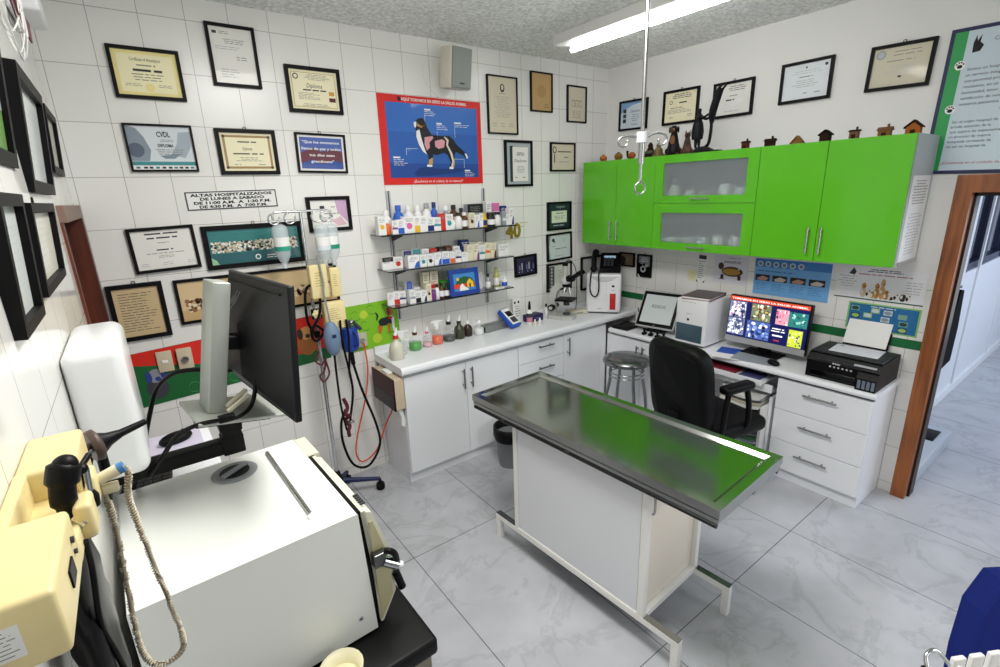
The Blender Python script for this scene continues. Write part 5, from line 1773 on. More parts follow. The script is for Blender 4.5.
s.tube(smooth_path([(-.085, -.10, .03), (-.09, -.142, -.005), (-.095, -.145, -.11), (-.078, -.147, -.165), (-.048, -.147, -.17), (-.032, -.146, -.12), (-.035, -.142, -.01), (-.038, -.06, .015)]), .0055, BLACK, 8); s.build('coiled_cord', t)

# ================================================================ on the lower desk worktop
ZD = 0.7768
t = thing('touch_terminal', 'square grey-screened touch terminal with a black bezel tilted back on the desk', 'screen', (3.345, 2.405, ZD), R(-80), rx=0)
M0 = Matrix.Translation((0, 0, .045)) @ Matrix.Rotation(R(-30), 4, 'X')
s = MB(M0); s.rbox(-.17, 0, 0, .17, .03, .32, .008, mat('silver_plastic', '#b4b6b8', .4)); s.build('case', t)
s = MB(M0); s.rbox(-.16, -.006, .012, .16, .004, .312, .004, BLACK); s.build('bezel', t)
SCR = mat('grey_screen', '#aeb5b3', .3, emit=.25)
s = MB(M0); s.box(-.135, -.0075, .04, .135, -.004, .285, SCR)
s.text('EDDX', 0, .175, .035, -.0082, INK, width=.12); s.rect(-.07, .172, .07, .174, -.0081, INKL); s.build('display', t)
s = MB(M0); s.text('sonic', 0, .018, .011, -.0066, LGREY); s.build('lettering', t)
s = MB(); s.rbox(-.08, .02, 0, .08, .22, .02, .006, BLACK); s.prism([(.06, .02), (.16, .02), (.19, .20), (.16, .21)], -.05, .05, DGREY, 'yz'); s.build('stand', t)
p = MB(); p.rbox(-.11, -.08, 0, .11, .08, .02, .006, BLACK); o = p.build('keypad_console', loc=(3.345, 2.675, ZD)); o.rotation_euler.z = R(4)
tag(o, 'flat black keypad console lying in the desk corner beside the touch terminal', 'keypad')
for i, (x, y) in enumerate(((3.265, 2.43), (3.27, 2.37), (3.26, 2.30), (3.265, 2.245))):
    t = thing('stamp', 'small black hand stamp in front of the touch terminal, %s from the corner' % ORD[i], 'stamp', (x, y, ZD), 0, 'hand stamps on the desk')
    s = MB(); s.rbox(-.02, -.014, 0, .02, .014, .022, .004, BLACK); s.build('base', t)
    s = MB(); s.lathe([(.008, .022), (.009, .035), (.014, .045), (.012, .055)], BLACK, 12); s.build('grip', t)
t = thing('pen_cup', 'dark red cup of pens behind the touch terminal', 'cup', (3.44, 2.60, ZD))
s = MB(); s.lathe([(.03, 0), (.036, .09), (.033, .09), (.028, .005)], mat('dark_red_cup', '#6d1522', .4), 16, cap=False); s.build('cup', t)
for i in range(3):
    s = MB(); s.cyl((.006 * i - .006, .004 * i, .01), (.02 * i - .02, .02 - .015 * i, .17), .004, (BLACK, BLUE, BLACK)[i], n=8); s.build('pen', t)
p = MB(); p.rbox(-.05, -.06, 0, .05, .06, .12, .008, OFFW); o = p.build('transformer_box', loc=(3.56, 2.66, ZD)); tag(o, 'off-white box against the wall below the green stripe, behind the pen cup', 'box')
p = MB(); p.tube(smooth_path([(3.60, 2.78, 1.20), (3.59, 2.70, 1.10), (3.585, 2.66, 1.0), (3.57, 2.65, .9)]), .005, WHITEP, 8); tag(p.build('cable'), 'thin white cable running down the tiles behind the touch terminal', 'cable')

t = thing('chemistry_analyser', 'tall white desktop analyser with a dark blue lower panel, a book on top', 'analyser', (3.44, 2.025, ZD), 0)
t.rotation_euler.z = R(-90)
s = MB(); s.rbox(-.127, -.17, .01, .127, .17, .355, .012, WHITEP); s.box(-.11, -.165, 0, .11, .165, .01, DGREY); s.build('housing', t)
s = MB(); s.rbox(-.116, -.174, .03, .10, -.166, .165, .004, mat('petrol_panel', '#3d5563', .3, coat=.3)); o = s.build('door_panel', t); o['label'] = 'dark blue lower panel'
s = MB(); s.disc(-.02, .20, .010, -.1708, BLACK, 14); s.lines(-.05, .02, .24, .25, 1, -.1708, INKL, 1); s.lines(-.08, .04, .33, .338, 1, -.1708, INKL, 2); s.build('marks', t)
t = thing('book', 'dark red book lying on the tall white analyser', 'book', (3.42, 2.02, ZD + .3562), R(-82))
s = MB(); s.box(-.105, -.14, .003, .10, .135, .018, PAPER); s.build('pages', t)
s = MB(); s.box(-.11, -.145, 0, .11, .14, .003, mat('book_red', '#7a2a2c', .4)); s.box(-.11, -.145, .018, .11, .14, .022, mat('book_dark', '#4a3a3e', .35)); s.box(-.11, .136, 0, .11, .14, .022, mat('book_red', '#7a2a2c')); s.build('cover', t)

# wide monitor with the collage
t = thing('computer_monitor', 'wide silver monitor on the desk showing a red-headed collage of photos', 'monitor', (3.44, 1.56, ZD), R(-90), )
t.scale = (.97, .97, .97)
M0 = Matrix.Translation((0, 0, .055)) @ Matrix.Rotation(R(-4), 4, 'X')
s = MB(M0); s.rbox(-.285, 0, 0, .285, .05, .355, .008, BLACK); s.build('case', t)
s = MB(M0); s.box(-.283, -.004, .001, .283, .0, .045, mat('silver_chin', '#b9babc', .35, .3)); s.build('chin', t)
SC = lambda n, h: mat('screen_' + n, h, .3, emit=.55)
s = MB(M0)
s.box(-.277, -.003, .047, .277, .0, .348, SC('navy', '#141852'))
y_ = -.0036
s.rect(-.277, .318, .277, .348, y_, SC('red', '#d8431f'))
s.text('TOMAMOS EN SERIO LA SALUD ANIMAL', .0, .3255, .018, y_ - E2, SC('white', '#ffffff'), bold=True, width=.53)
def pic(x0, z0, x1, z1, base, spots, seed, n=14):
    s.rect(x0, z0, x1, z1, y_, SC(base, base))
    r_ = random.Random(seed)
    for i in range(n):
        w_, h_ = (x1 - x0) * r_.uniform(.06, .2), (z1 - z0) * r_.uniform(.07, .24)
        cx, cz = r_.uniform(x0 + w_ / 2, x1 - w_ / 2), r_.uniform(z0 + h_ / 2, z1 - h_ / 2)
        c_ = spots[i % len(spots)]
        s.disc(cx, cz, w_ / 2, y_ - E1 - .00003 * i, SC(c_, c_), 9, h_ / 2)
pic(-.275, .19, -.15, .312, '#7c80a6', ['#ffffff', '#e2b9c4', '#20244a', '#f2f2f2', '#ffffff', '#3a3f6a'], 1, 60)
pic(-.275, .062, -.15, .185, '#7d86a6', ['#ffffff', '#2a2f58', '#d7dde8', '#ffffff', '#454b78'], 2, 60)
pic(-.11, .19, .028, .312, '#7b8060', ['#2c3a2a', '#d9c06a', '#ffffff', '#4a4a3a', '#b8c0a0', '#7a3a2a', '#e8e6da'], 3, 34)
pic(-.13, .055, .035, .185, '#4a62a8', ['#dfe8f5', '#8fa6d8', '#20306a', '#ffffff', '#6f8acb', '#16204a'], 4, 40)
pic(.065, .19, .15, .298, '#d9a0b0', ['#e0407a', '#3a2a30', '#f2d9d0', '#e86aa0', '#ffffff'], 5, 16)
pic(.15, .19, .272, .292, '#2f7f7a', ['#8fd0c4', '#1a4a4a', '#bfe6dc', '#2a5a60'], 6, 20)
pic(.165, .05, .255, .17, '#c9d83a', ['#3a2a6a', '#f2e6c0', '#2a4a8a', '#e8f06a', '#e9e4d8'], 7, 18)
s.lines(.045, .14, .13, .165, 2, y_, SC('white', '#ffffff'), 5, th=.6)
s.lines(.055, .13, .095, .12, 1, y_, SC('white', '#ffffff'), 6, th=.6)
s.lines(.06, .13, .06, .085, 1, y_, SC('crimson', '#a83a4a'), 7, th=.6)
s.build('display', t)
s = MB(); s.box(-.04, .02, .01, .04, .06, .09, BLACK); s.build('neck', t)
s = MB(); s.rbox(-.13, -.05, 0, .13, .10, .012, .004, BLACK); s.build('stand_foot', t)

p = MB(); p.box(-.09, -.13, 0, .09, .13, .003, PAPER); p.box(-.088, -.02, .003, .088, .128, .0036, BLUE); o = p.build('leaflet', loc=(3.31, 1.72, ZD)); o.rotation_euler.z = R(-75); tag(o, 'blue and white leaflet lying on the desk beneath the wide monitor', 'leaflet')
p = MB(); p.box(-.13, -.09, 0, .13, .09, .004, mat('grey_card', '#8f979c', .5)); o = p.build('document_sheet', loc=(3.32, 1.55, ZD)); o.rotation_euler.z = R(-80); tag(o, 'grey paper sheet on the desk in front of the monitor, beside the blue leaflet', 'paper')
t = thing('computer_mouse', 'black computer mouse on the desk beside the grey sheet', 'mouse', (3.30, 1.41, ZD + .001), R(60))
s = MB(); s.ball((0, 0, .012), (.05, .03, .022), BLACK, 16, 8); s.build('shell', t)
s = MB(); s.cyl((.02, -.004, .031), (.02, .004, .031), .007, DGREY, n=10); s.build('scroll_wheel', t)

# printer
t = thing('printer', 'black ink tank printer on the desk with paper in its raised rear feeder', 'printer', (3.42, 1.005, ZD), R(-90))
s = MB(); s.prism([(-.165, 0), (.17, 0), (.17, .155), (-.14, .155), (-.165, .11)], -.19, .19, BLACK, 'yz'); s.build('body', t, bevel=.008, seg=3)
s = MB(); s.rbox(-.186, -.135, .156, .186, .13, .166, .004, mat('charcoal_lid', '#1b1c20', .45)); s.build('scanner_lid', t)
s = MB(); s.prism([(-.20, 0), (-.165, 0), (-.165, .10), (-.175, .105), (-.20, .07)], .09, .19, BLACK, 'yz'); s.build('ink_tank', t, bevel=.004)
for i in range(4):
    s = MB(); s.box(.10 + .023 * i, -.2025, .012, .116 + .023 * i, -.2, .062, mat('ink_window', '#6f7786', .3)); s.build('ink_window', t)
s = MB(); s.rbox(-.165, -.170, .015, .08, -.160, .055, .004, mat('glossy_black', '#050507', .15)); s.build('output_slot', t)
s = MB(); s.box(-.13, -.168, .122, .10, -.150, .128, DGREY)
for i in range(6):
    s.disc(-.06 + .022 * i, .092, .006, -.1664, LGREY, 8)
s.build('control_row', t)
s = MB(); s.box(.06, -.164, .128, .17, -.150, .136, LGREY); s.build('lid_grip', t)
s = MB(); s.text('EPSON', -.03, .108, .013, -.1665, PAPER, bold=True); s.build('badge', t)
s = MB(); s.M = Matrix.Translation((0, .165, .15)) @ Matrix.Rotation(R(-22), 4, 'X'); s.box(-.12, 0, 0, .12, .006, .16, BLACK); s.build('rear_feeder', t)
p = MB(); p.M = Matrix.Translation((3.42 + .152, 1.005, ZD + .168)) @ Matrix.Rotation(R(-90), 4, 'Z') @ Matrix.Rotation(R(-22), 4, 'X'); p.box(-.115, -.005, 0, .115, -.003, .16, PAPER); tag(p.build('paper'), 'blank white sheet standing in the rear feeder of the printer', 'paper')
p = MB(); p.box(-.125, -.09, 0, .125, .09, .002, mat('printed_sheet', '#e1e4ea', .5)); p.box(-.1, .05, .002, -.08, .06, .0022, INK)
o = p.build('paper', loc=(3.43, .995, ZD + .1668)); o.rotation_euler.z = R(-86); tag(o, 'printed white sheet lying on the scanner lid of the printer', 'paper')

# ================================================================ ornaments along the top of the green cabinets
ZT = 2.1658
CLAY = mat('orange_clay', '#9c5a2a', .8, spec=.15); DCLAY = mat('dark_clay', '#2b1a12', .8, spec=.15); YCLAY = mat('ochre_clay', '#7f5c2a', .75, spec=.2); RCLAY = mat('red_clay', '#5c281c', .75, spec=.2)
BRONZE = mat('dark_bronze', '#07090c', .5, spec=.25)
GO = 'ornaments along the top of the green cabinets'


def gourd(y, label, col, r):
    t = thing('clay_jar', label, 'ornament', (3.31, y, ZT), 0, GO)
    s = MB(); s.lathe([(r * .6, 0), (r, r * .5), (r * .95, r * 1.1), (r * .55, r * 1.5), (r * .3, r * 1.6)], col, 16); s.build('body', t)
    s = MB(); s.lathe([(r * .35, r * 1.55), (r * .3, r * 1.75), (r * .1, r * 1.8)], DCLAY, 12); s.build('lid', t)


def house(y, label, wall, roof, w, d, h, rh, gable=True):
    t = thing('clay_house', label, 'ornament', (3.31, y, ZT), R(-90), GO)
    w, d, h, rh = w * .72, d * .72, h * .7, rh * .7
    s = MB(); s.box(-w / 2, -d / 2, 0, w / 2, d / 2, h, wall)
    if gable:
        s.prism([(-w / 2, h), (w / 2, h), (0, h + rh)], -d / 2, d / 2, wall)
    s.build('walls', t)
    s = MB()
    if gable:
        for q in (-1, 1):
            s.prism([(0, h + rh + .004), (q * (w / 2 + .008), h - .003), (q * (w / 2 + .008), h + .004), (0, h + rh + .012)], -d / 2 - .006, d / 2 + .006, roof)
    else:
        s.prism([(-d / 2 - .006, h), (d / 2 + .006, h), (d / 2 - .01, h + rh), (-d / 2 + .015, h + rh)], -w / 2 - .006, w / 2 + .006, roof, 'yz')
        s.box(w * .15, -.006, h + rh * .5, w * .28, .01, h + rh + .014, roof)
    s.build('roof', t)
    s = MB(); s.box(-.010, -d / 2 - .003, .002, .010, -d / 2 + .001, h * .62, DCLAY); s.build('doorway', t)


gourd(2.96, 'small orange clay jar on the green cabinets, the one nearest the room corner', CLAY, .030)
gourd(2.80, 'round orange clay pot on the green cabinets, between two smaller ones', YCLAY, .034)
t = thing('clay_snail', 'orange clay animal with a raised head on the corner green cabinet', 'ornament', (3.31, 2.665, ZT), 0, GO)
s = MB(); s.ball((0, 0, .026), (.03, .03, .026), CLAY); s.build('shell', t)
s = MB(); s.tube(smooth_path([(0, .01, .012), (0, .035, .012), (0, .045, .035), (0, .045, .052)]), .008, DCLAY, 8); s.ball((0, .045, .055), .011, DCLAY, 10, 6); s.build('head', t)
t = thing('clay_house', 'dark clay hut seen behind the hanging loop on the green cabinets', 'ornament', (3.36, 2.53, ZT), R(-90), GO)
s = MB(); s.lathe([(.045, 0), (.04, .03), (.03, .05), (.018, .075), (.02, .09), (.008, .11)], DCLAY, 12); s.build('body', t)
s = MB(); s.lathe([(.044, .028), (.05, .026), (.036, .05)], mat('grey_bronze', '#54524a', .5, .4), 12, cap=False); s.build('eaves', t)
t = thing('bell_ornament', 'bronze bell-shaped ornament on the green cabinets, beside the sitting black dog', 'ornament', (3.32, 2.425, ZT), 0, GO)
s = MB(); s.lathe([(.042, 0), (.046, .012), (.036, .02), (.03, .05), (.018, .065)], mat('old_brass', '#6b5f3a', .45, .6), 16); s.build('bell', t)
s = MB(); s.lathe([(.014, .065), (.02, .078), (.008, .098), (.003, .11)], mat('old_brass', '#6b5f3a'), 12); s.build('finial', t)


def sitting_dog(y, h, coat, chest, label, yaw, floppy):
    t = thing('dog_figurine', label, 'figurine', (3.33, y, ZT), yaw, GO)
    k = h
    s = MB()
    s.lathe([(.20 * k, 0), (.235 * k, .08 * k), (.23 * k, .2 * k), (.17 * k, .42 * k), (.14 * k, .58 * k), (.11 * k, .70 * k), (.10 * k, .78 * k)], coat, 16)
    s.ball((0, -.04 * k, .84 * k), (.14 * k, .15 * k, .13 * k), coat)
    s.ball((0, -.18 * k, .81 * k), (.07 * k, .10 * k, .06 * k), chest)
    s.ball((0, -.275 * k, .825 * k), (.025 * k, .025 * k, .02 * k), BLACK, 8, 6)
    for q in (-1, 1):
        s.tube(smooth_path([(q * .11 * k, -.08 * k, .45 * k), (q * .11 * k, -.17 * k, .25 * k), (q * .11 * k, -.2 * k, .05 * k), (q * .11 * k, -.26 * k, .03 * k)]), .05 * k, coat, 8)
        s.ball((q * .19 * k, .02 * k, .13 * k), (.10 * k, .17 * k, .13 * k), coat)
        s.ball((q * .19 * k, -.17 * k, .035 * k), (.05 * k, .09 * k, .035 * k), chest)
        s.ball((q * .06 * k, -.15 * k, .88 * k), .016 * k, BLACK, 8, 6)
    s.tube(smooth_path([(0, .2 * k, .08 * k), (.1 * k, .3 * k, .05 * k), (.2 * k, .28 * k, .04 * k)]), .035 * k, coat, 8)
    s.build('body', t)
    for q in (-1, 1):
        s = MB()
        if floppy:
            s.ball((q * .145 * k, -.03 * k, .83 * k), (.03 * k, .07 * k, .11 * k), coat, 10, 6)
        else:
            s.cyl((q * .08 * k, 0, .92 * k), (q * .095 * k, 0, 1.08 * k), .045 * k, coat, r1=.006 * k, n=10)
        s.build('ear', t)
    s = MB(); s.ball((0, -.155 * k, .48 * k), (.085 * k, .05 * k, .16 * k), chest); s.build('chest_patch', t)
    return t


sitting_dog(2.305, .21, mat('black_glaze', '#0f0b0a', .4, spec=.25), mat('tan_glaze', '#7a4a26', .4), 'black and tan sitting dog figurine on the green cabinets', R(-70), True)
sitting_dog(2.193, .15, mat('rust_glaze', '#4a2715', .5), mat('dark_glaze', '#2a1710', .4), 'smaller prick-eared brown dog figurine beside the black sitting one', R(-60), False)

# acrobat statuette
t = thing('statuette', 'dark bronze statuette of a figure lifting a second one overhead, on the green cabinets', 'statuette', (3.31, 2.055, ZT), R(-90), GO)


def skin(name, joints, edges, m, parent, root=0):
    me = bpy.data.meshes.new(name)
    me.from_pydata([j[:3] for j in joints], edges, [])
    o = bpy.data.objects.new(name, me)
    COL.objects.link(o)
    sk = o.modifiers.new('skin', 'SKIN')
    for i, j in enumerate(joints):
        v = me.skin_vertices[0].data[i]
        r_ = j[3] * 1.12
        v.radius = (r_, r_)
        v.use_root = (i == root)
    sk.use_smooth_shade = True
    sb = o.modifiers.new('sub', 'SUBSURF'); sb.levels = 2; sb.render_levels = 2
    me.materials.append(m)
    o.parent = parent
    return o


s = MB()
s.lathe([(.08, 0), (.082, .006), (.065, .02), (.04, .032), (.015, .04)], BRONZE, 14)
s.M = Matrix.Identity(4)
s.box(-.082, -.03, 0, .13, .03, .010, BRONZE)
s.build('base', t, bevel=.004)
s = MB(); s.tube(smooth_path([(.01, 0, .03), (.035, 0, .05), (.045, 0, .09), (.05, 0, .16), (.045, 0, .20)]), .011, BRONZE, 8); s.build('trunk_support', t)
# lower figure: stands, arms raised to hold the upper one
J = [(-.05, 0, .17, .021), (-.05, 0, .205, .019), (-.05, 0, .235, .022), (-.048, 0, .258, .009), (-.048, 0, .275, .016), (-.047, 0, .29, .013),
     (-.062, .004, .165, .014), (-.062, .004, .10, .012), (-.060, 0, .04, .008), (-.045, -.008, .03, .007),
     (-.036, -.004, .165, .014), (-.034, -.004, .10, .012), (-.034, 0, .04, .008), (-.02, -.008, .03, .007),
     (-.03, -.012, .232, .011), (.0, -.014, .225, .008), (.03, -.006, .245, .007),
     (-.03, .012, .232, .011), (.0, .016, .215, .008), (.028, .008, .225, .007)]
Ed = [(0, 1), (1, 2), (2, 3), (3, 4), (4, 5), (0, 6), (6, 7), (7, 8), (8, 9), (0, 10), (10, 11), (11, 12), (12, 13), (2, 14), (14, 15), (15, 16), (2, 17), (17, 18), (18, 19)]
skin('lower_figure', J, Ed, BRONZE, t)
s = MB(); s.lathe([(.036, .09), (.041, .14), (.034, .185), (.028, .205)], BRONZE, 12, (-.05, 0, 0), cap=False); s.build('skirt', t)
J = [(.055, 0, .27, .020), (.065, 0, .31, .018), (.078, 0, .345, .020), (.084, 0, .368, .008), (.09, 0, .385, .014), (.094, 0, .398, .011),
     (.042, -.008, .25, .013), (.04, -.006, .215, .010), (.048, -.004, .185, .007),
     (.06, .008, .25, .013), (.055, .008, .21, .010), (.05, .006, .18, .007),
     (.072, -.014, .352, .009), (.085, -.012, .39, .007), (.115, -.006, .412, .005),
     (.09, .014, .352, .009), (.105, .012, .39, .007), (.13, .006, .405, .005)]
Ed = [(0, 1), (1, 2), (2, 3), (3, 4), (4, 5), (0, 6), (6, 7), (7, 8), (0, 9), (9, 10), (10, 11), (2, 12), (12, 13), (13, 14), (2, 15), (15, 16), (16, 17)]
skin('upper_figure', J, Ed, BRONZE, t)

house(1.755, 'narrow red clay house on the green cabinets, beside the statuette base', RCLAY, DCLAY, .055, .04, .05, .018, False)
house(1.60, 'wide dark brown clay house over the gap between green cabinets', DCLAY, DCLAY, .075, .045, .045, .022, False)
house(1.44, 'triangular ochre clay hut on the green cabinets', YCLAY, YCLAY, .075, .04, .006, .045, True)
house(1.29, 'black-brown gabled clay house on the green cabinets', DCLAY, BLACKM, .07, .05, .05, .025, True)
house(1.147, 'brown clay tower house with a ragged top on the green cabinets', mat('umber_clay', '#6a4526', .6), DCLAY, .058, .04, .055, .014, False)
house(1.007, 'ochre clay house with a brown roof and dark doorway on the green cabinets', YCLAY, mat('umber_clay', '#6a4526'), .075, .05, .04, .026, False)
house(.885, 'orange wide-gabled clay house at the doorway end of the green cabinets', CLAY, DCLAY, .085, .05, .042, .036, True)

# ================================================================ stool, office chair, table, bin
t = thing('stool', 'round steel stool with splayed tube legs in front of the white corner cabinets', 'stool', (3.005, 2.39, 0))
s = MB(); s.lathe([(.02, .60), (.165, .60), (.187, .608), (.19, .625), (.18, .645), (.14, .655), (.0, .65)], mat('stool_steel', '#8a8c8c', .22, 1.0), 32); s.build('seat', t)
for k in range(4):
    a = PI / 4 + k * PI / 2 + .3
    ca, sa = math.cos(a), math.sin(a)
    s = MB(); s.tube(smooth_path([(.13 * ca, .13 * sa, .60), (.138 * ca, .138 * sa, .54), (.138 * ca, .138 * sa, .47), (.17 * ca, .17 * sa, .30), (.195 * ca, .195 * sa, .02)]), .013, mat('leg_steel', '#9a9c9c', .22, 1.0), 10); s.cyl((.195 * ca, .195 * sa, 0), (.195 * ca, .195 * sa, .03), .016, BLACK, n=10); s.build('leg', t)
for z, r in ((.535, .138), (.505, .138)):
    s = MB(); s.tube([(r * math.cos(2 * PI * i / 28), r * math.sin(2 * PI * i / 28), z) for i in range(28)], .006, CHROME, 8, closed=True); s.build('ring', t)

LEA = mat('black_leather', '#040405', .5, bump=(300, .1), spec=.22)
t = thing('office_chair', 'black padded office chair with armrests turned to the desk', 'chair', (2.815, 1.575, 0), R(-11))
s = MB()
bt = Matrix.Translation((-.25, 0, .50)) @ Matrix.Rotation(R(-8), 4, 'Y')
s.M = bt
n = 20
out = []
for i in range(n * 4):
    q = 2 * PI * i / (n * 4)
    c_, s_ = math.cos(q), math.sin(q)
    e = .42
    yy_ = (abs(c_) ** e) * (1 if c_ > 0 else -1)
    zz_ = (abs(s_) ** e) * (1 if s_ > 0 else -1)
    wv = .232 + .012 * (zz_ < 0) * abs(zz_)
    out.append((yy_ * wv, .27 + zz_ * .285))
rings = [(-.045, .90), (-.038, .97), (-.02, 1.0), (.025, 1.0), (.045, .97), (.055, .88)]
vs, fs = [], []
for x_, k in rings:
    for (a_, b_) in out:
        vs.append((x_ + .04 * (a_ / .26) ** 2, a_ * k, .27 + (b_ - .27) * k))
m_ = len(out)
for r_ in range(len(rings) - 1):
    for i in range(m_):
        fs.append((r_ * m_ + i, r_ * m_ + (i + 1) % m_, (r_ + 1) * m_ + (i + 1) % m_, (r_ + 1) * m_ + i))
s.add(vs, fs, LEA, True)
s.add(vs[:m_], [list(range(m_))[::-1]], LEA); s.add(vs[-m_:], [list(range(m_))], LEA)
s.build('backrest', t)
s = MB(); s.rbox(-.24, -.25, .43, .27, .25, .53, .04, LEA, 4); s.build('seat', t)
s = MB(); s.box(-.30, -.04, .40, -.23, .04, .60, BLACK); s.box(-.28, -.04, .40, .1, .04, .43, BLACK); s.build('back_bracket', t, bevel=.006)
for q in (-1, 1):
    p = MB(); p.rbox(-.17, q * .245 - .038, .765, .07, q * .245 + .038, .815, .02, LEA); o = p.build('armrest', t)
    for x0_, x1_ in ((.06, .03), (-.14, -.12)):
        s = MB(); s.tube(smooth_path([(x0_, q * .21, .46), (x0_ * 1.1, q * .25, .53), (x0_, q * .25, .66), (x1_, q * .247, .775)]), .017, BLACK, 8); s.build('support', o)
s = MB(); s.cyl((0, 0, .10), (0, 0, .42), .028, CHROME, n=14); s.cyl((0, 0, .09), (0, 0, .25), .04, BLACK, n=14); s.build('gas_column', t)
for k in range(5):
    a = k * 2 * PI / 5 + .3
    ca, sa = math.cos(a), math.sin(a)
    s = MB(); s.tube([(.03 * ca, .03 * sa, .10), (.30 * ca, .30 * sa, .07)], .022, BLACK, 8, rs=[.028, .017]); o = s.build('base_arm', t)
    c = MB(); c.cyl((.30 * ca - .018 * sa, .30 * sa + .018 * ca, .03), (.30 * ca + .018 * sa, .30 * sa - .018 * ca, .03), .03, BLACK, n=14); c.cyl((.30 * ca, .30 * sa, .03), (.30 * ca, .30 * sa, .07), .008, BLACK, n=8); c.build('caster', o)

# examination table
SST = mat('tray_steel', '#a8aaa6', .13, 1.0)
SSE = mat('tray_edge_steel', '#b4b6b3', .32, 1.0)
FRW = mat('white_enamel', '#f5f4f0', .35)
PANW = mat('table_panel', '#e9ebf0', .35)
CRP = mat('cream_panel', '#f2e9da', .4)
t = thing('examination_table', 'veterinary examination table with a stainless tray top on a white cabinet base', 'table', (1.672, 1.452, 0), R(3.3))
hw, hl, zt, zb = .265, .708, .870, .835
s = MB()
s.box(-hw + .03, -hl + .03, .850, hw - .03, hl - .03, .856, SST)
s.build('tray_floor', t)
s = MB()
for a_, b_ in (((-hw, -hl), (hw, -hl)), ((hw, -hl), (hw, hl)), ((hw, hl), (-hw, hl)), ((-hw, hl), (-hw, -hl))):
    pass
o4 = [(-hw, -hl), (hw, -hl), (hw, hl), (-hw, hl)]
q_ = .036
i4 = [(-hw + q_, -hl + q_), (hw - q_, -hl + q_), (hw - q_, hl - q_), (-hw + q_, hl - q_)]
q2 = .052
j4 = [(-hw + q2, -hl + q2), (hw - q2, -hl + q2), (hw - q2, hl - q2), (-hw + q2, hl - q2)]
for k in range(4):
    a_, b_, c_, d_ = o4[k], o4[(k + 1) % 4], i4[(k + 1) % 4], i4[k]
    e_, f_ = j4[(k + 1) % 4], j4[k]
    s.add([(*a_, zt), (*b_, zt), (*c_, zt), (*d_, zt)], [(0, 1, 2, 3)], SST)
    s.add([(*d_, zt), (*c_, zt), (*e_, .8565), (*f_, .8565)], [(0, 1, 2, 3)], SST)
    s.add([(*a_, zt), (*b_, zt), (*b_, zb), (*a_, zb)], [(0, 3, 2, 1)], SSE)
s.build('tray_rim', t)
s = MB(); s.box(-hw + .004, -hl + .004, .812, hw - .004, hl - .004, .828, SSE); s.build('tray_underside', t)
for q in (-1, 1):
    s = MB()
    s.cyl((q * (hw - .010), -hl + .01, .798), (q * (hw - .010), hl - .01, .798), .0095, mat('rail_dark', '#2b2c2d', .35, .6), n=10)
    for y_ in (-.45, .0, .45):
        s.box(q * (hw - .010) - .008, y_ - .012, .798, q * (hw - .010) + .008, y_ + .012, .813, DSTEEL)
    s.build('side_rail', t)
bw, bl = .232, .412
s = MB()
for x_ in (-bw, bw - .03):
    for y_ in (-bl, bl - .03):
        s.box(x_, y_, .135, x_ + .03, y_ + .03, .806, FRW)
for z_ in (.135, .776):
    s.box(-bw, -bl, z_, -bw + .03, bl, z_ + .03, FRW); s.box(bw - .03, -bl, z_, bw, bl, z_ + .03, FRW)
    s.box(-bw, -bl, z_, bw, -bl + .03, z_ + .03, FRW); s.box(-bw, bl - .03, z_, bw, bl, z_ + .03, FRW)
s.build('cabinet_frame', t, bevel=.002)
for q in (-1, 1):
    s = MB(); s.box(min(q * (bw - .004), q * (bw - .014)), -bl + .034, .169, max(q * (bw - .004), q * (bw - .014)), bl - .034, .772, PANW); s.build('side_panel', t)
s = MB(); s.box(-bw + .033, -bl + .024, .169, bw - .033, -bl + .03, .772, CRP); o = s.build('end_door', t); o['label'] = 'cream end door'
h = MB(); h.tube(smooth_path([(-bw + .05, -bl + .024, .74), (-bw + .05, -bl + .002, .73), (-bw + .05, -bl + .002, .66), (-bw + .05, -bl + .024, .65)]), .005, STEEL, 8); h.build('handle', o)
s = MB(); s.box(-bw + .033, bl - .03, .169, bw - .033, bl - .024, .772, PANW); s.build('end_panel', t)
for q in (-1, 1):
    s = MB(); xc = q * (bw - .015)
    s.box(xc - .016, -.585, .128, xc + .016, .575, .160, FRW)
    o = s.build('skid', t, bevel=.002)
    for y0_, y1_ in ((-.584, -bl - .004), (bl + .004, .574)):
        c = MB(); c.box(xc - .0155, y0_, .160, xc + .0155, y1_, .163, SST if y0_ < 0 else DGREY); c.build('step_plate', o)
    for y_ in (-.569, .559):
        c = MB(); c.box(xc - .016, y_ - .016, .0, xc + .016, y_ + .016, .128, FRW); c.build('leg', o)

t = thing('waste_bin', 'grey bin with a black liner rim standing behind the examination table', 'bin', (1.97, 2.60, 0))
s = MB(); s.lathe([(.085, 0), (.115, .30), (.118, .30), (.112, .29), (.08, .01)], mat('bin_grey', '#85878a', .4, .2), 24, cap=False); s.lathe([(.001, .008), (.085, .008)], BLACK, 24, cap=False); s.build('bucket', t)
s = MB(); s.lathe([(.113, .21), (.124, .25), (.122, .31), (.112, .312), (.105, .25)], BLACK, 24, cap=False); s.build('liner_rim', t)

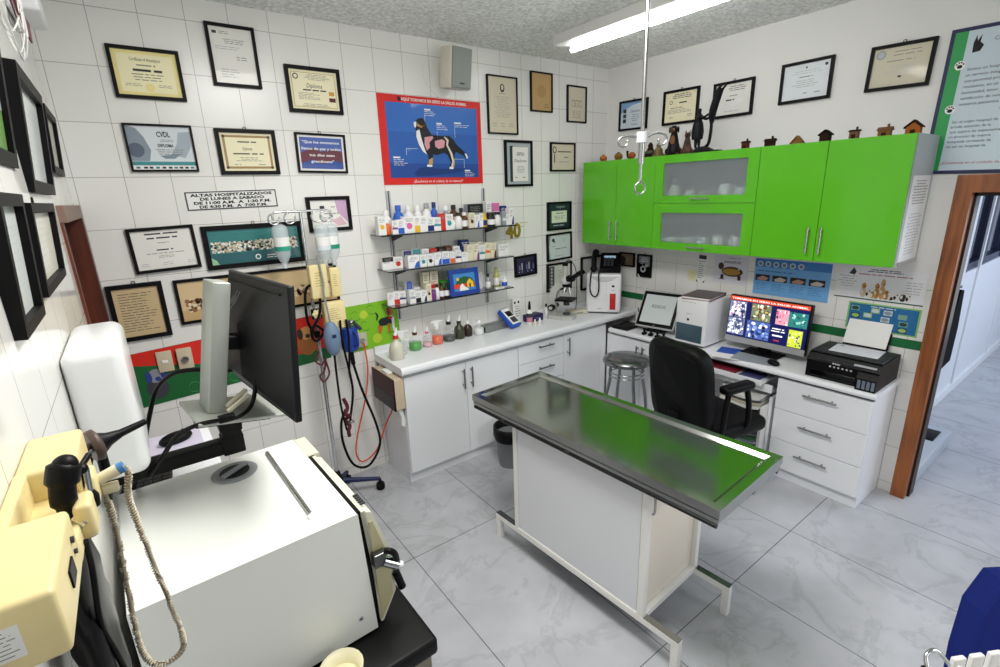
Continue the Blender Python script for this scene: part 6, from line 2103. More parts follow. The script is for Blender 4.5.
t = thing('towel_dispenser', 'dark red and black paper dispenser with cream sides, on the base cabinet end', 'dispenser', (1.266, 2.975, .583))
s = MB(); s.box(-.07, -.17, 0, 0, .17, .22, mat('cream_tan_plastic', '#cbb9a0', .45)); s.build('body', t, bevel=.008)
s = MB(); s.box(-.08, -.172, .10, -.069, .172, .222, mat('maroon_cover', '#3c1016', .4, spec=.25)); s.box(-.08, -.172, -.002, -.069, .172, .10, mat('smoke_cover', '#0a0a0c', .3, spec=.25)); s.build('cover', t, bevel=.003)
s = MB(); s.rbox(-.06, -.05, .22, -.02, .05, .235, .005, PAPER); s.build('latch', t)
s = MB(); s.prism([(-.05, 0), (-.02, 0), (-.005, -.09), (-.01, -.14), (-.035, -.12), (-.03, -.06)], -.15, -.03, PAPER); o = s.build('paper_towel', t); o['label'] = 'white paper towel hanging out'

# ================================================================ drip stand and what hangs on it
t = thing('drip_stand', 'chrome wheeled drip stand against the tiles with hooks on a top bar', 'drip stand', (.815, 3.0, 0))
s = MB(); s.cyl((0, 0, .12), (0, 0, 1.15), .0125, CHROME, n=12); s.cyl((0, 0, 1.15), (0, 0, 1.875), .009, CHROME, n=12); s.lathe([(.018, 1.13), (.018, 1.17)], BLACK, 12); s.build('pole', t)
s = MB(); s.tube(smooth_path([(-.15, 0, 1.84), (-.15, 0, 1.87), (-.12, 0, 1.882), (0, 0, 1.88), (.12, 0, 1.882), (.17, 0, 1.872), (.18, 0, 1.84)]), .0065, CHROME, 8); s.build('top_bar', t)
for x_ in (-.145, -.06, .09, .14):
    s = MB(); lp = [(x_ + .03 * math.cos(a), .004, 1.845 + .03 * math.sin(a)) for a in [PI / 2 + i * .42 for i in range(13)]]
    s.tube(lp, .0045, CHROME, 8); s.build('hook', t)
for k in range(5):
    a = R(-20) + k * 2 * PI / 5
    ca, sa = math.cos(a), math.sin(a)
    if .835 + .27 * ca < -.1 or 3.0 + .27 * sa > 3.19:
        L_ = .17
    else:
        L_ = .27
    s = MB(); s.tube([(0, 0, .13), (L_ * .5 * ca, L_ * .5 * sa, .105), (L_ * ca, L_ * sa, .085)], .016, NAVY, 8, rs=[.02, .017, .014]); o = s.build('base_leg', t)
    c = MB(); c.cyl((L_ * ca - .016 * sa, L_ * sa + .016 * ca, .03), (L_ * ca + .016 * sa, L_ * sa - .016 * ca, .03), .03, BLACK, n=14); c.cyl((L_ * ca, L_ * sa, .03), (L_ * ca, L_ * sa, .085), .01, BLACK, n=8); c.build('caster', o)
s = MB(); s.lathe([(.035, .09), (.04, .13), (.025, .17), (.018, .2)], BLACK, 14); s.build('hub', t)


def drip_bag(x, y, z, label, lab):
    t = thing('serum_bottle', label, 'drip bottle', (x, y, z), 0, 'serum bottles on the drip stand')
    s = MB(); s.lathe([(.014, -.245), (.014, -.215), (.024, -.205), (.039, -.17), (.042, -.14), (.042, -.03), (.038, -.012), (.018, 0)], SERUM, 16); s.build('body', t)
    s = MB(); s.tube([(-.008, 0, -.005), (-.008, 0, .018), (0, 0, .026), (.008, 0, .018), (.008, 0, -.005)], .003, CLEARP, 6); s.build('hanger', t)
    s = MB(); s.lathe([(.0428, -.12), (.0428, -.07)], PAPER, 16, cap=False); s.lathe([(.043, -.145), (.043, -.12)], mat(lab, lab, .5), 16, cap=False); s.build('wrap_label', t)


SERUM = mat('milky_serum', '#e4eef2', .15, alpha=.45)
drip_bag(.690, 2.994, 1.815, 'clear serum bottle hanging alone on the drip stand, in front of the team photo', '#2f9c84')
drip_bag(.917, 2.985, 1.80, 'milky serum bottle with a plain white label hanging in the middle of the drip stand', '#d8e2ea')
drip_bag(.978, 3.01, 1.80, 'serum bottle with a green label hanging at the tiled-wall end of the drip stand', '#1f8f70')


def cream_box(name, label, x0, x1, z0, z1, y0, y1, tilt=0.0):
    t = thing(name, label, 'drip pump', ((x0 + x1) / 2, (y0 + y1) / 2, z0), tilt, 'cream drip pumps on the stand')
    w_, d_, h_ = (x1 - x0) / 2, (y1 - y0) / 2, z1 - z0
    s = MB(); s.rbox(-w_, -d_, 0, w_, d_, h_, .008, CREAM); s.build('housing', t)
    s = MB(); s.lines(-w_ * .5, w_ * .6, h_ * .35, h_ * .8, 6, -d_ - E1, mat('ochre_print', '#a98f4a', .6), 3, 'l', th=.3); s.build('lettering', t)
    s = MB(); s.box(-.012, d_, h_ * .4, .012, d_ + .03, h_ * .6, DGREY); s.build('clamp', t)


cream_box('infusion_pump', 'cream drip pump high on the drip stand, directly below the middle serum bottle', .80, .905, 1.375, 1.575, 2.94, 2.985, R(6))
cream_box('infusion_pump', 'narrow cream drip pump behind the milky serum bottle', .925, .985, 1.37, 1.545, 2.95, 2.99, R(-8))
cream_box('infusion_pump', 'square cream pump with faint printed text, lowest on the drip stand', .855, .985, 1.175, 1.345, 2.93, 2.985, R(0))
t = thing('breathing_bag', 'grey-blue oval rubber bag hanging on the drip stand', 'breathing bag', (.866, 2.882, 1.03), 0)
s = MB(); s.ball((0, 0, .105), (.05, .045, .108), mat('slate_rubber', '#6d84a0', .45), 18, 12); s.build('bag', t)
s = MB(); s.tube(smooth_path([(0, 0, .205), (-.005, 0, .28), (-.01, .015, .37), (.0, .03, .45), (-.005, .06, .60)]), .006, GREY, 8); s.build('neck_tube', t)
s = MB(); s.rbox(-.012, -.048, .12, .012, -.043, .14, .002, NAVY); s.build('badge', t)
s = MB(); s.tube(smooth_path([(0, 0, .005), (.0, .01, -.15), (.005, .02, -.35), (.025, .03, -.52)]), .007, BLACK, 8); s.build('hose', t)
t = thing('stethoscope', 'black stethoscope hanging between the grey oval bag and the blue jug', 'stethoscope', (.955, 2.915, .90))
s = MB()
for q in (-1, 1):
    s.tube(smooth_path([(q * .018, 0, .33), (q * .022, 0, .22), (q * .012, 0, .10), (0, 0, .0)]), .007, BLACK, 8)
s.tube(smooth_path([(0, 0, .0), (.005, .0, -.15), (-.03, .01, -.33)]), .008, BLACK, 8)
s.build('tubing', t)
s = MB(); s.lathe([(.018, 0), (.02, .006), (.014, .018)], STEEL, 14, (-.03, 0, -.35)); s.build('chest_piece', t)
t = thing('blue_jug', 'dark blue plastic jug with handle hanging beside the drip stand', 'jug', (1.03, 3.06, .985))
s = MB(); s.lathe([(.048, 0), (.056, .015), (.056, .14), (.05, .155)], mat('royal_blue_plastic', '#1d3f9a', .35), 18); s.build('body', t)
s = MB(); s.tube(smooth_path([(.01, -.05, .13), (.02, -.085, .12), (.02, -.088, .05), (.01, -.05, .035)]), .009, mat('royal_blue_plastic', '#1d3f9a'), 8); s.build('handle', t)
s = MB(); s.cyl((0, 0, .155), (0, 0, .20), .02, DGREY, n=12); s.cyl((-.03, 0, .19), (.04, 0, .185), .013, CHROME, n=10); s.cyl((.03, -.01, .19), (.075, -.02, .13), .012, DGREY, n=10); s.box(-.06, -.015, .17, -.03, .015, .20, BLACK); s.build('valve', t)
s = MB(); s.cyl((0, 0, 0), (.005, 0, -.10), .014, BLACK, n=10); s.build('outlet', t)
t = thing('wall_outlet', 'cream gas outlet on the tiles beside the blue jug, with an orange hose', 'outlet', (1.155, YA - .001, .95))
s = MB(); s.rbox(-.04, -.03, 0, .04, 0, .10, .006, mat('outlet_grey', '#b9b5a4', .5)); s.build('plate', t)
s = MB(); s.cyl((0, -.03, .05), (0, -.05, .05), .014, CHROME, n=12); s.build('coupling', t)


def cable(label, pts, r, m, name='cable', cat='cable'):
    s = MB(); s.tube(smooth_path(pts), r, m, 8)
    return tag(s.build(name), label, cat)


ORG = mat('orange_hose', '#d8552a', .45)
cable('orange gas hose hanging from the wall outlet and looping up again beside the base cabinet', [(1.155, 3.15, .985), (1.15, 3.12, .80), (1.10, 3.10, .60), (1.02, 3.09, .38), (.985, 3.08, .24), (1.02, 3.07, .16), (1.12, 3.05, .22), (1.20, 3.03, .40), (1.235, 2.99, .50), (1.24, 2.98, .53)], .0055, ORG, 'hose', 'hose')
cable('black hose looping down from the blue jug almost to the floor', [(1.035, 3.06, .885), (1.06, 3.02, .70), (1.12, 3.0, .45), (1.13, 3.0, .28), (1.04, 3.01, .15), (.94, 3.02, .19), (.89, 3.02, .36), (.89, 3.01, .52), (.92, 2.98, .62)], .0085, BLACK, 'hose', 'hose')
cable('tangle of dark red leads hanging under the grey oval bag', [(.90, 2.93, .72), (.915, 2.92, .66), (.895, 2.91, .62), (.92, 2.92, .60), (.895, 2.93, .57), (.915, 2.92, .53), (.90, 2.91, .50), (.905, 2.92, .46)], .012, mat('wine_lead', '#5a1622', .5))
cable('black leads looped over the drip stand pole by the cream flower knob', [(.80, 2.97, 1.15), (.76, 2.96, 1.25), (.77, 2.96, 1.42), (.81, 2.95, 1.46), (.845, 2.95, 1.40), (.83, 2.95, 1.28), (.77, 2.95, 1.18), (.79, 2.95, 1.12), (.84, 2.95, 1.17), (.80, 2.95, 1.22)], .008, BLACK)
cable('dark red leads bundled low on the drip stand, beside the dog of the red panel', [(.80, 2.96, 1.05), (.77, 2.95, 1.0), (.80, 2.94, .97), (.83, 2.95, 1.0), (.81, 2.94, .93), (.78, 2.94, .90), (.80, 2.94, .86), (.84, 2.95, .90), (.83, 2.95, .98)], .006, mat('wine_lead', '#5a1622'))
t = thing('flower_knob', 'small cream flower-shaped knob clamped on the drip stand pole', 'knob', (.822, 2.97, 1.28))
s = MB()
for k in range(6):
    s.ball((.018 * math.cos(k * PI / 3), 0, .018 * math.sin(k * PI / 3)), (.011, .008, .011), mat('pale_yellow_knob', '#e8dfa8', .45), 10, 6)
s.ball((0, -.004, 0), (.014, .01, .014), mat('pale_yellow_knob', '#e8dfa8')); s.build('petals', t)
s = MB(); s.box(-.03, .006, -.03, .03, .02, .03, BLACK); s.build('clamp', t)

for x_, lab, kn in ((.033, 'beige wall switch plate with a rocker on the red puppy panel', False), (.128, 'beige wall dimmer plate with a round knob on the red puppy panel', True)):
    t = thing('switch_plate', lab, 'switch', (x_, YA - .004, 1.045), R(0), 'switch plates on the red panel')
    PL = mat('beige_plate', '#cdbfa6', .4)
    s = MB(); s.rbox(-.037, -.03 if kn else -.012, 0, .037, 0, .118, .004, PL); s.build('plate', t)
    s = MB()
    if kn:
        s.lathe([(.016, -.05), (.018, -.03)], CHROME, 16, (0, 0, .06), 'y')
        s.build('dimmer_knob', t)
    else:
        s.rbox(-.014, -.017, .05, .014, -.011, .068, .002, PAPER); s.build('rocker', t)

# ================================================================ steriliser on its black cart
t = thing('steriliser_cart', 'black-topped cart with steel side plates carrying the white steriliser', 'cart', (.10, 1.36, 0), R(1))
s = MB(); s.rbox(-.27, -.37, .70, .375, .33, .755, .012, BLACK); s.build('top', t)
STP = mat('dull_steel', '#8d8878', .38, .8)
for y0_, y1_ in ((-.335, -.31), (.29, .315)):
    s = MB(); s.box(.30, y0_, .0, .365, y1_, .70, STP); s.build('side_plate', t)
    s = MB(); s.box(-.25, y0_, .0, -.20, y1_, .70, STP); s.build('side_plate', t)
s = MB(); s.box(-.25, -.31, .25, .34, .29, .27, BLACK); s.build('lower_shelf', t)
t = thing('steriliser', 'large white tabletop steriliser with a round grey water cap and a side door', 'steriliser', (.0395, -.0113, .765), R(2))
STW = mat('enamel_white', '#e9ebe6', .3)
yf, yb, H = 1.126, 1.672, .385
s = MB()
s.prism([(-.150, 0), (.360, 0), (.344, H), (-.150, H)], yf, yb, STW)
s.build('body', t, bevel=.005)
s = MB(); s.prism([(.358, -.002), (.374, -.002), (.362, H - .004), (.343, H - .004)], yf + .012, yb - .012, BLACK); s.build('door_gasket', t)
DPC = mat('olive_cream', '#b9b28c', .4)
CRD = mat('pale_cream_metal', '#dcdac6', .35)
s = MB(); s.prism([(.372, .01), (.380, .008), (.427, .09), (.420, .245), (.383, H - .015), (.352, H - .002), (.366, H - .002)][:7], yf + .004, yb - .16, CRD); o = s.build('door', t, bevel=.004)
v = MB()
for k in range(5):
    v.box(.366, yf + .035 + .012 * k, H - .004, .380, yf + .041 + .012 * k, H + .001, DGREY)
v.build('vent', o)
v = MB(); v.prism([(.376, .02), (.416, .085), (.410, .235), (.380, H - .04), (.371, H - .04)], yf + .0005, yf + .004, DPC); v.build('end_plate', o)
s = MB(); s.prism([(.345, H - .02), (.385, H - .02), (.380, H), (.343, H)], yb - .15, yb - .008, CRD); s.build('hinge_cover', t, bevel=.003)
s = MB(); s.box(.365, yf - .022, .21, .402, yf + .01, .25, DSTEEL); s.cyl((.39, yf - .02, .225), (.425, yf - .03, .20), .016, CHROME, n=14); s.cyl((.422, yf - .028, .202), (.436, yf - .032, .192), .011, WHITEP, n=12)
s.build('latch', t, bevel=.002)
s = MB(); s.tube(smooth_path([(.392, yf - .03, .262), (.405, yf - .04, .26), (.418, yf - .038, .24), (.425, yf - .025, .20), (.43, yf - .0, .15)]), .009, BLACK, 10); s.tube([(.43, yf + .0, .15), (.445, yf + .0, .09)], .012, BLACK, 10); s.build('latch_lever', t)
s = MB(); s.lathe([(.062, H), (.064, H + .003), (.056, H + .005), (.050, H + .0045)], GREY, 28, (.140, 1.573, 0)); s.lathe([(.001, H + .0051), (.042, H + .0055)], BLACK, 28, (.140, 1.573, 0), cap=False)
u_ = Vector((.8, .6, 0))
s.M = Matrix.Translation((.140, 1.573, H)) @ Matrix.Rotation(R(32), 4, 'Z')
s.rbox(-.044, -.008, .004, .044, .008, .014, .003, GREY); s.build('water_cap', t)
s = MB(); s.rbox(.242, 1.20, H, .252, 1.63, H + .009, .002, STEEL); s.lathe([(.012, H), (.012, H + .004), (.006, H + .006)], PAPER, 14, (.247, 1.195, 0)); s.build('handrail', t)
s = MB(); s.disc(.335 - .02, .06, .008, yf - .0008, LGREY, 10); s.disc(.335 - .02, .06, .004, yf - .0012, DGREY, 8); s.build('screw', t)
s = MB(); s.lathe([(.035, .0), (.05, .02), (.055, .05), (.053, .052), (.04, .012)], mat('cream_bowl', '#e6e0bd', .4), 20, cap=False); s.lathe([(.001, .014), (.042, .014)], mat('cream_bowl', '#e6e0bd'), 20, cap=False)
o = s.build('bowl', loc=(.225, 1.035, .756)); tag(o, 'cream bowl on the black cart top in front of the steriliser', 'bowl')

# ================================================================ monitor on its wall arm
t = thing('monitor_arm', 'black square-section wall arm reaching out over the steriliser, carrying a monitor', 'wall arm', (XL + .001, 1.58, 1.17))
s = MB(); s.box(0, -.06, .02, .012, .06, .13, BLACK); s.build('wall_plate', t, bevel=.003)
s = MB(); s.rbox(.012, -.022, .05, .30, .022, .092, .004, BLACK); s.build('beam', t)
s = MB(); s.rbox(.285, -.025, .045, .345, .025, .105, .004, BLACK); s.build('joint', t)
s = MB()
s.box(.290, -.024, .10, .342, .024, .13, BLACK)
s.M = Matrix.Translation((.315, 0, .12)) @ Matrix.Rotation(R(6), 4, 'Y')
s.box(-.03, -.026, 0, .03, .026, .06, BLACK)
s.box(-.037, -.018, .02, .037, .018, .035, BLACK)
s.build('swivel', t, bevel=.002)
s = MB(); s.M = Matrix.Translation((.315, -.02, .176)) @ Matrix.Rotation(R(9), 4, 'Y')
s.box(-.09, -.09, 0, .10, .09, .010, BLACK)
s.build('support_plate', t, bevel=.002)
t = thing('computer_monitor', 'black flat monitor seen from behind on a silver stand, held up by the wall arm', 'monitor', (.15, 1.535, 1.363), 0)
t.rotation_euler = (Matrix.Rotation(R(7), 4, 'Z') @ Matrix.Rotation(R(11.5), 4, 'Y')).to_euler()
SLV = mat('silver_stand', '#a9ada6', .38, .35)
s = MB(); s.rbox(-.115, -.115, 0, .115, .105, .010, .003, SLV); s.build('base_plate', t)
s = MB(); s.rbox(-.076, -.045, .010, -.030, .05, .375, .004, SLV); s.build('stand_column', t)
s = MB(); s.rbox(-.032, -.03, .185, .02, .03, .225, .006, BLACK); s.build('tilt_hinge', t)
MBK = mat('monitor_back_black', '#0d0e10', .42, spec=.35)
MP = Matrix.Translation((.05, 0, .21)) @ Matrix.Rotation(R(-6.5), 4, 'Y') @ Matrix.Translation((-.05, 0, -.21))
s = MB(MP); s.rbox(.050, -.278, .035, .068, .200, .395, .004, MBK); s.build('panel', t)
s = MB(MP)
o_ = [(-.270, .043), (.192, .043), (.192, .387), (-.270, .387)]
i_ = [(-.02, .11), (.12, .11), (.12, .265), (-.02, .265)]
vs = [(.050, *p) for p in o_] + [(.002, *p) for p in i_]
s.add(vs, [(4, 7, 6, 5), (0, 4, 5, 1), (1, 5, 6, 2), (2, 6, 7, 3), (3, 7, 4, 0)], MBK)
s.build('back_shell', t)
s = MB(MP); s.box(.040, -.245, .368, .046, .165, .373, BLACK); s.build('vent', t)
# maker's slanted mark on the back
s = MB()
LGO = mat('logo_grey', '#8d9094', .3, .5)
pl = Matrix(((0, 0, 1, .0835), (-1, 0, 0, .09), (0, 1, 0, .318), (0, 0, 0, 1)))
nrm = Vector((-.102, 0, .036)).normalized()
s.M = MP @ Matrix.Translation((.0195, .045, .322)) @ Matrix.Rotation(R(21), 4, 'Y')
for k in range(4):
    y0_ = -.024 + .012 * k
    z0_, z1_ = (-.03, .012) if k % 2 else (-.012, .03)
    s.add([(-.004, y0_ - z0_ * .35, z0_), (-.004, y0_ + .004 - z0_ * .35, z0_), (-.004, y0_ + .004 - z1_ * .35, z1_), (-.004, y0_ - z1_ * .35, z1_)], [(0, 1, 2, 3)], LGO)
s.build('maker_mark', t)
s = MB(MP); s.box(.061, -.265, .05, .0685, .185, .385, mat('off_screen', '#0a0b0d', .15)); s.build('display', t)
cable('black power cable with an inline block running from the monitor stand to the wall', [(.215, 1.46, 1.47), (.19, 1.44, 1.405), (.15, 1.40, 1.392), (.11, 1.40, 1.395), (.05, 1.42, 1.39), (.0, 1.45, 1.36), (-.05, 1.50, 1.28), (-.09, 1.60, 1.20), (-.12, 1.72, 1.15), (-.14, 1.78, 1.08)], .006, BLACK)
cable('black monitor cable arching behind the silver stand column', [(.22, 1.62, 1.46), (.17, 1.68, 1.44), (.09, 1.69, 1.46), (.03, 1.73, 1.45), (-.02, 1.80, 1.39), (-.06, 1.84, 1.28), (-.09, 1.88, 1.18), (-.11, 2.02, 1.09)], .007, BLACK)
s = MB(); s.rbox(-.02, -.012, 0, .02, .012, .018, .004, BLACK); o = s.build('cable_block', loc=(.118, 1.40, 1.388)); tag(o, 'small black ferrite block on the cable over the silver monitor base', 'cable block')
for i, (y_, z_) in enumerate(((1.47, 1.405), (1.50, 1.41))):
    s = MB(); s.M = Matrix.Translation((.16, y_, z_)) @ Matrix.Rotation(R(-25), 4, 'Y') @ Matrix.Rotation(R(15), 4, 'Z'); s.rbox(-.035, -.007, -.005, .035, .007, .005, .002, mat('ivory_plug', '#e4dec6', .45))
    tag(s.build('video_plug'), ('ivory cable plug under the monitor, the one nearer the viewer' if i == 0 else 'ivory cable plug under the monitor, the one nearer the tiled wall'), 'plug')

# ================================================================ wall shelf with keyboard, dispenser, diagnostic set on the side wall
t = thing('wall_shelf', 'white side-wall shelf behind the steriliser holding papers and a keyboard', 'shelf', (XL + .001, 2.0, 1.02))
s = MB(); s.box(0, -.24, 0, .295, .27, .03, WHITE); s.build('board', t, bevel=.002)
for y_ in (-.15, .18):
    s = MB(); s.prism([(0, 0), (.18, 0), (0, -.14)], y_ - .008, y_ + .008, WHITE); s.build('bracket', t)
LIL = mat('lilac_paper', '#cfc8dc', .6)
s = MB(); s.box(-.17, 2.05, 1.0505, .085, 2.26, 1.054, LIL); tag(s.build('document_sheet'), 'lilac-tinted paper sheet on the side-wall shelf behind the monitor arm', 'paper')
t = thing('computer_keyboard', 'black computer keyboard lying on the side-wall shelf beside the steriliser', 'keyboard', (-.10, 1.89, 1.0505), R(86))
s = MB(); s.rbox(-.12, -.068, 0, .12, .072, .018, .005, BLACK); s.build('body', t)
s = MB()
for i in range(9):
    for j in range(5):
        s.box(-.108 + .0245 * i, -.065 + .026 * j, .018, -.088 + .0245 * i, -.043 + .026 * j, .023, mat('key_black', '#1c1d20', .5))
s.build('key_grid', t)
t = thing('computer_mouse', 'black mouse resting on the lilac sheet on the side-wall shelf', 'mouse', (.0, 2.16, 1.0545), R(20))
s = MB(); s.ball((0, 0, .014), (.06, .034, .024), BLACK, 18, 10); s.build('shell', t)
s = MB(); s.cyl((.03, -.004, .034), (.03, .004, .034), .007, DGREY, n=10); s.build('scroll_wheel', t)

t = thing('towel_dispenser', 'large rounded white towel dispenser on the side wall', 'dispenser', (XL + .001, 1.61, 1.295))
s = MB(); s.rbox(0, -.185, 0, .118, .185, .335, .028, mat('gloss_white', '#e6e8e8', .25, coat=.2), 4); s.build('housing', t)
s = MB(); s.box(-.0005, -.15, .02, .02, .15, .30, WHITEP); s.build('back_plate', t)
s = MB(); s.rbox(.02, -.10, -.012, .09, .10, .004, .004, LGREY); s.build('outlet_slot', t)

t = thing('diagnostic_set', 'cream wall-mounted diagnostic set with a black scope in its well', 'diagnostic set', (XL + .001, .75, 1.545))
s = MB()
XD = .064
s.rbox(0, -.21, 0, XD, -.055, .072, .006, CREAM)
s.rbox(0, .075, 0, XD, .21, .072, .006, CREAM)
s.rbox(0, -.062, 0, XD, .082, .030, .004, CREAM)
s.rbox(0, -.062, .028, .014, .082, .072, .003, CREAM)
s.build('housing', t)
s = MB(); s.box(.002, -.2102, .018, .035, -.2096, .052, PAPER); s.M = Matrix.Translation((0, -.2103, 0)); s.lines(.005, .033, .02, .05, 7, 0, INKL, 3, 'l', th=.35); s.build('rating_plate', t)
s = MB(); s.box(XD - .001, -.145, .025, XD + .002, -.115, .045, BLACK); s.build('switch', t)
s = MB(); s.cyl((XD, -.09, .05), (XD + .003, -.09, .05), .004, DGREY, n=8); s.cyl((XD, -.09, .035), (XD + .003, -.09, .035), .003, DGREY, n=8); s.build('socket', t)
for y_ in (-.02, .06):
    s = MB(); s.rbox(XD - .004, y_, .004, XD + .015, y_ + .045, .052, .006, CREAM); s.build('holder', t)
t = thing('ophthalmoscope', 'black scope head with a chrome neck resting in the cream diagnostic set', 'scope', (-.122, .745, 1.578), R(0))
t.scale = (.62, .62, .72)
s = MB(); s.tube(smooth_path([(0, 0, 0), (-.005, .005, .03), (.0, .012, .065), (.01, .02, .095)]), .026, BLACK, 14, rs=[.016] * 6 + [.022] * 6 + [.028] * 6 + [.02]); s.ball((.01, .02, .092), (.022, .022, .018), BLACK); s.build('head', t)
s = MB(); s.cyl((.026, .05, .012), (.03, .055, .062), .010, CHROME, n=12); s.lathe([(.016, 0), (.018, .02), (.012, .03)], BLACK, 14, (.026, .05, -.01)); s.build('chrome_neck', t)
s = MB(); s.cyl((.025, .045, .068), (.04, .09, .075), .006, BLACK, n=10); s.cyl((.04, .09, .075), (.044, .105, .077), .003, DGREY, n=8); s.ball((.026, .05, .066), (.014, .014, .01), BLACK); s.build('speculum', t)
s = MB(); s.cyl((.005, -.01, .005), (.02, -.02, -.012), .009, CHROME, n=10); s.build('dial', t)
t = thing('otoscope', 'black funnel-shaped scope with a brown rim behind the cream diagnostic set', 'scope', (-.108, 1.02, 1.56))
s = MB(); s.M = Matrix.Rotation(R(20), 4, 'Z') @ Matrix.Rotation(R(-5), 4, 'Y'); s.lathe([(.026, -.012), (.028, -.006), (.028, 0), (.020, .004)], mat('brown_rim', '#51403a', .45), 18, (0, 0, 0), 'x'); s.build('rim', t)
s = MB(); s.M = Matrix.Rotation(R(20), 4, 'Z') @ Matrix.Rotation(R(-8), 4, 'Y'); s.lathe([(.020, .003), (.012, .016), (.007, .035), (.0055, .075)], BLACK, 16, (0, 0, 0), 'x'); s.build('funnel', t)
s = MB(); s.cyl((-.012, -.01, 0), (-.035, -.06, .01), .009, CHROME, n=10); s.cyl((0, .0, -.02), (.0, .0, -.055), .008, BLACK, n=10); s.build('stem', t)
# handle with coiled cord
t = thing('scope_handle', 'ivory scope handle with a blue collar and a long coiled cord hanging over the steriliser', 'scope handle', (-.09, .85, 1.575))
s = MB(); d_ = Vector((.040, .0, .012)); s.cyl((-.034, 0, -.011), (.014, 0, .004), .0075, mat('ivory_plastic', '#e0d8bc', .4), n=12, r1=.009); s.build('grip', t)
s = MB(); s.cyl((.014, 0, .004), (.021, 0, .0065), .0085, mat('blue_collar', '#4f86c4', .4), n=12); o = s.build('collar', t); o['label'] = 'blue collar'
path = smooth_path([(.021, 0, .007), (.024, .002, -.008), (.017, .003, -.041), (.019, .002, -.094), (.027, .0, -.201), (.036, -.002, -.312), (.028, -.004, -.345), (-.002, -.004, -.35), (-.018, -.002, -.311), (-.015, .0, -.214), (-.007, .002, -.082), (-.008, .002, -.03)], 26)
coil = []
acc = 0.0
for i in range(1, len(path)):
    acc += (path[i] - path[i - 1]).length
    dv = (path[i] - path[i - 1]).normalized()
    a_ = dv.orthogonal().normalized() if i == 1 else (pa - dv * pa.dot(dv)).normalized()
    pa = a_
    b2 = dv.cross(a_)
    for sub in range(3):
        th = (acc + sub * .0009) * 2 * PI / .0046
        rr = .0042 if 12 < i < len(path) - 8 else .001
        coil.append(path[i] + dv * (sub * .0009) + (a_ * math.cos(th) + b2 * math.sin(th)) * rr)
CRD2 = mat('beige_cord', '#d6cdb8', .5)
s = MB(); s.tube(coil, .0014, CRD2, 5); s.tube(path, .0030, mat('beige_cord_core', '#b8ac94', .6), 6); s.build('coiled_cord', t)
t2 = MB(); t2.rbox(-.010, -.006, -.028, .010, .006, -.014, .002, mat('ivory_plastic', '#e0d8bc')); t2.build('end_plug', t)
# black bag and leads under the set
t = thing('black_bag', 'black plastic bag hanging below the cream diagnostic set', 'bag', (-.145, .80, 1.215))
s = MB()
rnd = random.Random(4)
ring = []
vs, fs = [], []
K, N_ = 9, 14
for k in range(K):
    z_ = .31 * k / (K - 1)
    for i in range(N_):
        q = 2 * PI * i / N_
        rr = (.75 + .35 * math.sin(PI * min(1, (k + 1) / K))) * (1 + rnd.uniform(-.16, .16)) * (0.55 if k == K - 1 else 1)
        vs.append((.019 * rr * math.cos(q) + .002, .10 * rr * math.sin(q) + .02 * (k / K), z_))
for k in range(K - 1):
    for i in range(N_):
        fs.append((k * N_ + i, k * N_ + (i + 1) % N_, (k + 1) * N_ + (i + 1) % N_, (k + 1) * N_ + i))
s.add(vs, fs, mat('glossy_black_bag', '#08080a', .35, spec=.3), True); s.add(vs[:N_], [list(range(N_))[::-1]], mat('glossy_black_bag', '#101014'))
s.build('bag', t)
cable('black lead hanging from the cream diagnostic set past the black bag', [(-.113, .72, 1.555), (-.118, .74, 1.50), (-.126, .74, 1.42), (-.122, .75, 1.36), (-.12, .76, 1.30), (-.125, .76, 1.25)], .0035, BLACK)
cable('pair of black leads dropping behind the steriliser from the monitor arm', [(-.125, 1.09, 1.53), (-.15, 1.06, 1.46), (-.168, 1.05, 1.38), (-.17, 1.08, 1.28), (-.17, 1.10, 1.16)], .006, BLACK)
s = MB(); s.prism([(-.05, 0), (.02, 0), (.03, .05), (-.04, .07)], -.01, .01, mat('orange_red_pouch', '#cf4a22', .5)); o = s.build('pouch', loc=(-.125, .56, 1.42)); tag(o, 'orange-red pouch peeping out under the cream diagnostic set', 'pouch')
s = MB(); s.prism([(-.05, 0), (.03, 0), (.03, .06), (-.05, .05)], -.02, .0, mat('indigo_pouch', '#1f2560', .5)); o = s.build('pouch', loc=(-.125, .53, 1.43)); tag(o, 'dark blue pouch peeping out under the cream diagnostic set', 'pouch')

# wall fan, high on the side wall
t = thing('wall_fan', 'white wall fan with a wire guard high on the near side wall', 'fan', (XL + .001, 1.80, 2.47))
t.scale = (.8, .85, .85)
s = MB(); s.rbox(0, -.05, -.06, .05, .05, .06, .01, WHITEP); s.build('wall_mount', t)
s = MB(); s.cyl((.03, 0, 0), (.07, 0, 0), .04, WHITEP, n=16); s.build('motor', t)
s = MB()
for k in range(14):
    a_ = k * 2 * PI / 14
    ca, sa = math.cos(a_), math.sin(a_)
    s.tube(smooth_path([(.05, .04 * ca, .04 * sa), (.05, .13 * ca, .13 * sa), (.068, .19 * ca, .19 * sa), (.09, .13 * ca, .13 * sa), (.096, .03 * ca, .03 * sa)], 4), .0022, OFFW, 5)
for r_, x_ in ((.19, .068), (.13, .09), (.06, .095), (.13, .05)):
    s.tube([(x_, r_ * math.cos(2 * PI * i / 32), r_ * math.sin(2 * PI * i / 32)) for i in range(32)], .003, OFFW, 6, closed=True)
s.build('wire_guard', t)
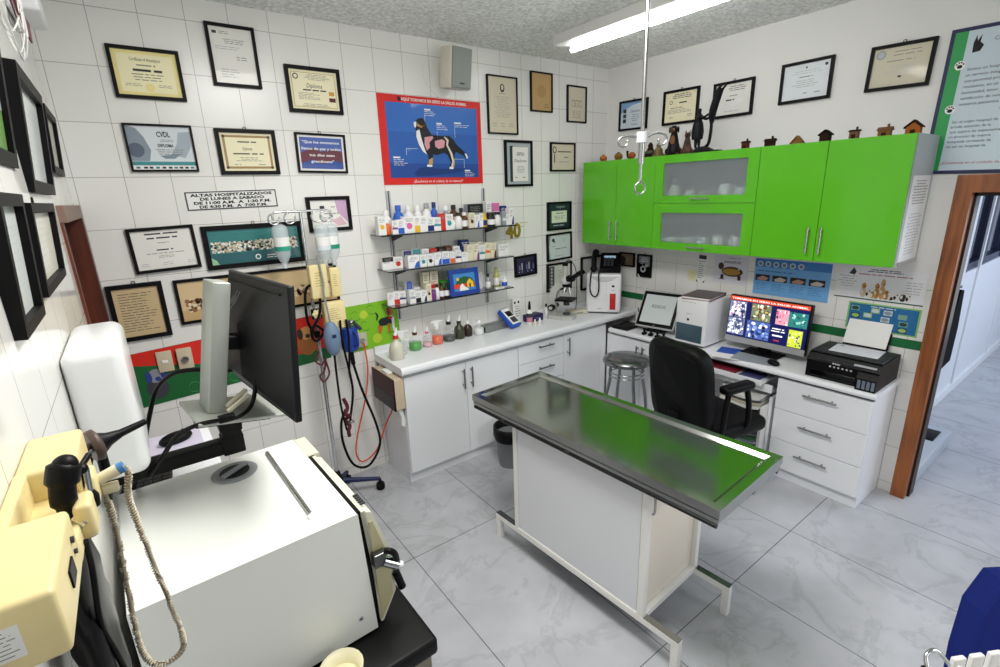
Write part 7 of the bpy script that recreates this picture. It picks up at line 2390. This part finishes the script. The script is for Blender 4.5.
for k in range(3):
    a_ = k * 2 * PI / 3
    s = MB(); s.M = Matrix.Translation((.072, 0, 0)) @ Matrix.Rotation(a_, 4, 'X') @ Matrix.Rotation(R(8), 4, 'Y')
    s.prism([(.02, .02), (.06, .05), (.05, .16), (-.03, .17), (-.02, .03)], -.002, .002, mat('maroon_blade', '#5c2433', .4), 'yz'); s.build('blade', t)
s = MB(); s.rbox(XL + .002, 2.48, 2.60, XL + .09, 2.75, 2.70, .01, WHITEP); tag(s.build('junction_box'), 'white box on the side wall near the ceiling, beyond the wall fan', 'box')

# ================================================================ near right: blue chair and white slatted basket; corridor things
VEL = mat('blue_velvet', '#0f1f66', .8, spec=.2)
t = thing('velvet_chair', 'blue upholstered chair cut by the photo edge, near the doorway', 'chair', (1.795, -.147, 0), R(-36))
s = MB()
out = [(-.29, .38), (-.28, .48), (-.225, .61), (-.15, .72), (-.06, .785), (.06, .785), (.15, .72), (.225, .61), (.28, .48), (.29, .38)]
vs, fs = [], []
for d_ in (0, 1):
    for (a_, b_) in out:
        vs.append((a_, .20 + .07 * d_ - .10 * (a_ / .235) ** 2 + .12 * (b_ - .36), b_))
n_ = len(out)
fs = [(i, (i + 1) % n_, n_ + (i + 1) % n_, n_ + i) for i in range(n_)] + [list(range(n_))[::-1], list(range(n_, 2 * n_))]
s.add(vs, fs, VEL); s.build('backrest', t, bevel=.018, seg=3)
s = MB(); s.rbox(-.23, -.24, .36, .23, .22, .46, .03, VEL); s.build('seat', t)
for sx in (-1, 1):
    for sy in (-1, 1):
        s = MB(); s.cyl((sx * .17, sy * .17, .37), (sx * .21, sy * .21, 0), .014, DSTEEL, n=10); s.build('leg', t)
t = thing('slatted_basket', 'white plastic basket with a notched rim at the bottom edge of the photo', 'basket', (1.305, -.122, 0), R(-30))
t.scale = (.72, .8, 1)
WB = mat('basket_white', '#ecebe8', .4)
s = MB()
ZR = .983
for q in (-1, 1):
    for k in range(9):
        x_ = -.24 + .06 * k
        s.rbox(x_ - .02, q * .17 - .007, ZR - .16, x_ + .02, q * .17 + .007, ZR, .004, WB)
    s.rbox(-.27, q * .17 - .005, ZR - .35, .27, q * .17 + .005, ZR - .04, .003, WB)
    s.rbox(q * .265 - .005, -.17, ZR - .35, q * .265 + .005, .17, ZR - .04, .003, WB)
    for k in range(5):
        y_ = -.13 + .065 * k
        s.rbox(q * .265 - .006, y_ - .022, ZR - .16, q * .265 + .006, y_ + .022, ZR, .004, WB)
s.box(-.265, -.17, ZR - .35, .265, .17, ZR - .34, WB)
s.build('basket_body', t)
for sx in (-1, 1):
    for sy in (-1, 1):
        s = MB(); s.cyl((sx * .24, sy * .15, 0), (sx * .24, sy * .15, ZR - .35), .012, CHROME, n=10); s.build('leg', t)
s = MB(); s.tube(smooth_path([(-.25, .17, ZR - .03), (-.29, .19, ZR + .005), (-.33, .185, ZR + .002), (-.345, .16, ZR - .02)]), .005, CHROME, 8); s.cyl((-.345, .16, ZR - .035), (-.345, .16, ZR - .015), .018, BLACK, n=12); s.build('latch_knob', t)

t = thing('floor_scale', 'white floor scale platform with a black display in the corridor, beyond the doorway', 'scale', (4.25, .775, 0), R(0))
s = MB(); s.rbox(-.42, -.105, 0, .42, .14, .115, .008, mat('scale_white', '#b9bfc9', .4)); s.build('platform', t)
s = MB(); s.rbox(.12, -.06, .113, .33, .04, .123, .004, BLACK); s.build('display', t)
t = thing('coat', 'black coat hanging on the white corridor wall', 'coat', (5.16, .905, .46))
s = MB(); s.prism([(-.14, 0), (.12, .02), (.13, .3), (.06, .62), (-.04, .64), (-.12, .35)], -.03, .03, BLACKM); s.build('body', t, bevel=.02)
s = MB(); s.cyl((0, .05, .62), (0, -.02, .66), .01, STEEL, n=8); s.build('hook', t)

# ---------------------------------------------------------------- put every thing's origin at its base
bpy.context.view_layer.update()


def all_meshes(o):
    r_ = []
    for c in o.children:
        if c.type == 'MESH':
            r_.append(c)
        r_ += all_meshes(c)
    return r_


for o in list(sc.objects):
    if o.parent is not None or o.type not in ('EMPTY', 'MESH') or 'category' not in o:
        continue
    if o.type == 'EMPTY':
        ms = all_meshes(o)
        P_ = [m_.matrix_world @ Vector(c) for m_ in ms for c in m_.bound_box]
        if not P_:
            continue
        if o.name.startswith(('certificate', 'photo', 'picture', 'quote')):
            continue
        lo = Vector([min(p[i] for p in P_) for i in range(3)])
        hi = Vector([max(p[i] for p in P_) for i in range(3)])
        tgt = Vector(((lo.x + hi.x) / 2, (lo.y + hi.y) / 2, lo.z))
        off = o.matrix_world.inverted() @ tgt
        for c in o.children:
            c.location = c.location - off
        o.location = tgt
    else:
        bb = [Vector(c) for c in o.bound_box]
        ctr = sum(bb, Vector()) / 8
        if ctr.length > .6:
            lo = Vector([min(p[i] for p in bb) for i in range(3)]); hi = Vector([max(p[i] for p in bb) for i in range(3)])
            off = Vector(((lo.x + hi.x) / 2, (lo.y + hi.y) / 2, lo.z))
            o.data.transform(Matrix.Translation(-off))
            o.location = o.matrix_basis @ off
            for c in o.children:
                c.location = c.location - off
bpy.context.view_layer.update()
